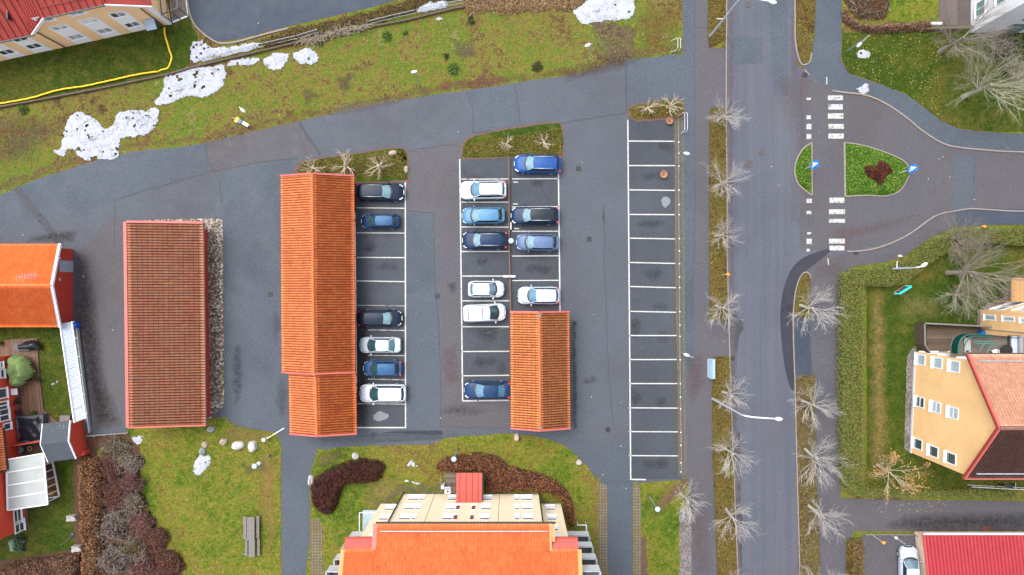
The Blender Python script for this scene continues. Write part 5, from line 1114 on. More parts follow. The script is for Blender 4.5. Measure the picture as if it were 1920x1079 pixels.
# white panels and windows on the long wall, storey by storey
out_ = -nb
def col(s0, s1, z0, z1):
    MB().add([F(s0,z0,-.02), F(s1,z0,-.02), F(s1,z1,-.02), F(s0,z1,-.02)], [(0,1,2,3)]).build('white_panel', plain('white_panel_paint', (.84,.84,.84), .6, .04), ph)
def wpair(s, z, w_=1.3, h=.95): window(ph, a_, b_, s, z, s+w_, z+h, fr=.12, mull=1, out=out_, dep=.03, sill=.06)
for s, top in ((1.4, 6.6), (4.35, 6.6), (7.2, 6.6)):
    col(s-.25, s+1.55, .15, 4.6)
    for z in (1.2, 3.7): wpair(s, z)
    if s < 6: col(s-.2, s+1.5, 5.5, 6.9); wpair(s, 5.75)
for s in (-5.7, -2.9, -8.6, -11.6): col(s-.25, s+1.55, .15, 4.4); wpair(s, 1.2); wpair(s, 3.2, 1.3, .9)
cn = MB().slab([F(Wc-1.75,2.2,-.05), F(Wc-.75,2.2,-.05), F(Wc-.75,2.0,-1.1), F(Wc-1.75,2.0,-1.1)], .06).build('door_canopy', plain('grey_blue_sheet', (.33,.42,.52), .4), ph)
MB().add([F(Wc-1.6,.1,-.03), F(Wc-.9,.1,-.03), F(Wc-.9,2.1,-.03), F(Wc-1.6,2.1,-.03)], [(0,1,2,3)]).build('door', M['darkgrey'], ph)
# balcony like glazed porch at its east end
po = thing('glazed_porch', P(335,20), 'dark glazed porch with a white base frame against the east end of the peach house', 'porch')
po_z = 2.3; pl = [P(325,44), P(354,32), P(345,-40), P(315,-40)]
MB().prism([p[:2] for p in pl], 0, .15).build('base', M['white'], po)
mb = MB()
for i in range(4):
    q0, q1 = pl[i], pl[(i+1)%4]; mb.bar(rise(q0,po_z), rise(q1,po_z), .09, .09); mb.bar(rise(q0,1.0), rise(q1,1.0), .06, .06)
    for t in (0,.5): q = q0.lerp(q1,t); mb.bar(rise(q,.1), rise(q,po_z), .07, .07)
mb.build('frame', M['darkgrey'], po); q = P2_c([p[:2] for p in pl]); MB().prism([(q[0]+(p.x-q[0])*.93, q[1]+(p.y-q[1])*.93) for p in pl], .151, .2).build('floor', plain('grey_boards', A_(120,108,100), .8, .25, 6), po)
# ================================================================ cars
def carpaint(name, col, metal=.25, rough=.32):
    metal *= .35
    if name in MATS: return MATS[name]
    m, t, b = _new(name); c = coord(t); f = nz(t, c, 2.2, 6, .7)
    t.links.new(ramp(t, f, [(.35, tuple(x*.86 for x in col)+(1,)), (.65, tuple(min(1,x*1.12) for x in col)+(1,))]), b.inputs['Base Color'])
    b.inputs['Metallic'].default_value = metal; b.inputs['Coat Weight'].default_value = .10; b.inputs['Specular IOR Level'].default_value = .18; b.inputs['Coat Roughness'].default_value = .08
    t.links.new(ramp(t, nz(t, c, 5, 5, .7), [(.3, (rough,)*3), (.7, (rough+.2,)*3)]), b.inputs['Roughness']); MATS[name] = m; return m
def glassmat(name, col, rough=.12):
    if name in MATS: return MATS[name]
    m, t, b = _new(name); c = coord(t); f = nz(t, c, 2.0, 5, .7)
    t.links.new(ramp(t, f, [(.3, tuple(x*.7 for x in col)+(1,)), (.7, tuple(x*1.25 for x in col)+(1,))]), b.inputs['Base Color']); b.inputs['Roughness'].default_value = rough; b.inputs['Specular IOR Level'].default_value = .9; MATS[name] = m; return m
def patch(rows):
    mb = MB(); k = len(rows[0]); mb.v = [tuple(p) for r in rows for p in r]
    for j in range(len(rows)-1):
        for i in range(k-1): mb.f.append((j*k+i, j*k+i+1, (j+1)*k+i+1, (j+1)*k+i))
    return mb
def car(u0, u1, v, W_px, face, paint, label, kind='wagon', Hh=1.48, rz=0, glass=None, roof=None, rails=None, rearglass=None, lights=True, handle=False, text=None, box=None, name='parked_car', cat='car', xy=None):
    """face: 'L' nose to the left, 'R' nose to the right; pixels are read at body height"""
    z0 = .75
    if xy is None: a, b = P(u0, v, z0), P(u1, v, z0); L = (b-a).length; c = (a+b)/2; W = W_px*(H-z0)/K
    else: c = Vector(xy[:2]+(0,)); L, W = xy[2], xy[3]
    t = thing(name, (c.x, c.y, 0), label, cat, 'cars parked in the marked bays' if xy is None else None, rz=(math.pi if face == 'L' else 0)+R(rz))
    L2, W2 = L/2, W/2
    if kind == 'wagon': xA, xB, xC, xD, bz = L2-.27*L, L2-.43*L, -L2+.085*L, -L2+.03*L, 1.0
    elif kind == 'hatch': xA, xB, xC, xD, bz = L2-.24*L, L2-.40*L, -L2+.15*L, -L2+.05*L, 1.0
    elif kind == 'suv': xA, xB, xC, xD, bz = L2-.255*L, L2-.40*L, -L2+.10*L, -L2+.035*L, 1.08
    elif kind == 'sedan': xA, xB, xC, xD, bz = L2-.25*L, L2-.42*L, -L2+.27*L, -L2+.12*L, .98
    elif kind == 'van': xA, xB, xC, xD, bz = L2-.19*L, L2-.36*L, -L2+.05*L, -L2+.01*L, 1.12
    zc = bz-.03
    # lower body: lofted sections
    st = [-1,-.985,-.95,-.88,-.76,-.6,-.4,-.15,.1,.3,.45,.58,.7,.8,.88,.94,.975,.993,1.0]
    rows = []
    for s in st:
        x = s*L2; e = (1-abs(s))*L2
        nf = 1-(.40 if s > 0 else .26)*max(0, 1-e/(.62 if s > 0 else .42))**2.3
        w_ = W2*nf*(1-.02*abs(s)); wh = 1.0
        for wx in (L2-.19*L, -L2+.2*L): wh = max(wh, 1+.018*math.exp(-((x-wx)/.42)**2))
        w_ *= wh
        if x > xA: q = (x-xA)/(L2-xA); zb = zc-.02-(.16 if kind != 'van' else .22)*q-.26*q**6
        elif x < xD: q = (xD-x)/(L2+xD+1e-6); zb = bz+.0-.12*q**2
        else: zb = bz
        if kind == 'sedan' and x < xD: zb = bz+.02-.10*((xD-x)/(L2+xD))**2
        cr = .045 if x > xA else .02
        pr = [(w_*.90,.20),(w_*.985,.34),(w_,.55),(w_*.99,.74 if zb > .8 else zb*.86),(w_*.955,zb-.07),(w_*.885,zb),(w_*.6,zb+cr*.6),(w_*.25,zb+cr),(0,zb+cr)]
        rows.append([Vector((x, y, z)) for y, z in pr]+[Vector((x, -y, z)) for y, z in pr[::-1][1:]])
    body = patch(rows); k = len(rows[0]); n = len(rows); body.f.append(tuple(range(k))); body.f.append(tuple((n-1)*k+i for i in range(k))[::-1])
    bo = body.build('body', paint, t, smooth=True, local=True)
    # roof and glass house
    wb = W2*.865; wr = W2*(.66 if kind != 'van' else .76); zr_ = Hh
    def edge(x, w_, z, bow, crown, m=9): return [Vector((x-bow*(y*y), w_*y, z+crown*(1-y*y))) for y in [1-2*i/(m-1) for i in range(m)]]
    base = edge(xA+.10, wb, zc+.01, .26, .02); top = edge(xB, wr, zr_-.05, .10, .03)
    ws = patch([[a.lerp(b, t_)+Vector((0,0,.03*math.sin(math.pi*t_))) for a, b in zip(base, top)] for t_ in (.07,.35,.65,1)])
    gl = glass or glassmat('windscreen_glass', (.13,.23,.27)); gd = glassmat('dark_car_glass', (.02,.028,.034), .08); tg = glassmat('teal_car_glass', (.05,.13,.15), .1)
    ws.build('windscreen', gl, t, smooth=True, local=True)
    cw = patch([[p+Vector((.10,0,-.005)) for p in base], [a.lerp(b, .085)+Vector((0,0,.006)) for a, b in zip(base, top)]]); cw.build('cowl', M['black'], t, local=True)
    rf_ = edge(xC, wr*.97, zr_-.07, -.06, .03)
    rr = []
    for t_ in (0,.12,.4,.7,.92,1):
        rr.append([a.lerp(b, t_)+Vector((0,0,.055*math.sin(math.pi*min(1,max(0,t_))))) for a, b in zip(top, rf_)])
    patch(rr).build('roof', roof or paint, t, smooth=True, local=True)
    rb = edge(xD+(.0 if kind != 'sedan' else -.02), wb*.94, bz+.012, -.14, .02)
    rg2 = patch([[a.lerp(b, t_)+Vector((0,0,.02*math.sin(math.pi*t_))) for a, b in zip(rf_, rb)] for t_ in ((.22,.6,.97) if kind != 'sedan' else (.08,.5,.97))]); rg2.build('rear_window', rearglass or gd, t, smooth=True, local=True)
    patch([[a.lerp(b, t_)+Vector((0,0,.012)) for a, b in zip(rf_, rb)] for t_ in (0,.24 if kind != 'sedan' else .09)]).build('spoiler', roof or paint, t, smooth=True, local=True)
    tl, tr_ = top[0], rf_[0]
    for s in (1,-1):
        lo = [Vector((x, s*wb*f, z)) for x, f, z in ((xA-.02,.985,zc+.02),(xA-.45,1.0,bz+.01),((xA+xD)/2,1.01,bz+.012),(xD+.45,1.0,bz+.012),(xD+.03,.95,bz+.015))]
        hi = [Vector((x, s*wr*f, z)) for x, f, z in ((xB+.02,1.0,zr_-.06),(xB-.05,1.02,zr_-.045),((xB+xC)/2,1.03,zr_-.03),(xC+.35,1.01,zr_-.045),(xC+.02,.98,zr_-.075))]
        if kind == 'van': patch([[a.lerp(b,.08) for a, b in zip(lo[:3],hi[:3])],[a.lerp(b,.9) for a, b in zip(lo[:3],hi[:3])]]).build('side_window', gd, t, local=True); patch([lo[2:],hi[2:]]).build('side_panel', paint, t, smooth=True, local=True)
        else: patch([lo, hi]).build('side_window', gd, t, local=True)
        mb = MB(); mb.tube([lo[0]+Vector((.05,0,0)), base[0 if s > 0 else -1].lerp(hi[0],.5)+Vector((-.03,0,.04)), hi[0]], .035, 6); mb.tube(hi, .035, 6); mb.tube([hi[-1], hi[-1].lerp(lo[-1],.5)+Vector((-.02,0,.03)), lo[-1]], .05 if kind != 'hatch' else .07, 6)
        mb.tube([p+Vector((0,s*.012,0)) for p in lo], .022, 6); mb.build('window_frame', paint if kind != 'xx' else paint, t, smooth=True, local=True)
        MB().tube([lo[2].lerp(hi[2],.02)+Vector((0,s*.01,0)), hi[2]], .028, 5).build('pillar', M['black'] if kind != 'van' else paint, t, local=True)
        if rails: MB().tube([hi[1]+Vector((0,s*-.02,.09)), hi[2]+Vector((0,s*-.02,.11)), hi[3]+Vector((0,s*-.02,.08))], .032, 6).build('roof_rail', rails, t, smooth=True, local=True)
        mx = xA-.22; m_ = MB(); m_.lathe([(.03,-.06),(.09,-.04),(.10,.03),(.05,.07)], (0,0,0), 8); m_.v = [(mx+x*.8, s*(W2+.10)+y*1.25, bz+.02+z) for x, y, z in m_.v]; m_.build('mirror', paint if paint.name not in () else M['black'], t, smooth=True, local=True)
        m_ = MB().bar((L2-.46, s*(W2*.86), zc-.175),(L2-.13, s*(W2*.63), zc-.30),.13,.10); m_.build('headlight', plain('headlight_glass', (.50,.55,.60), .15, .1), t, local=True)
        if lights: MB().box(-L2+.03, s*W2*.80-.09, bz-.28, -L2+.24, s*W2*.80+.09, bz+.005).build('taillight', plain('red_lamp', (.50,.012,.02), .2, .1), t, local=True)
        for wx in (L2-.19*L, -L2+.2*L):
            tb_ = MB(); tb_.lathe([(.30,-.09),(.325,-.07),(.325,.07),(.30,.09)], n=18); tb_.v = [(wx+x, s*(W2-.075)+z, .325+y) for x, y, z in tb_.v]; to = tb_.build('tyre', M['black'], t, local=True)
            r_ = MB(); r_.lathe([(.20,.0),(.2,.012),(.08,.03)], n=14); r_.v = [(wx+x, s*(W2-.075)+s*(.095+z), .325+y) for x, y, z in r_.v]; r_.build('rim', M['steel'], to, local=True)
    # grille, boot line, bonnet edges, aerial
    MB().bar((L2-.02,-W2*.42,.52),(L2-.02,W2*.42,.52),.06,.2).build('grille', M['black'], t, local=True)
    MB().bar((L2-.015,-W2*.26,.74),(L2-.015,W2*.26,.74),.05,.03).build('grille_trim', M['steel'], t, local=True)
    sgl = MB()
    for s in (1,-1): sgl.tube([(xA+.05, s*wb*.93, zc+.013),((xA+L2)/2, s*wb*.88, zc-.043),(L2-.32, s*wb*.66, zc-.135)], .010, 4)
    sgl.build('bonnet_gap', M['darkgrey'], t, local=True)
    MB().bar((-L2+.005,-W2*.6,.55),(-L2+.005,W2*.6,.55),.05,.16).build('rear_bumper', M['darkgrey'], t, local=True)
    MB().lathe([(.03,0),(.012,.06)], (xC+.28,0,zr_+.0), 6).build('aerial', M['black'], t, local=True)
    mb = MB(); mb.bar((xA-.02,.1,zc+.09),(xA-.16,.62,zc+.19),.025,.02); mb.bar((xA-.02,-.45,zc+.09),(xA-.12,.05,zc+.18),.025,.02); mb.build('wiper', M['black'], t, local=True)
    if box:
        for x in box: MB().bar((x,-wr*.9,zr_+.07),(x,wr*.9,zr_+.07),.05,.04).build('roof_bar', M['black'], t, local=True)
    if text:
        cu = bpy.data.curves.new('lettering', 'FONT'); cu.body = text; cu.size = .25; cu.extrude = .003; cu.align_x = 'CENTER'
        o = bpy.data.objects.new('lettering', cu); C.objects.link(o); o.data.materials.append(plain('dark_letter', (.08,.09,.11), .6)); o.parent = t
        o.location = ((xC+xB)/2-.05, wr+.045, zr_-.17); o.rotation_euler = (R(-64), 0, 0); o.rotation_euler = (R(-70), 0, R(180))
    return t
black = carpaint('black_car_paint', (.007,.014,.032), .3); navy = carpaint('navy_car_paint', (.007,.022,.065), .4); white = carpaint('white_car_paint', (.55,.59,.66), 0, .35); silver = carpaint('silver_white_paint', (.42,.47,.55), .15, .3)  # black is tinted blue to stand for the sky reflected in it
blue = carpaint('bright_blue_paint', (.012,.06,.22), .35); midblue = carpaint('mid_blue_paint', (.024,.08,.18), .35); skyb = carpaint('pale_blue_paint', (.075,.19,.31), .4); slateb = carpaint('slate_blue_paint', (.085,.135,.24), .4); dkblue = carpaint('dark_blue_paint', (.010,.036,.10), .35)
palew = glassmat('pale_windscreen', (.15,.26,.30)); darkw = glassmat('deep_teal_windscreen', (.02,.06,.07)); bluew = glassmat('blue_windscreen', (.07,.18,.27)); greyw = glassmat('grey_windscreen', (.10,.17,.21))  # paler windscreens have the reflected sky painted into the glass colour
car(670,757.5,360.5,33,'R',black,'black estate car with silver roof rails, topmost beside the long carport',Hh=1.55,rails=M['steel'],glass=palew)
car(677.5,748,415,27,'L',dkblue,'small dark blue hatchback with a lighter blue roof, second down beside the long carport','hatch',1.5,glass=darkw,roof=midblue,lights=False)
car(672,754,597,31,'R',black,'black saloon without roof rails, nose towards the lane, beside the long carport','hatch',1.45,glass=palew)
car(673.5,751,647.5,30,'L',silver,'silver white saloon with a teal rear window beside the long carport','sedan',1.43,glass=darkw,rearglass=glassmat('teal_car_glass', (.05,.13,.15), .1),lights=False)
car(681,753,691,29,'L',midblue,'mid blue hatchback with tall bright red tail lights beside the long carport','hatch',1.55,glass=darkw)
car(673.5,761,738,34,'L',white,'white estate car, lowest of the row beside the long carport','wagon',1.47,glass=darkw,lights=False,rearglass=darkw)
car(862,949,356.5,34,'L',white,'white estate car with red tail lights in the upper left bay of the middle block','wagon',1.5,rz=1,glass=bluew,rails=M['darkgrey'],rearglass=glassmat('teal_car_glass', (.05,.13,.15), .1))
car(866,946,404.5,31,'L',skyb,'pale blue hatchback in the middle block under the white estate','hatch',1.5,glass=palew,rz=1,lights=False)
car(867,950.5,451,33,'L',navy,'dark navy estate with silver rails left of the round lamp','suv',1.6,glass=palew,rails=M['steel'])
car(878,945,542.5,31,'R',white,'small white hatchback facing right in the middle block above the van','hatch',1.5,glass=greyw,lights=False,rearglass=greyw)
car(869,948,587,33,'R',white,'white van with two black roof bars and dark lettering on its side','van',1.84,rz=2.5,glass=darkw,rearglass=plain('white_door', (.7,.73,.76), .4),lights=False,box=(-1.85,-.35),text='WWWWW',name='parked_van',cat='van') if False else car(869,948,587,33,'R',white,'white van with two black roof bars in the middle block','van',1.84,rz=2.5,glass=darkw,rearglass=white,lights=False,box=(-1.6,-.15),name='parked_van',cat='van'); van = [o for o in bpy.data.objects if o.name.startswith('parked_van')][-1]; lt2 = MB()
for i in range(7): x_ = -1.05+i*.115; lt2.bar((x_,.735,1.63),(x_+.05*(i % 2),.775,1.47),.035,.02).bar((x_,.735,1.63),(x_+.07,.745,1.58),.025,.02)
lt2.build('lettering', plain('dark_letter', (.10,.11,.14), .6), van, local=True)
car(870,957,732,32,'L',dkblue,'dark blue saloon half tucked against the small carport','sedan',1.44,glass=bluew,rearglass=bluew)
car(964,1051.5,308,34,'L',blue,'bright blue estate car below the grass island, alone at the top right of the block','suv',1.62,rz=-1,glass=palew,rails=M['steel'])
car(958,1047,404.5,33,'L',navy,'dark navy estate with a black glass roof, right of the brown rail','suv',1.6,glass=palew,rails=M['steel'],roof=carpaint('panorama_roof', (.010,.018,.026), 0, .25))
car(968,1047.5,455,31,'L',slateb,'slate blue hatchback right of the round lamp','hatch',1.45,glass=palew,rz=-1,lights=False)
car(971,1048.5,554.5,33,'L',silver,'silver white estate with red tail lights north of the small carport','wagon',1.5,glass=bluew)
q = P(1706,1062,.7); car(0,0,0,0,'R',silver,'silver white car beside the red roofed garage, nose pointing up the photo',xy=(q.x-.1,q.y-.3,4.5,1.8),rz=90,glass=greyw,kind='sedan')
# ================================================================ street furniture
def lathe_thing(name, u, v, prof, m, label, cat, z=0, n=14, group=None):
    o = MB().lathe(prof, n=n).build(name, m, local=True); o.location = P(u, v); o.location.z = z; return tag(o, label, cat, group)
def park_lamp(ub, vb, h, label, mid=False):
    t = thing('park_lamp', P(ub, vb), label, 'lamp', 'round headed park lamps')
    MB().tube([(0,0,0),(0,0,h)], [.06,.04], 8).build('pole', M['steel'], t, local=True); MB().lathe([(.10,0),(.10,.35),(.06,.4)], n=8).build('base', M['darkgrey'], t, local=True)
    MB().lathe([(.10,-.30),(.14,-.05),(.25,0),(.26,.05),(.19,.13),(.08,.17),(0.01,.18)], (0,0,h), 18).build('lamp_shade', M['lampblue'], t, smooth=True, local=True)
    if mid: MB().lathe([(.17,0),(.17,.22),(.1,.26)], (0,0,h*.72), 10).build('sign_collar', M['lampwhite'], t, local=True)
park_lamp(507,854,4.3,'round headed park lamp on the lawn by the white boulders',True); park_lamp(858,841,4.4,'round headed park lamp standing in the brown bush by the red porch')
park_lamp(1216,929,4.4,'round headed park lamp on the grass strip east of the path'); park_lamp(958.5,457.5,4.4,'round headed lamp on the wooden rail between the parked cars')
def arm_lamp(ub, vb, h, uh, vh, label, hl=.62, hw=.28, arm_z=None, z0=0):
    b = P(ub, vb); hd = P(uh, vh, h); t = thing('street_lamp', b, label, 'lamp', 'short street lamps with flat heads')
    d = (Vector((hd.x,hd.y,0))-Vector((b.x,b.y,0))); 
    MB().tube([(0,0,0),(0,0,h-.15)], [.06,.045], 8).build('pole', M['steel'], t, local=True)
    dn = d.normalized() if d.length > .05 else Vector((1,0,0))
    if d.length > hl*.5: MB().tube([(0,0,h-.2), (d.x*.4, d.y*.4, h-.03), (d.x, d.y, h)], .03, 6).build('arm', M['steel'], t, local=True)
    hd_ = MB().lathe([(.3,-.06),(.5,-.03),(.5,.03),(.32,.09),(.05,.11)], n=14); ang = math.atan2(dn.y, dn.x)
    hd_.v = [(d.x+(x*hl*math.cos(ang)-y*hw*math.sin(ang)), d.y+(x*hl*math.sin(ang)+y*hw*math.cos(ang)), h+z) for x, y, z in hd_.v]; hd_.build('lamp_head', M['lampwhite'], t, smooth=True, local=True)
arm_lamp(788,163,4.8,776.5,135,'short street lamp on the meadow, middle of the three above the lane'); arm_lamp(1100,113,4.8,1102,85,'short street lamp on the meadow nearest the big snow patch')
arm_lamp(483,224,4.8,455,207,'short street lamp on the meadow beside the small orange and blue sign'); arm_lamp(1587,97,4.6,1611,84.5,'short street lamp beside a small snow patch on the upper right lawn')
arm_lamp(1270,306,4.8,1287.5,288,'short lamp leaning over the pavement from the bay fence, beside a terracotta pot'); arm_lamp(1277,662,4.8,1287.5,666,'short lamp on the bay fence opposite the pale blue cabinet'); arm_lamp(1667,1001,3.0,1680.5,1009,'small lamp by the silver white car and the red garage',.35,.25)
def tall_lamp(ub, vb, h, uh, vh, label, stub=None, tz=9.5):
    b = P(ub, vb); t = thing('tall_street_lamp', b, label, 'lamp', 'tall street lamps'); hd = P(uh, vh, h)-b
    MB().tube([(0,0,0),(0,0,1.2),(0,0,h-1.0)], [.12,.11,.08], 10).build('pole', plain('pale_pole', (.40,.45,.50), .4, .08), t, local=True)
    MB().tube([(0,0,h-1.02),(hd.x*.08,hd.y*.08,h-.45),(hd.x*.3,hd.y*.3,h-.12),(hd.x,hd.y,h)], [.075,.07,.065,.06], 8).build('arm', M['lampwhite'], t, smooth=True, local=True)
    o = MB().lathe([(.3,-.07),(.5,-.04),(.5,.03),(.3,.1),(.05,.12)], n=14); a = math.atan2(hd.y, hd.x)
    o.v = [(hd.x+(x*.72*math.cos(a)-y*.34*math.sin(a)), hd.y+(x*.72*math.sin(a)+y*.34*math.cos(a)), h+z) for x, y, z in o.v]; o.build('lamp_head', M['lampwhite'], t, smooth=True, local=True)
    if stub: MB().tube([(0,0,stub[2]),(stub[0],stub[1],stub[2]+.05)], .045, 6).build('bracket', M['offwhite'], t, local=True)
tall_lamp(1336,748,9.9,1460,786,'tall street lamp with a long arm over the street beside the pale blue cabinet'); tall_lamp(1331,69,9.9,1449,4,'tall street lamp with a long arm at the top of the street',(-.7,0,4.6)); tall_lamp(1663,505,5.6,1733,497,'street lamp on the clipped hedge corner beside the big bare tree',(0,.75,1.8))
# signs
def disc_sign(ub, vb, h, uh, vh, ang, label, second=None):
    t = thing('road_sign', P(ub, vb), label, 'sign', 'blue road signs on the traffic islands'); hp = P(uh, vh, h)-P(ub, vb); 
    MB().tube([(0,0,0),(0,0,h+.35)], .035, 6).build('post', M['offwhite'], t, local=True)
    def disc(z, r, sq, off, nm, tilt=28):
        m_ = MB(); n = 4 if sq else 20
        m_.lathe([(r,0),(r,.03)], n=n); Mx = Matrix.Rotation(R(ang), 4, 'Z') @ Matrix.Rotation(R(90-tilt), 4, 'Y') @ (Matrix.Rotation(R(45), 4, 'Z') if sq else Matrix.Identity(4))
        m_.v = [tuple((Mx @ Vector(p))+Vector((off[0],off[1],z))) for p in m_.v]
        o = m_.build(nm, plain('sign_blue', (.02,.16,.62), .35, .05), t, local=True)
        w_ = MB(); fr = -.036 if False else .034
        if sq: w_.prism([(-.22,-.3),(.22,-.3),(0,.28)], fr, fr+.004, True)
        else: w_.prism([(-.05,-.2),(.05,-.2),(.05,.02),(.16,.02),(0,.22),(-.16,.02),(-.05,.02)], fr, fr+.004, True)
        Mz = Matrix.Rotation(R(ang), 4, 'Z') @ Matrix.Rotation(R(90-tilt), 4, 'Y') @ Matrix.Rotation(R(90 if sq else 135), 4, 'Z'); w_.v = [tuple((Mz @ Vector(p))+Vector((off[0],off[1],z))) for p in w_.v]
        w_.build('white_symbol', M['white'], o, local=True); return o
    disc(h-.25, .34, False, (.04,0), 'arrow_disc'); disc(h+.28, .46, True, (.06,.1), 'crossing_panel')
    if second: disc(h-.3, .32, False, (-.3,-.05), 'arrow_disc')
disc_sign(1507,318,2.4,1523,312,195,'blue arrow disc with a crossing panel on the small green traffic island'); disc_sign(1682,326,2.6,1706,317,195,'blue crossing panel and pale disc on the large green traffic island')
def marker(ub, vb, h, uh, vh, label):
    t = thing('orange_marker', P(ub, vb), label, 'marker', 'orange utility markers'); hd = P(uh, vh, h)-P(ub, vb)
    MB().tube([(0,0,0),(0,0,h)], .03, 6).build('post', M['offwhite'], t, local=True); MB().tube([(-.22,.10,h+.05),(0,0,h+.16),(.22,.05,h+.04)], [.06,.17,.05], 8).build('cap', plain('bright_orange', (.85,.28,.02), .5, .1), t, smooth=True, local=True)
marker(1827,428,1.4,1843,428,'orange capped post on the curved hedge by the side road'); marker(1352,516,2.2,1366,529,'orange capped post in the verge between pavement and street'); marker(1632,1001,2.4,1650,1017,'orange capped post at the corner of the brown hedge and driveway')
sg = thing('colour_sign', P(464,234), 'small fallen sign in orange, blue and white beside the meadow lamp', 'sign')
for (u, v, w_, h_, m, nm) in [(444,225,7,10,plain('sign_orange', (.85,.36,.02), .5),'orange_board'),(450,228,5,7,plain('sign_cobalt', (.02,.10,.55), .4),'blue_board'),(460,233,13,6,M['offwhite'],'white_board')]:
    q = P(u, v, .35); a = R(-30); k_ = (H-.35)/K; m_ = MB().box(-w_/2*k_, -h_/2*k_, 0, w_/2*k_, h_/2*k_, .04); m_.v = [(q.x+x*math.cos(a)-y*math.sin(a), q.y+x*math.sin(a)+y*math.cos(a), .33+z+.1*x) for x, y, z in m_.v]; m_.build(nm, m, sg)
MB().tube([P(436,221,.2), P(468,237,.3)], .03, 5).build('post', M['steel'], sg)
# cabinet, bike stand, letter box, boom
cb = thing('utility_cabinet', P(1334,692), 'long pale blue ridged metal cabinet at the edge of the pavement', 'cabinet')
q0, q1 = P(1331,674,1.1), P(1341.5,711,1.1); MB().box(q0.x+.05,q1.y+.05,0,q1.x-.05,q0.y-.05,1.0).build('body', M['offwhite'], cb)
mb = MB(); xm = q0.x+.42*(q1.x-q0.x); mb.add([(q0.x,q0.y,1.02),(q0.x,q1.y,1.02),(xm,q1.y,1.2),(xm,q0.y,1.2)], [(0,1,2,3)]); mb.build('lid', plain('sky_blue_sheet', (.14,.28,.42), .3, .2, 3), cb)
MB().add([(xm,q0.y,1.2),(xm,q1.y,1.2),(q1.x,q1.y,1.02),(q1.x,q0.y,1.02)], [(0,1,2,3)]).build('lid', plain('pale_blue_sheet', (.38,.50,.60), .3, .05), cb)
def hoop(u, v, label, dx=.12, h=.8, l=1.0):
    t = thing('bike_stand', P(u, v), label, 'bike stand'); mb = MB()
    for x in (0, .28): mb.tube([(x,-l,0),(x,-l,h*.8),(x+dx,-l*.8,h),(x+dx,l*.8,h),(x,l,h*.8),(x,l,0)], .03, 6)
    mb.build('hoops', M['offwhite'], t, local=True); MB().tube([(.0,-l,.4),(-.5,-l*1.2,.1)], .025, 5).tube([(.0,l,.4),(-.5,l*.7,.1)], .025, 5).build('stay', M['steel'], t, local=True)
hoop(1278,232,'white double hoop stand beside the terracotta pot at the bay end'); hoop(1266,86,'grey leaning hoop in the grass by the top of the pavement',.1,.7,.6)
bb = thing('barrier_boom', P(537,800), 'white boom barrier with an orange band across the narrow path', 'barrier')
MB().tube([P(533,803,1.0), P(500,823,1.0)], .045, 6).build('boom', M['white'], bb); MB().tube([P(512,815.5,1.0), P(507,818.6,1.0)], .05, 6).build('orange_band', plain('bright_orange', (.85,.28,.02)), bb)
MB().lathe([(.14,0),(.14,.9),(.2,1.0),(.2,1.08)], P(501,821), 10).build('post', M['offwhite'], bb)
# barrel, pots
bl = thing('blue_barrel', P(147,610), 'shiny blue plastic barrel at the corner of the orange roofed house', 'barrel')
m_ = MB().lathe([(.24,0),(.29,.1),(.30,.45),(.29,.8),(.24,.88)], n=18); m_.build('body', plain('barrel_blue', (.01,.10,.62), .3, .1), bl, smooth=True, local=True); MB().lathe([(.06,.88),(.05,.93)], (.1,.05,0), 8).build('bung', M['white'], bl, local=True)
for (u, v, r_, lb) in [(1254,228.5,.36,'terracotta ring planter in the topmost bay under the small trees'), (1243,328.5,.38,'terracotta ring planter in the third bay beside the leaning lamp')]:
    t = thing('planter', P(u, v), lb, 'planter'); MB().lathe([(r_*.8,0),(r_,.4),(r_,.45),(r_*.86,.45),(r_*.84,.3),(.02,.3)], n=20).build('pot', plain('terracotta', A_(196,136,110), .8, .12, 4), t, smooth=False, local=True)
    leafball(t, r_*.6, .28, lm_d, 20, .05)
# wooden rails
def rail(pts, label, m, hgt=.35, wd=.14, posts=2.5, name='wooden_rail', studs=None):
    mb = MB(); p3 = [P(u, v, hgt) for u, v in pts]; t = thing(name, P(*pts[0]), label, 'rail')
    for a, b in zip(p3, p3[1:]): mb.bar(a, b, wd, .1)
    mb.build('beam', m, t)
    for a, b in zip(p3, p3[1:]):
        n = max(1, int((b-a).length/posts))
        for i in range(n+1):
            q = a.lerp(b, i/n); MB().box(q.x-.05, q.y-.05, 0, q.x+.05, q.y+.05, hgt-.05).build('post', M['wood_grey'], t)
    if studs:
        for v in studs: q = P(1272.5+(v-265)/150, v, .45); MB().lathe([(.06,0),(.06,.07)], q, 8).build('reflector', M['white'], t)
rail([(954,296),(954.5,450),(957.5,585)], 'brown wooden wheel stop rail between the two middle rows of cars', M['wood_rail'], .35, .12)
rail([(1272,224),(1273,470),(1275,700),(1278,888)], 'long weathered bay fence with white reflectors along the pavement', plain('mossy_grey_beam', A_(132,122,112), .9, .3, 4), .4, .13, 2.5, studs=[267,288,312,357,384,403,448,471,495,520,540,585,610,631,675,720,745,767,811,835,868,885])
fr_ = MB().tube([P(1266,268,.2), P(1264,500,.2), P(1268,700,.2), P(1272,885,.2)], .04, 5)
# wheel bay number plates
for i, (u, v) in enumerate([(949,518.5),(961,518.5)]):
    o = MB().box(-.28,-.1,0,.28,.1,.04).build('bay_plate', M['white'], local=True); o.location = P(u, v, .5); tag(o, ('left' if i == 0 else 'right')+' one of two white bay plates mounted across the brown wheel stop rail', 'plate')
o = MB().box(-.05,-.35,0,.05,.35,.5).build('charging_post', M['steel'], local=True); o.location = P(958,425); tag(o, 'grey low post beside the brown rail above the round lamp', 'post')
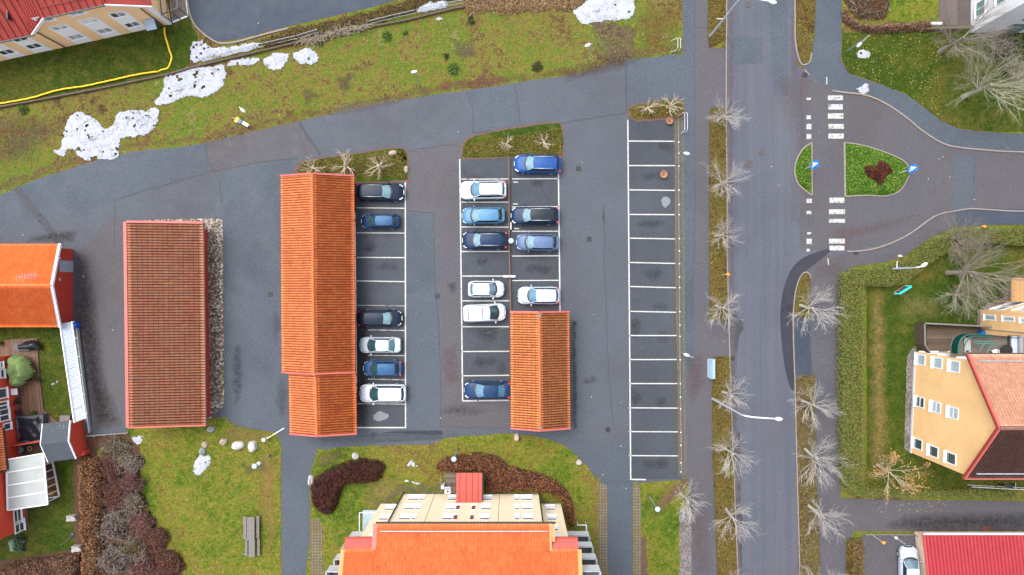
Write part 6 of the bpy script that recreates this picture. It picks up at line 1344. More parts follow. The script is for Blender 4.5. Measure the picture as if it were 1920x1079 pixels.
# picnic table
pt = thing('picnic_table', P(472,1006), 'weathered grey picnic table with two benches and a stepped end on the lawn', 'picnic table')
def plankset(u0, v0, u1, v1, z, n, nm, m=None):
    a, b = P(u0, v0, z), P(u1, v1, z); mb = MB(); w_ = (b.x-a.x)/n
    for i in range(n): mb.box(a.x+i*w_+.008, b.y, z-.04, a.x+(i+1)*w_-.008, a.y, z)
    mb.build(nm, m or M['wood_grey'], pt)
plankset(463,970,477,1013,.76,5,'tabletop'); plankset(466,1013,477.5,1045,.74,4,'tabletop'); plankset(456,969,462,1011,.46,2,'seat'); plankset(459,1011,464,1043,.44,2,'seat'); plankset(480,968,486,1010,.46,2,'seat'); plankset(482,1011,487,1043,.44,2,'seat')
for v in (976,1005,1036):
    a, b = P(457,v), P(487,v); mb = MB(); mb.bar(rise(a,.36), rise(b,.36), .08, .08); mb.bar(rise(a+Vector((.3,0,0)),0), rise(a.lerp(b,.4),.68), .08, .08); mb.bar(rise(b-Vector((.3,0,0)),0), rise(a.lerp(b,.6),.68), .08, .08); mb.build('trestle', M['wood_grey'], pt)
# manholes and drains
mh = plain('iron_cover', A_(92,82,82), .7, .2, 10)
def manhole(u, v, r, label, sq=False, m=mh):
    t = MB()
    if sq: t.box(-r,-r,0,r,r,.012)
    else: t.lathe([(r,0),(r,.012),(r*.86,.012),(r*.85,.006),(r*.80,.006),(r*.79,.013),(.02,.013)], n=22)
    o = t.build('manhole_cover' if not sq else 'drain_grate', m, local=True); o.location = P(u, v); o.location.z = Z4+.004
    tag(o, label, 'manhole' if not sq else 'drain')
    if sq:
        for i in range(4): MB().box(-r*.8,-r*.75+i*r*.45,.012,r*.8,-r*.55+i*r*.45,.016).build('slot', M['black'], o, local=True)
manhole(1404,308,.38,'round iron cover in the street, left of the pair beside the traffic island'); manhole(1429,287,.34,'round iron cover in the street, right of the pair beside the traffic island'); manhole(1403,9,.34,'round iron cover under the arm of the topmost tall lamp')
dm = plain('dark_grate', A_(58,50,46), .8, .3, 8)
for u, v, lb in [(1084.5,317,'dark drain grate in the lane right of the bright blue car'),(1104.5,448.5,'drain grate in the middle of the lane between block and long bays'),(1140,806,'drain grate in the lane below the small carport'),(507,552.5,'drain grate west of the long orange carport'),(820.5,555.5,'drain grate in the lane left of the small white hatchback'),(1509,141,'drain grate by the kerb at the top of the junction'),(1372,673,'drain grate at the street kerb beside the pale blue cabinet'),(1605,474,'drain grate at the lower kerb of the side road')]: manhole(u, v, .24, lb, True, dm)
# boulders
def boulder(u, v, rx, ry, rz_, m, label, hgt=.5, seed=0):
    n = 14; rows = 7; mb = MB(); k = 70/K
    for j in range(rows+1):
        ph = j/rows*math.pi/2
        for i in range(n):
            t_ = 2*math.pi*i/n; q = 1+.16*noise.noise(Vector((math.cos(t_)*1.2+seed, math.sin(t_)*1.2, ph*1.3)))*1.6
            mb.v.append((rx*1.18*k*math.cos(t_)*math.cos(ph)**.6*q, ry*1.18*k*math.sin(t_)*math.cos(ph)**.6*q, hgt*math.sin(ph)*(1+.2*math.cos(t_+seed))))
    for j in range(rows):
        for i in range(n): mb.f.append((j*n+i, j*n+(i+1)%n, (j+1)*n+(i+1)%n, (j+1)*n+i))
    o = mb.build('boulder', m, local=True, smooth=True); o.location = P(u, v); o.location.z = .03; o.rotation_euler = (0,0,R(rz_)); tag(o, label, 'boulder')
bp = plain('pale_boulder', A_(212,206,202), .85, .12, 4, bmp=.5, bscale=12); bg_ = plain('grey_boulder', A_(160,163,166), .85, .2, 4, bmp=.5, bscale=12); bk = plain('pinkish_boulder', A_(204,182,166), .85, .16, 4, bmp=.5, bscale=12)
for a in [(397,804,6,5,0,bg_,'grey boulder at the kerb by the southern end of the brown garage'),(420.5,828,6,5.5,60,bk,'upright pinkish boulder, left of the three in the row on the lawn',.5),(447,835,10,7,10,bp,'widest pale boulder with a notch, middle of the row on the lawn',.6),(475,836.5,8,9,0,bp,'pale boulder at the right end of the row on the lawn',.6),(385.5,833,5,5,0,bk,'small round pink boulder above the grey one by the oval snow patch',.4),(381,846,5,6.5,0,bg_,'grey boulder touching the oval snow patch',.45),
          (667,855,6.5,5,-50,bp,'pale boulder on the grass above the dark red hedge',.5),(584.5,900,5,8.5,5,bp,'upright pale boulder at the path edge left of the dark red hedge',.6),(969,820,4.5,6.5,-10,bk,'pink boulder on the lawn edge south of the small carport',.5),(1085.5,867,5,4.5,0,bp,'pale boulder at the curved lawn edge near the path',.45),
          (737,288,7,4.5,20,bk,'oval boulder on the grass island above the black estate car',.5),(762,318.5,3.5,6,0,bk,'rough pale boulder at the right end of the first grass island',.4),(1687,481,4,2.5,0,bp,'small pale stone at the hedge edge above the street lamp',.2),(762,700+0,0.01,0.01,0,bp,'x')][:-1]: boulder(*a, seed=a[0]*.37)
bd = MB().box(-.3,-.5,0,.3,.5,.08); o = bd.build('board', plain('dark_board', A_(92,66,58), .8, .2), local=True); o.location = P(754,294); o.rotation_euler = (0,0,R(25)); tag(o, 'dark reddish board lying on the grass beside the oval boulder', 'board')
# yellow hose, garden tools, rake
hs = [(309.5,52),(310,65),(315,82),(319,96),(323,108),(320,120),(315,129),(304,132),(297,136)]
hz2 = [(297,136),(275,139),(252,143),(230,148),(208,153),(185,158),(162,163),(140,166),(115,170),(92,176),(70,183),(48,188),(25,192),(0,196),(-60,202)]
pts = [Vector((x, y, .12)) for x, y in smooth_line(px(hs), 5)]+[Vector((x, y, .22+.06*abs(math.sin(i*.7)))) for i, (x, y) in enumerate(smooth_line(px(hz2), 5))]
o = MB().tube(pts, .085, 7).build('hose', plain('bright_yellow_hose', (.82,.55,.01), .45, .08), smooth=True, origin=pts[0]); tag(o, 'bright yellow hose running from the house door along the timber edge', 'hose')
tl = thing('spade', P(136,1004), 'spade with a pale handle and black blade lying on the back lawn', 'spade'); MB().tube([P(113,1024,.08), P(136,1005,.12)], .025, 5).build('handle', M['wood_grey'], tl); MB().lathe([(.26,.05),(.28,.12),(.1,.18)], P(136,1004), 12).build('blade', M['black'], tl)
bk_ = thing('bucket', P(141,1027), 'black bucket with a pale yellow handle by the leafy hedge', 'bucket'); MB().lathe([(.22,.04),(.3,.4),(.26,.4),(.2,.1)], n=14).build('body', plain('blue_black_plastic', (.02,.03,.045), .3), bk_, local=True); MB().tube([(-.3,-.35,.1),(-.1,-.4,.3),(.15,-.25,.3)], .035, 5).build('handle', plain('lime_handle', (.55,.6,.1), .5), bk_, local=True)
for u, v, lb in [(149.5,963.5,'larger pale stone slab among the brown hedge leaves'),(159,1019.5,'lower grey stone slab among the brown hedge leaves')]:
    mb = MB()
    for i in range(4): mb.prism(rag([(-.5+.05*i,-.3+i*.14),(.5-.08*i,-.28+i*.14),(.5-.04*i,-.16+i*.14),(-.45,-.18+i*.14)], .04, .1, i), 0, .5+.04*i)
    o = mb.build('stone_slab', plain('pale_slate_stone', A_(186,180,174), .85, .2, 5), local=True); o.location = P(u, v); o.location.z = .9; tag(o, lb, 'stone')
# garden junk by the red house
gc = thing('covered_chair', P(15,1028), 'chair draped with a mint green cover behind the red house', 'chair'); cover('cover', px([(10,1016),(24,1010),(28,1030),(26,1037),(14,1038)], .7), .25, .5, plain('mint_cloth', A_(132,168,140), .8, .1), gc, 5, .08, .07)
o = MB().lathe([(.26,0),(.34,.12),(.36,.13)], n=18).build('basin', M['white'], local=True); o.location = P(41,1014); tag(o, 'round white basin beside the grey green bush', 'basin')
# swing/bench teal
tp = thing('football_goal', P(1690,545), 'turquoise framed low bench like goal on the lawn inside the clipped hedge', 'goal'); mb = MB()
a, b, c_ = P(1677,551,.9), P(1687,551,.9), P(1709,537,.9); mb.bar(b, c_, .22, .08); mb.bar(a, b, .1, .08); mb.bar(P(1697,536,.9), c_, .08, .06); mb.build('top_bar', plain('turquoise_paint', (.03,.52,.46), .4, .05), tp)
MB().bar(P(1676,549,.05), P(1697,536,.05), .1, .06).tube([P(1676,549,.05), a], .04, 5).tube([P(1697,536,.05), c_], .04, 5).tube([P(1682,551,.0), b], .04, 5).build('frame', M['steel'], tp)
MB().slab([P(1678,549,.2), P(1686,549,.2), P(1705,536.5,.2), P(1697,536,.2)], .05).build('net', plain('brown_net', A_(96,76,72), .9), tp)
# fences along the timber edge
def mesh_fence(pts, h, label, m, step=.22, name='railing_fence'):
    t = thing(name, P(*pts[0]), label, 'fence'); mb = MB(); bars = MB()
    for a, b in zip(pts, pts[1:]):
        p, q = P(*a), P(*b); mb.bar(rise(p,h), rise(q,h), .05, .05); mb.bar(rise(p,.25), rise(q,.25), .04, .04); n = int((q-p).length/step)
        for i in range(n): c_ = p.lerp(q, i/n); bars.tube([rise(c_,.2), rise(c_,h)], .014, 4, False)
        for i in range(max(1, int((q-p).length/2.4))+1): c_ = p.lerp(q, i/max(1, int((q-p).length/2.4))); MB().tube([c_, rise(c_,h+.05)], .035, 6).build('post', M['darkgrey'], t)
    mb.build('top_rail', m, t); bars.build('bars', m, t)
gm_ = plain('blue_grey_wire', (.20,.23,.26), .5, .1)
mesh_fence([(388,116),(440,103),(484,91),(560,74),(600,62)], 1.0, 'low wire fence along the snow below the curved drive', gm_)
mesh_fence([(694,47),(738,36),(782,26),(838,13),(900,3)], 1.0, 'dark barred fence above the meadow in the upper middle', gm_)
mesh_fence([(1808,908),(1918,914)], 1.0, 'white pronged low fence between the brown roofed house and the south hedge', M['offwhite'], .6)
lf_ = MB().bar(P(1622,1003,.6), P(1714,1003,.6), .08, .08)
for i in range(5): q = P(1622+i*23,1003); lf_.tube([q, rise(q,.6)], .04, 5)
tag(lf_.build('rail_fence', M['wood_grey'], origin=P(1622,1003)), 'single rail fence between the side lane and the driveway of the silver white car', 'fence')
ab = thing('motorcycle', P(1884,907), 'dark motorcycle parked below the brown roof behind the pronged fence', 'motorcycle'); q = P(1884,907)
for x in (-.6,.6):
    m_ = MB().lathe([(.28,-.05),(.31,-.02),(.31,.02),(.28,.05)], n=16); m_.v = [(x_+x, z_, y_+.31) for x_, y_, z_ in m_.v]; m_.build('wheel', M['black'], ab, local=True)
MB().tube([(-.7,0,.75),(-.2,0,.72),(.1,0,.85),(.4,0,.8)], [.1,.16,.2,.08], 8).build('seat', M['black'], ab, local=True, smooth=True); MB().tube([(.4,-.35,.95),(.45,0,.9),(.4,.35,.95)], .03, 6).build('handlebar', M['steel'], ab, local=True); MB().box(-.3,-.14,.25,.3,.14,.6).build('engine', M['steel'], ab, local=True)
for i, (u, v) in enumerate([(1741,49.5),(1752.5,49.5)]):
    o = MB().box(-.27,-.12,0,.27,.12,.3).build('planter_box', M['white'], local=True); o.location = P(u, v); o.location.z = .5; tag(o, ('left' if i == 0 else 'right')+' one of two small white boxes on the low timber wall, upper right', 'box')
lw = MB(); lw.bar(P(1735,54,.3), P(1838,52,.3), .3, .5); tag(lw.build('low_timber_wall', plain('olive_timber', A_(112,104,80), .9, .25, 4), origin=P(1735,54)), 'low olive timber wall below the brown patio, upper right', 'wall')
# ================================================================ snow patches
def snow(pts, label, hmax=.16, res=.1, dirt=0.0, seed=0, group=None, z0=.04):
    poly = rag(px(smooth_line(pts, 3, True)), .16, .2, seed); xs = [p[0] for p in poly]; ys = [p[1] for p in poly]
    X, Y = np.meshgrid(np.arange(min(xs)-.2, max(xs)+.2, res), np.arange(min(ys)-.2, max(ys)+.2, res))
    I = inside(poly, X, Y); D = edist(poly, X, Y); N1 = vnoise(X, Y, 1.1, seed); N2 = vnoise(X, Y, 4.2, seed+5)
    keep = I & (D+N2*.10 > .02) & ~((N1*.5+N2*.75) > .66-dirt*.8); X = X+nr.uniform(-.4,.4,X.shape)*res; Y = Y+nr.uniform(-.4,.4,Y.shape)*res
    Z = z0+hmax*(1-np.exp(-D/.35))*(1+.5*N1)+.035*N2
    idx = -np.ones(X.shape, int); idx[keep] = np.arange(keep.sum()); V = np.stack([X[keep], Y[keep], Z[keep]], 1)
    a, b, c, d = idx[:-1,:-1], idx[:-1,1:], idx[1:,1:], idx[1:,:-1]; ok = (a>=0)&(b>=0)&(c>=0)&(d>=0); F = np.stack([a[ok], b[ok], c[ok], d[ok]], 1)
    cx, cy = P2_c(poly); o = fast_mesh('snow_patch', V, F, M['snow'], origin=(cx, cy, 0), smooth=True); tag(o, label, 'snow', 'patches of old snow')
snow([(98,285),(115,272),(122,235),(140,211),(160,212),(186,226),(196,240),(210,235),(222,212),(245,205),(275,207),(290,200),(300,208),(298,228),(285,248),(255,258),(228,262),(224,298),(190,300),(160,302),(140,286),(126,284),(120,296)], 'biggest double lobed snow patch on the meadow, nearest the left edge', dirt=.16, seed=1)
snow([(308,142),(330,138),(352,128),(395,123),(421,122),(424,155),(410,172),(385,184),(352,183),(320,196),(297,200),(293,188),(306,165)], 'broad speckled snow patch joining the big one, below the timber edge', dirt=.2, seed=2)
snow([(356,92),(366,76),(376,72),(392,84),(410,88),(440,86),(485,80),(489,92),(450,101),(415,110),(375,118),(360,118)], 'snow patch above the wire fence under the curved drive', dirt=.2, seed=3)
snow([(424,124),(432,114),(450,110),(486,109),(489,115),(475,124),(450,126),(430,127)], 'narrow speckled snow tongue below the wire fence', dirt=.25, seed=4)
snow([(491,117),(512,100),(532,98),(544,100),(540,112),(533,126),(520,134),(505,131)], 'rounded clean snow patch, left of the middle pair', seed=5)
snow([(549,98),(565,93),(582,90),(597,103),(598,115),(584,124),(560,120),(552,113)], 'rounded clean snow patch, right of the middle pair', seed=6)
snow([(779,25),(790,8),(790,-20),(838,-20),(838,14),(812,22)], 'snow patch at the top edge behind the barred fence', seed=7); snow([(800,37),(815,35),(829,32),(829,38),(812,41)], 'thin snow sliver just below the barred fence', .08, .09, seed=8)
snow([(1072,22),(1085,12),(1103,-4),(1120,-20),(1186,-20),(1189,30),(1178,38),(1160,40),(1130,42),(1095,48),(1082,40)], 'large snow patch at the top edge left of the pavement', dirt=.1, seed=9)
snow([(1603,101),(1612,93),(1622,94),(1633,102),(1622,109),(1608,110)], 'small clean snow patch beside the short lamp, upper right lawn', .12, .09, seed=10)
snow([(1605,168),(1614,160),(1628,158),(1631,172),(1620,179),(1610,176)], 'melting snow heap on the curved pavement', .14, .09, .28, seed=11)
snow([(362,884),(366,862),(380,852),(396,854),(397,868),(388,880),(374,895)], 'oval snow patch beside the boulders on the lawn', .12, .09, .1, seed=12); snow([(246,820),(256,816),(270,818),(268,830),(252,834)], 'small snow patch by the low wooden fence', .1, .09, .1, seed=13)
snow([(763,871),(768,864),(773,862),(777,868),(786,873),(784,876),(770,874),(765,877)], 'broken snow scrap on the lawn right of the dark red hedge', .06, .07, seed=14); snow([(759,903),(765,899),(775,902),(787,903),(786,909),(772,907)], 'thin snow streak above the cream house', .06, .07, seed=15)
snow([(736,308),(738,302),(741,308),(742,314),(735,316)], 'tiny snow scrap beside the pale tree on the first island', .05, .07, seed=16); snow([(1022,287),(1032,285),(1050,281),(1054,285),(1040,288),(1026,290)], 'thin snow scrap above the bright blue car', .05, .07, seed=17)
snow([(97,720),(102,716),(109,711),(110,716),(104,722),(98,723)], 'small snow scrap on the narrow back lawn', .05, .07, seed=18)
# ================================================================ trees
def twig_tree(seed, h=5.2, spread=2.3, trunk=.11, limbs=9, lean=.35, fine=1.0, clear=1.5, lv=4, upright=.75, thick=1.0, leafy=False):
    rg_ = random.Random(seed); tr = MB(); cr = MB(); tips = []
    top = Vector((rg_.uniform(-.15,.15), rg_.uniform(-.15,.15), clear))
    tr.tube([(0,0,0), top*.5+Vector((.03,0,0)), top, top+Vector((.03,.02,(h-clear)*.35))], [trunk*1.3, trunk, trunk*.85, trunk*.5], 7)
    def grow(p, d, L, r, lvl):
        n = 3; pts = [p]; q = p; dd = d.copy()
        for i in range(n):
            dd = (dd+Vector((rg_.gauss(0,.10), rg_.gauss(0,.10), rg_.gauss(.03,.08)))).normalized(); q = q+dd*L/n; pts.append(q)
        rs = [r*(1-.25*i) for i in range(n+1)]; cr.tube(pts, rs, 4 if lvl < 2 else 3, False); tips.append(pts[-1])
        if lvl >= lv: return
        k = {0: 4, 1: 4, 2: 3, 3: 3}.get(lvl, 2); k = max(2, int(k*fine+rg_.random()*.6))
        for i in range(k):
            t_ = .25+.75*(i+rg_.random()*.6)/k; t_ = min(t_, 1.0); b = p.lerp(pts[-1], 0) if False else pts[min(n, int(t_*n))].lerp(pts[min(n, int(t_*n)+1)], t_*n-int(t_*n)) if t_ < 1 else pts[-1]
            ax = dd.cross(Vector((rg_.gauss(0,1), rg_.gauss(0,1), rg_.gauss(0,1)))).normalized(); nd = (Matrix.Rotation(rg_.uniform(.22,.62), 3, ax) @ dd); nd.z = nd.z*.85+.05; nd.normalize()
            grow(b, nd, L*rg_.uniform(.5,.72), max(r*rg_.uniform(.42,.54), .0085*thick), lvl+1)
    for i in range(limbs):
        a = 2*math.pi*i/limbs+rg_.uniform(-.45,.45); st = top.lerp(top+Vector((0,0,(h-clear)*.35)), i/limbs)
        el = rg_.uniform(.25, 1.0)*upright+.15
        grow(st, Vector((math.cos(a)*math.cos(el), math.sin(a)*math.cos(el), math.sin(el))), spread*rg_.uniform(.46,.68), trunk*.42*thick, 1)
    k_ = max(math.hypot(p.x, p.y) for p in tips)
    return tr, cr, tips
def barkmat(name, c1, c2):
    m, t, b = _new(name); c = coord(t); t.links.new(ramp(t, nz(t, c, 3, 5, .8), [(.3, c1), (.7, c2)]), b.inputs['Base Color']); b.inputs['Roughness'].default_value = .85; return m
bark_pale = barkmat('pale_grey_bark', AW(136,130,124), AW(202,197,191)); bark_tan = barkmat('tan_lichen_bark', AW(146,130,112), AW(188,178,156)); bark_grey = barkmat('brown_grey_bark', AW(110,98,92), AW(152,141,130)); bark_green = barkmat('olive_bark', AW(120,115,98), AW(166,162,140))
KINDS = {}
def tree_kind(key, m, **k):
    tr, cr, tips = twig_tree(**k); a = tr.build('trunk', m, local=True); b = cr.build('crown', m, local=True)
    KINDS[key] = (a, b, tips); return key
for i in range(7): tree_kind(('street', i), bark_pale, seed=10+i*3, h=4.6+.35*(i % 3), spread=[2.6,2.3,2.8,2.5,2.9,2.4,2.7][i], trunk=.11, limbs=[13,15,12,14,13,16,12][i], upright=[.75,.95,.6,.85,.7,1.0,.8][i], lv=4, fine=[1.35,1.2,1.4,1.25,1.35,1.2,1.3][i], thick=.56)
for i in range(3): tree_kind(('low', i), bark_tan, seed=40+i, h=3.2, spread=1.9, trunk=.16, limbs=8, clear=.9, upright=.6, lv=3, fine=1.0, thick=1.25)
for i in range(3): tree_kind(('big', i), [bark_grey, bark_green, bark_grey][i], seed=70+i, h=8.0, spread=5.0, trunk=.22, limbs=20, clear=1.6, upright=1.0, lv=4, fine=1.35, thick=.5)
proto_used = {}
def tree(key, u, v, s, rz, label, group):
    t = thing('bare_tree', P(u, v, 0), label, 'tree', group, rz=R(rz)); t.scale = (s, s, s); a, b, tips = KINDS[key]
    for o in (a, b):
        c = o if key not in proto_used else o.copy()
        if c is not o: C.objects.link(c)
        c.parent = t
    proto_used[key] = 1; return t
sg_ = 'bare street trees along the road'
for i, (k_, u, v, s, rz, lb) in enumerate([
    (0,1345,227,.82,10,'bare street tree nearest the top of the left verge'),(1,1342,351,.86,70,'second bare tree down the left verge, beside the two iron covers'),(2,1341,443,.92,200,'third bare tree down the left verge, the last above the orange capped post'),(3,1342,574,1.02,120,'bare tree with its crown over the dark tar stain in the street'),
    (0,1354,735,.98,300,'bare tree between the pale blue cabinet and the long armed lamp'),(1,1358,840,.95,250,'bare tree below the long armed lamp on the left verge'),(2,1361,954,.95,20,'lowest full bare tree on the left verge'),(0,1362,1084,.8,60,'bare tree cut by the bottom edge on the left verge'),
    (3,1500,573,1.12,30,'bare tree on the wedge of grass beside the fresh asphalt'),(1,1504,752,1.05,160,'bare tree on the right verge opposite the long armed lamp'),(2,1509,842,1.08,280,'bare tree on the right verge, level with the brown roof'),(0,1516,948,1.15,200,'large bare tree where the side lane meets the right pavement'),(3,1520,1082,.95,90,'bare tree cut by the bottom edge on the right verge'),
    (1,1276,926,1.0,330,'leaning bare tree below the corner of the long parking row')]): tree(('street', (i*3+k_) % 7), u, v, s*1.06, rz, lb, sg_)
pg = 'small gnarled trees on the parking islands'
for k_, u, v, s, rz, lb in [(0,594,319,.85,20,'small gnarled tree left of the three above the long carport'),(1,653,316,1.12,140,'tallest gnarled tree, middle of the three above the long carport'),(2,718,316,.95,250,'gnarled tree on the first island beside the snow scrap'),
    (0,951,273,.62,100,'thin small tree at the head of the brown wheel stop rail'),(1,1020,270,.66,10,'small pale tree on the grass island above the bright blue car'),(2,1209,207,.7,60,'left of two small trees above the bay with the terracotta pot'),(0,1251,203,.92,200,'right of two small trees above the bay with the terracotta pot')]: tree(('low', k_), u, v, s, rz, lb, pg)
gg = 'large bare garden trees'
for k_, u, v, s, rz, lb in [(0,1776,512,1.0,15,'widest bare garden tree inside the curve of the clipped hedge'),(1,1775,552,.62,130,'smaller bare tree beside the yellow house wing'),(2,1768,450,.66,220,'bare tree rising out of the curved hedge near the orange post'),
    (1,1806,182,1.12,40,'big pale branching tree on the upper right lawn'),(0,1762,98,.98,100,'bare grey tree in front of the white house'),(2,1850,10,.7,180,'bare tree overlapping the white house windows')]: tree(('big', k_), u, v, s, rz, lb, gg)
for k_, (a, b, tips) in KINDS.items():
    if k_ not in proto_used: bpy.data.objects.remove(a); bpy.data.objects.remove(b)
# the small tree that still holds orange leaves
t = thing('leafy_tree', P(1645,872), 'small tree still holding orange leaves by the clipped hedge corner', 'tree'); tr, cr, tips = twig_tree(91, 4.8, 3.2, .13, 9, upright=.7, thick=.8, fine=1.0); tr.build('trunk', bark_tan, t, local=True); cr.build('branches', bark_tan, t, local=True)
def leaves_at(parent, pts, n, jit, sz, m, name='leaves'):
    idx = nr.randint(0, len(pts), n); Pn = np.array([tuple(p) for p in pts])[idx]+nr.normal(size=(n,3))*jit; quads(name, Pn, sz, m, parent)
def quads(name, Pn, sz, m, parent=None, flat=0.5, origin=None, world=False, stretch=1.6):
    n = len(Pn); a = nr.normal(size=(n,3)); a[:,2] *= flat; a /= np.linalg.norm(a, axis=1)[:,None]; b = nr.normal(size=(n,3)); b[:,2] *= flat; b -= a*(a*b).sum(1)[:,None]; b /= np.linalg.norm(b, axis=1)[:,None]+1e-9
    s = sz*nr.uniform(.6,1.3,size=(n,1)); V = np.stack([Pn-a*s*stretch, Pn+b*s*.6, Pn+a*s*stretch, Pn-b*s*.6], 1).reshape(-1,3); F = np.arange(4*n).reshape(n,4)
    if world: return fast_mesh(name, V, F, m, parent=parent, origin=origin)
    o = fast_mesh(name, V, F, m); o.parent = parent; return o
leaves_at(t, [p for p in tips if p.x > -.6 or rnd.random() < .3], 520, .13, .075, leafmat('orange_leaves', [(.2, A_(176,112,56)), (.5, A_(206,156,92)), (.8, A_(222,186,120))]))
# ================================================================ hedges and bushes
def bushmass(name, poly, h, label, cat, stops, dens=150, sz=.07, core=A_(52,36,28), group=None, flat_top=False, rough=.12, kind=None, twigs=0, twigm=None, seed=0, edge=.45, parent=None, z0=.03, flatq=.7, stretch=1.6):
    poly = rag(poly, rough, .3, seed); cx, cy = P2_c(poly); xs = [p[0] for p in poly]; ys = [p[1] for p in poly]
    t = parent or thing(name, (cx, cy, 0), label, cat, group)
    res = .22; X, Y = np.meshgrid(np.arange(min(xs), max(xs)+res, res), np.arange(min(ys), max(ys)+res, res)); I = inside(poly, X, Y); D = edist(poly, X, Y)
    hf = lambda D_, X_, Y_: h*np.minimum(1, (1-np.exp(-D_/edge))/(1-math.exp(-2)) if not flat_top else (D_/.12)**.4)
    Z = np.where(I, z0+hf(D, X, Y)*.82*(1+(0 if flat_top else .25)*vnoise(X, Y, .8, seed)), 0)
    idx = -np.ones(X.shape, int); idx[I] = np.arange(I.sum()); V = np.stack([X[I], Y[I], Z[I]], 1); a, b, c, d = idx[:-1,:-1], idx[:-1,1:], idx[1:,1:], idx[1:,:-1]; ok = (a>=0)&(b>=0)&(c>=0)&(d>=0)
    F = np.stack([a[ok], b[ok], c[ok], d[ok]], 1)
    cm = plain('core_'+'_'.join('%d' % (x*255) for x in core[:3]), core, .95, .35, 3)
    if len(F): fast_mesh('stems', V, F, cm, parent=t)
    A_r = I.sum()*res*res; n = int(A_r*dens); k = int(n*1.8*((max(xs)-min(xs))*(max(ys)-min(ys)))/max(A_r,.01))
    x = nr.uniform(min(xs)-.1, max(xs)+.1, k); y = nr.uniform(min(ys)-.1, max(ys)+.1, k); ii = inside(poly, x, y); x, y = x[ii][:n], y[ii][:n]; dd_ = edist(poly, x, y)
    nzv = np.array([noise.noise(Vector((a*.8, b*.8, seed*3.7+.5))) for a, b in zip(x, y)])
    z = z0+hf(dd_, x, y)*(.84+.22*nr.random_sample(len(x)))*(1+(0 if flat_top else .25)*nzv)
    if flat_top:                                           # side faces too
        m_ = int(len(x)*.25); j = nr.randint(0, len(poly), m_); pa = np.array(poly)[j]; pb = np.array(poly)[(j+1) % len(poly)]; tt = nr.random_sample((m_,1)); q = pa+(pb-pa)*tt+nr.normal(size=(m_,2))*.03
        x = np.concatenate([x, q[:,0]]); y = np.concatenate([y, q[:,1]]); z = np.concatenate([z, nr.uniform(.05, h, m_)])
    quads('foliage', np.stack([x, y, z], 1), sz, leafmat(name+'_%d' % int(stops[0][1][0]*9999)+'_leaves', stops), t, flatq, world=True, stretch=stretch)
    if twigs:
        mb = MB(); kk = 0
        while kk < twigs:
            xx, yy = rnd.uniform(min(xs), max(xs)), rnd.uniform(min(ys), max(ys))
            if not inside(poly, np.array([xx]), np.array([yy]))[0]: continue
            kk += 1; L = rnd.uniform(.4,1.0); p = Vector((xx, yy, z0+h*.75)); d_ = Vector((rnd.gauss(0,1), rnd.gauss(0,1), abs(rnd.gauss(.5,.4)))).normalized(); mb.tube([p, p+d_*L*.5+Vector((0,0,.08)), p+d_*L], [.018,.012,.006], 3, False)
        mb.build('twigs', twigm or bark_grey, t)
    return t
redst = [(.15, A_(50,24,20)), (.5, A_(84,42,34)), (.8, A_(122,72,54))]; maro = [(.15, A_(84,48,36)), (.5, A_(132,82,58)), (.8, A_(180,122,80))]; beech = [(.15, A_(92,62,42)), (.5, A_(146,100,66)), (.8, A_(186,142,98))]
bushmass('dark_red_hedge', px(smooth_line([(587,900),(600,888),(625,873),(660,861),(695,859),(718,864),(723,880),(712,898),(690,905),(650,908),(642,920),(632,950),(618,963),(600,958),(588,940),(585,918)], 4, True)), 1.2, 'dark red L shaped low hedge on the lawn left of the cream house', 'hedge', redst, 240, .06, A_(36,20,18), seed=1, edge=.3)
bushmass('low_brown_hedge', px(smooth_line([(817,874),(828,858),(850,852),(875,849),(905,848),(935,856),(958,872),(990,880),(1030,892),(1060,915),(1075,945),(1077,985),(1068,990),(1058,960),(1050,935),(1010,922),(965,921),(910,920),(908,885),(855,885),(835,884),(820,884)], 3, True)), 1.05, 'brown bush bed wrapping round the red porch and cream house', 'hedge', maro, 220, .065, A_(52,34,28), seed=2, edge=.3)
hg = [(.15, A_(92,110,42)), (.45, A_(124,144,56)), (.65, A_(150,142,78)), (.85, A_(152,122,88))]
bushmass('clipped_hedge', px([(1578,512),(1600,503),(1660,497),(1700,486),(1742,455),(1790,432),(1850,425),(1990,424),(1990,458),(1920,462),(1860,456),(1800,462),(1765,482),(1722,518),(1700,534),(1665,540),(1624,537),(1622,700),(1624,850),(1626,918),(1680,920),(1920,918),(1917,938),(1680,936),(1600,934),(1582,925),(1577,905),(1576,700)], 1.35) if False else px([(1580,514),(1600,505),(1660,499),(1700,488),(1742,457),(1790,434),(1850,427),(1990,426),(1990,456),(1920,460),(1860,454),(1800,460),(1765,480),(1722,514),(1700,530),(1665,537),(1622,535),(1619,700),(1621,910),(1600,920),(1580,905),(1577,700)], 1.3), 1.3, 'long clipped green hedge curving from the right pavement round to the side road', 'hedge', hg, 260, .055, A_(78,84,40), flat_top=True, rough=.05, seed=3)
bushmass('clipped_hedge', px([(1586,907),(1622,913),(1680,918),(1800,920),(1912,922),(1913,938),(1800,934),(1700,934),(1610,932),(1590,924)], 1.2), 1.2, 'straight clipped hedge between the lawn and the side lane', 'hedge', hg, 260, .055, A_(78,84,40), flat_top=True, rough=.05, seed=4)
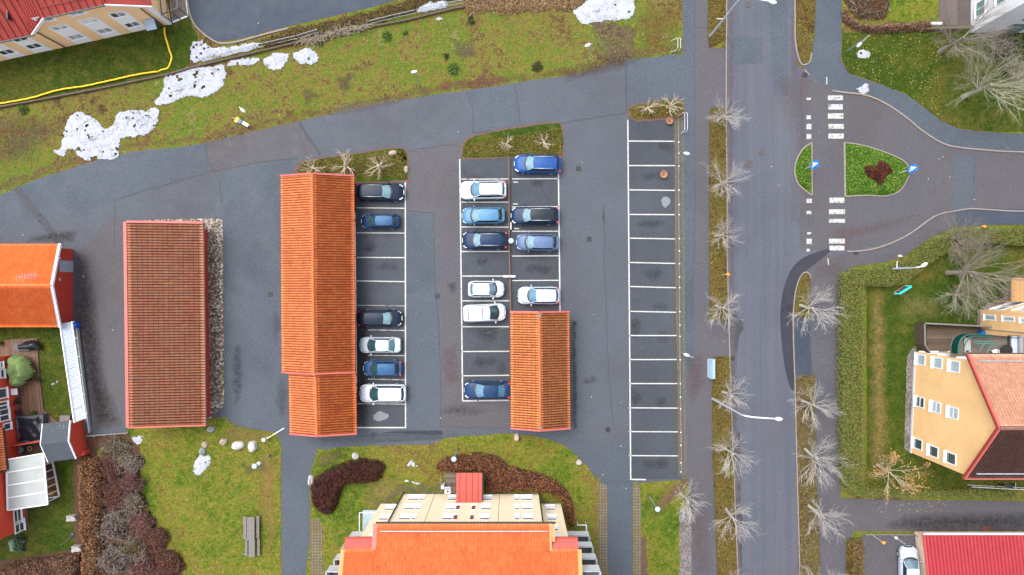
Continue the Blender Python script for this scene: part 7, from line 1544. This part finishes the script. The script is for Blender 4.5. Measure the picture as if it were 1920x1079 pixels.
# beech hedge and wild bushes at the lower left
bushmass('beech_hedge', px([(137,860),(150,856),(180,858),(188,900),(186,980),(186,1079),(188,1110),(142,1110),(143,1030),(139,950)], 1.3), 1.4, 'upright brown leaved hedge beside the back lawn', 'hedge', beech, 220, .065, A_(62,40,26), seed=5, edge=.35)
bushmass('beech_hedge', px([(-20,1075),(20,1058),(80,1050),(140,1042),(144,1110),(-20,1110)], 1.3), 1.3, 'brown leaved hedge along the bottom of the back lawn', 'hedge', [(.15, A_(90,60,50)), (.5, A_(138,102,84)), (.8, A_(176,132,94))], 200, .065, A_(66,44,36), seed=6, edge=.35)
wg = 'wild bushes between the hedge and the lawn'
grey_ = [(.15, A_(88,74,66)), (.5, A_(130,112,100)), (.8, A_(176,158,142))]; purp = [(.15, A_(92,58,54)), (.5, A_(142,96,86)), (.8, A_(190,140,126))]; oliv = [(.15, A_(70,60,34)), (.5, A_(116,98,56)), (.8, A_(150,136,84))]; dred = [(.15, A_(76,38,30)), (.5, A_(122,72,56)), (.8, A_(166,116,88))]
for i, (u, v, ru, rv, hh, st, lb) in enumerate([(215,845,26,20,.8,oliv,'low olive bush at the top of the wild strip'),(240,870,24,18,1.0,grey_,'grey twiggy bush below the small snow patch'),(205,880,22,26,1.2,dred,'dark red bush right of the beech hedge top'),(245,905,24,22,1.3,purp,'purple tinted bush against the lawn edge'),(212,930,26,24,1.4,dred,'maroon bush in the middle of the wild strip'),(250,945,20,20,1.2,oliv,'olive twiggy bush at the lawn edge below the purple one'),
      (215,985,30,30,1.6,grey_,'largest grey twiggy bush in the wild strip'),(262,985,24,24,1.3,purp,'purple brown bush bulging into the lawn'),(285,1015,26,22,1.2,dred,'dark red bush bulging furthest into the lawn'),(250,1025,26,26,1.4,oliv,'mottled olive and pink bush near the bottom'),(212,1050,30,28,1.6,grey_,'grey twiggy bush at the bottom edge'),(265,1068,28,26,1.3,purp,'purple brown bush at the bottom edge'),(310,1062,28,26,1.1,dred,'dark red bush at the bottom edge nearest the lawn')]):
    c_ = P2(u, v, .8); k = (H-.8)/K; bushmass('wild_bush', [(c_[0]+ru*k*math.cos(a)*1.05, c_[1]+rv*k*math.sin(a)*1.05) for a in [j*math.pi/9 for j in range(18)]], hh, lb, 'bush', st, 170, .06, A_(48,34,30), group=wg, seed=20+i, rough=.4, twigs=120, twigm=bark_grey if st in (grey_, oliv) else barkmat('red_twig%d' % i, A_(96,60,56), A_(140,100,92)), edge=.5)
for u, v, r_, lb in [(226,862,9,'bright yellow green bush near the small snow patch'),(191,852,12,'pale yellow low bush below the low wooden fence')]:
    c_ = P2(u, v, .5); k = .0543; bushmass('yellow_bush', [(c_[0]+r_*k*math.cos(a), c_[1]+r_*k*math.sin(a)) for a in [j*math.pi/6 for j in range(12)]], .9, lb, 'bush', [(.2, A_(150,140,20)), (.8, A_(206,200,40))] if r_ < 10 else [(.2, A_(120,110,50)), (.8, A_(170,158,84))], 200, .06, A_(90,84,30), seed=int(u), edge=.3)
bushmass('green_bush', px([(24,1006),(36,1004),(46,1012),(44,1036),(30,1040),(22,1030)], .5), .8, 'grey green leafy bush behind the mint covered chair', 'bush', [(.2, A_(52,84,50)), (.8, A_(128,160,120))], 260, .06, A_(40,56,36), seed=44, edge=.25)
# reddish dry hedge, upper right
bushmass('dry_hedge', px(smooth_line([(1590,10),(1602,30),(1620,40),(1660,42),(1700,38),(1745,36),(1757,46),(1750,55),(1700,56),(1650,60),(1615,54),(1590,42),(1583,20)], 3, True), .8), .9, 'dry reddish brown hedge at the top of the upper right lawn', 'hedge', [(.15, A_(92,60,46)), (.5, A_(140,104,80)), (.8, A_(176,146,118))], 230, .06, A_(70,46,36), seed=50, edge=.3)
bushmass('leaf_bed', px(smooth_line([(1583,-20),(1660,-20),(1662,30),(1640,40),(1610,36),(1590,16)], 3, True)), .35, 'twiggy shrub bed with red fallen leaves at the top edge', 'shrub bed', [(.15, A_(70,52,36)), (.5, A_(112,92,60)), (.85, A_(150,80,48))], 150, .06, A_(64,54,38), seed=51, twigs=100)
for i, (u, v, r_, lb) in enumerate([(1890,90,26,'tangled shrub right of the big pale tree, near the white house'),(1905,130,18,'smaller tangled shrub at the right edge below the white house')]):
    c_ = P2(u, v, .8); k = .054; bushmass('tangled_shrub', [(c_[0]+r_*k*math.cos(a), c_[1]+r_*k*math.sin(a)) for a in [j*math.pi/7 for j in range(14)]], 1.1, lb, 'shrub', [(.15, A_(60,56,34)), (.8, A_(130,124,92))], 70, .05, A_(58,58,30), seed=53+i, rough=.4, twigs=220, twigm=bark_green)
bushmass('brown_hedge', px([(1588,1012),(1613,1011),(1613,1110),(1588,1110)]), .9, 'short brown clipped hedge between the right pavement and the driveway', 'hedge', [(.15, A_(92,70,36)), (.5, A_(140,112,62)), (.8, A_(176,148,96))], 240, .05, A_(70,54,32), flat_top=True, rough=.05, seed=55)
# traffic island planting
gcov = [(.1, A_(46,84,14)), (.4, A_(86,140,26)), (.65, A_(128,170,60)), (.8, A_(164,170,80)), (.9, A_(156,104,60))]
bushmass('ground_cover_bed', px([(1519,274),(1510,281),(1500,294),(1494,311),(1494,325),(1499,341),(1509,353),(1520,362)]), .3, 'bright green ground cover on the small traffic island', 'planting', gcov, 300, .055, A_(52,80,20), seed=60, edge=.15, rough=.05, z0=.1)
bushmass('ground_cover_bed', px([(1586,272),(1612,275),(1650,286),(1688,303),(1700,317),(1699,331),(1690,346),(1678,358),(1660,364),(1625,363),(1587,365)]), .3, 'bright green ground cover on the large traffic island', 'planting', gcov, 300, .055, A_(52,80,20), seed=61, edge=.15, rough=.05, z0=.1)
bushmass('red_bush', px(smooth_line([(1620,318),(1628,307),(1640,311),(1648,300),(1662,302),(1672,312),(1676,324),(1662,332),(1660,344),(1648,349),(1640,338),(1628,332)], 3, True), .6), .9, 'dark red bush in the middle of the large traffic island', 'bush', [(.15, A_(70,28,22)), (.5, A_(108,52,40)), (.8, A_(140,80,52))], 260, .055, A_(50,24,18), seed=62, edge=.3, z0=.12)
# rough growth along the timber edge and at the top of the meadow
rough_ = [(.1, A_(58,44,26)), (.4, A_(104,84,44)), (.65, A_(140,116,62)), (.85, A_(96,112,30))]
bushmass('rough_bank', px([(490,74),(560,52),(640,34),(700,20),(780,-4),(800,-20),(870,-20),(872,0),(790,12),(776,26),(700,44),(620,60),(560,74),(500,96),(492,88)]), .35, 'rough brown bank of weeds beside the curved drive', 'weeds', rough_, 170, .07, A_(82,66,38), seed=70, rough=.25, edge=.3)
bushmass('dry_grass_bank', px([(870,-20),(1130,-20),(1100,4),(1075,18),(1020,22),(985,22),(950,26),(905,22),(882,30),(868,20)]), .3, 'pale dry grass bank at the top of the meadow left of the big snow patch', 'dry grass', [(.1, A_(110,82,56)), (.5, A_(168,136,96)), (.85, A_(198,168,126))], 200, .085, A_(132,104,70), seed=71, rough=.3, edge=.3, stretch=2.6)
bushmass('brush_pile', px([(560,76),(600,66),(650,52),(694,46),(696,56),(660,66),(620,74),(590,88),(562,84)]), .4, 'pale brush pile of cut stems along the low timber edge', 'brush pile', [(.1, A_(110,92,72)), (.8, A_(186,162,134))], 90, .06, A_(92,76,58), seed=72, twigs=220, twigm=bark_tan, stretch=2.5)
# ================================================================ things nobody could count
def scatter(name, poly_px, n, sz, m, label, cat, z=(.03,.10), excl=(), flat=.5, stretch=1.4, clump=0, hs=1.0):
    polys = [px(p) if not isinstance(p[0][0], tuple) else p for p in poly_px]; PP = []
    for pl in polys:
        xs = [p[0] for p in pl]; ys = [p[1] for p in pl]; a_ = (max(xs)-min(xs))*(max(ys)-min(ys)); k = int(n*a_/sum((max(p[0] for p in q)-min(p[0] for p in q))*(max(p[1] for p in q)-min(p[1] for p in q)) for q in polys))
        x = nr.uniform(min(xs), max(xs), k); y = nr.uniform(min(ys), max(ys), k); ok = inside(pl, x, y)
        for e in excl: ok &= ~inside(px(e), x, y)
        x, y = x[ok], y[ok]
        if clump:
            f = np.array([noise.noise(Vector((a*clump, b*clump, 4.2))) for a, b in zip(x, y)]); kk = f+nr.normal(size=len(f))*.15 > .05; x, y = x[kk], y[kk]
        PP.append(np.stack([x, y, nr.uniform(z[0], z[1], len(x))], 1))
    Pn = np.concatenate(PP); o = quads(name, Pn, sz, m, None, flat, world=True, origin=(0,0,0), stretch=stretch); tag(o, label, cat, kind='stuff'); return o
meadow = [(-40,200),(0,202),(200,168),(320,146),(480,108),(620,72),(760,48),(900,18),(1000,26),(1090,40),(1190,40),(1276,0),(1276,100),(1220,106),(1140,119),(1060,140),(960,154),(800,177),(560,225),(385,265),(255,281),(180,299),(80,330),(0,362),(-40,376)]
gm1 = leafmat('meadow_tufts', [(.1, A_(96,76,52)), (.35, A_(150,130,76)), (.55, A_(176,164,96)), (.72, A_(120,140,50)), (.9, A_(96,140,40))])
gm2 = leafmat('lawn_tufts', [(.1, A_(112,90,54)), (.35, A_(146,134,66)), (.6, A_(116,136,44)), (.9, A_(80,122,28))]); gm3 = leafmat('damp_tufts', [(.1, A_(62,62,20)), (.4, A_(72,92,18)), (.7, A_(92,112,26)), (.9, A_(126,122,50))])
scatter('grass_tufts', [meadow], 42000, .055, gm1, 'coarse tufts of yellow green grass all over the meadow', 'grass', clump=.9)
scatter('grass_tufts', [[(425,790),(518,814),(526,850),(527,1100),(340,1100),(262,960),(262,880),(262,832),(240,812)],[(583,900),(600,856),(680,840),(810,836),(860,822),(950,816),(1040,832),(1090,866),(1120,908),(1122,1100),(583,1100)],[(1204,908),(1286,902),(1272,1000),(1272,1100),(1204,1100)]], 52000, .05, gm2, 'short tufts of lawn grass round the cream apartment house', 'grass', clump=.8,
        excl=[[(757,925),(1010,925),(1010,943),(1051,943),(1051,1100),(715,1100),(715,943),(757,943)]])
scatter('grass_tufts', [[(1626,542),(1700,538),(1765,484),(1850,460),(1930,462),(1930,560),(1840,575),(1836,604),(1716,604),(1712,660),(1704,850),(1800,915),(1626,915)],[(1582,64),(1810,64),(1810,240),(1765,226),(1700,176),(1640,153),(1592,136)],[(0,118),(130,92),(322,50),(352,40),(356,110),(200,160),(0,196)]], 46000, .045, gm3, 'damp dark tufts of garden grass in the fenced lawns', 'grass', clump=.8)
scatter('verge_tufts', [[(1332,206),(1361,206),(1364,600),(1332,596)],[(1338,672),(1369,672),(1382,1079),(1346,1079)],[(1329,0),(1361,0),(1360,76),(1330,86)],[(1493,0),(1526,0),(1515,114),(1500,112)],[(1493,708),(1523,708),(1536,1079),(1499,1079)],[(870,272),(1052,240),(1052,292),(872,292)],[(566,304),(758,284),(760,334),(566,326)],[(1182,205),(1276,192),(1276,220),(1184,218)]], 42000, .055, leafmat('verge_leaves', [(.1, A_(66,48,30)), (.3, A_(112,84,46)), (.5, A_(168,146,80)), (.7, A_(104,106,36)), (.9, A_(150,98,56))]), 'mixed dry grass and leaf litter on the verges and islands', 'grass', z=(.09,.17))
scatter('fallen_leaves', [[(1582,64),(1780,62),(1760,222),(1700,176),(1640,153),(1592,136)],[(1620,890),(1760,880),(1780,960),(1640,960)],[(1580,0),(1660,0),(1660,40),(1590,44)]], 900, .055, leafmat('yellow_fallen_leaves', [(.2, A_(196,160,70)), (.8, A_(226,200,120))]), 'scattered yellow fallen leaves on the right hand lawns', 'leaves', z=(.08,.12))
scatter('fallen_leaves', [[(1190,40),(1276,20),(1276,100),(1150,120)],[(1000,140),(1130,112),(1140,122),(1000,156)],[(0,230),(60,215),(90,250),(0,300)],[(480,226),(620,196),(600,220),(500,240)]], 2600, .06, leafmat('russet_litter', [(.2, A_(120,66,34)), (.8, A_(178,112,56))]), 'russet fallen leaves along the meadow edges', 'leaves', z=(.05,.1), clump=.8)
wd = MB()
for i, (u, v, r_, lb) in enumerate([(725,69,12,'green weed clump just below the pale brush pile'),(762,62,8,'small green weed right of the one by the brush pile'),(850,129,12,'bright green weed clump low on the meadow right of the middle lamp'),(46,206,12,'lone green weed at the left end of the timber edge'),(600,84,9,'green weed at the right end of the small clean snow patches'),(883,42,9,'dark green weed below the dry grass bank'),(1008,128,11,'dark weed near the lane under the dry grass bank'),(838,106,7,'small dark weed above the bright weed clump')]):
    c_ = P2(u, v); k = .0547; bushmass('weed_clump', [(c_[0]+r_*k*math.cos(a), c_[1]+r_*k*math.sin(a)) for a in [j*math.pi/6 for j in range(12)]], .22, lb, 'weed', [(.2, A_(54,84,24)), (.6, A_(90,150,30)), (.9, A_(130,176,60))] if i not in (5,6,7) else [(.2, A_(36,48,26)), (.8, A_(76,92,44))], 130, .06, A_(60,56,30), seed=80+i, rough=.3, edge=.2, group='weeds in the meadow')
sc_m = plain('litter_white', (.75,.75,.75), .6); lm_ = MB()
for i in range(60):
    u, v = rnd.uniform(0,1900), rnd.uniform(20,1060); q = P(u, v, .075); r_ = rnd.uniform(.015,.032); lm_.box(q.x-r_, q.y-r_, .06, q.x+r_, q.y+r_, .1)
tag(lm_.build('grit', sc_m), 'tiny pale specks of grit and litter lying about', 'litter', kind='stuff')
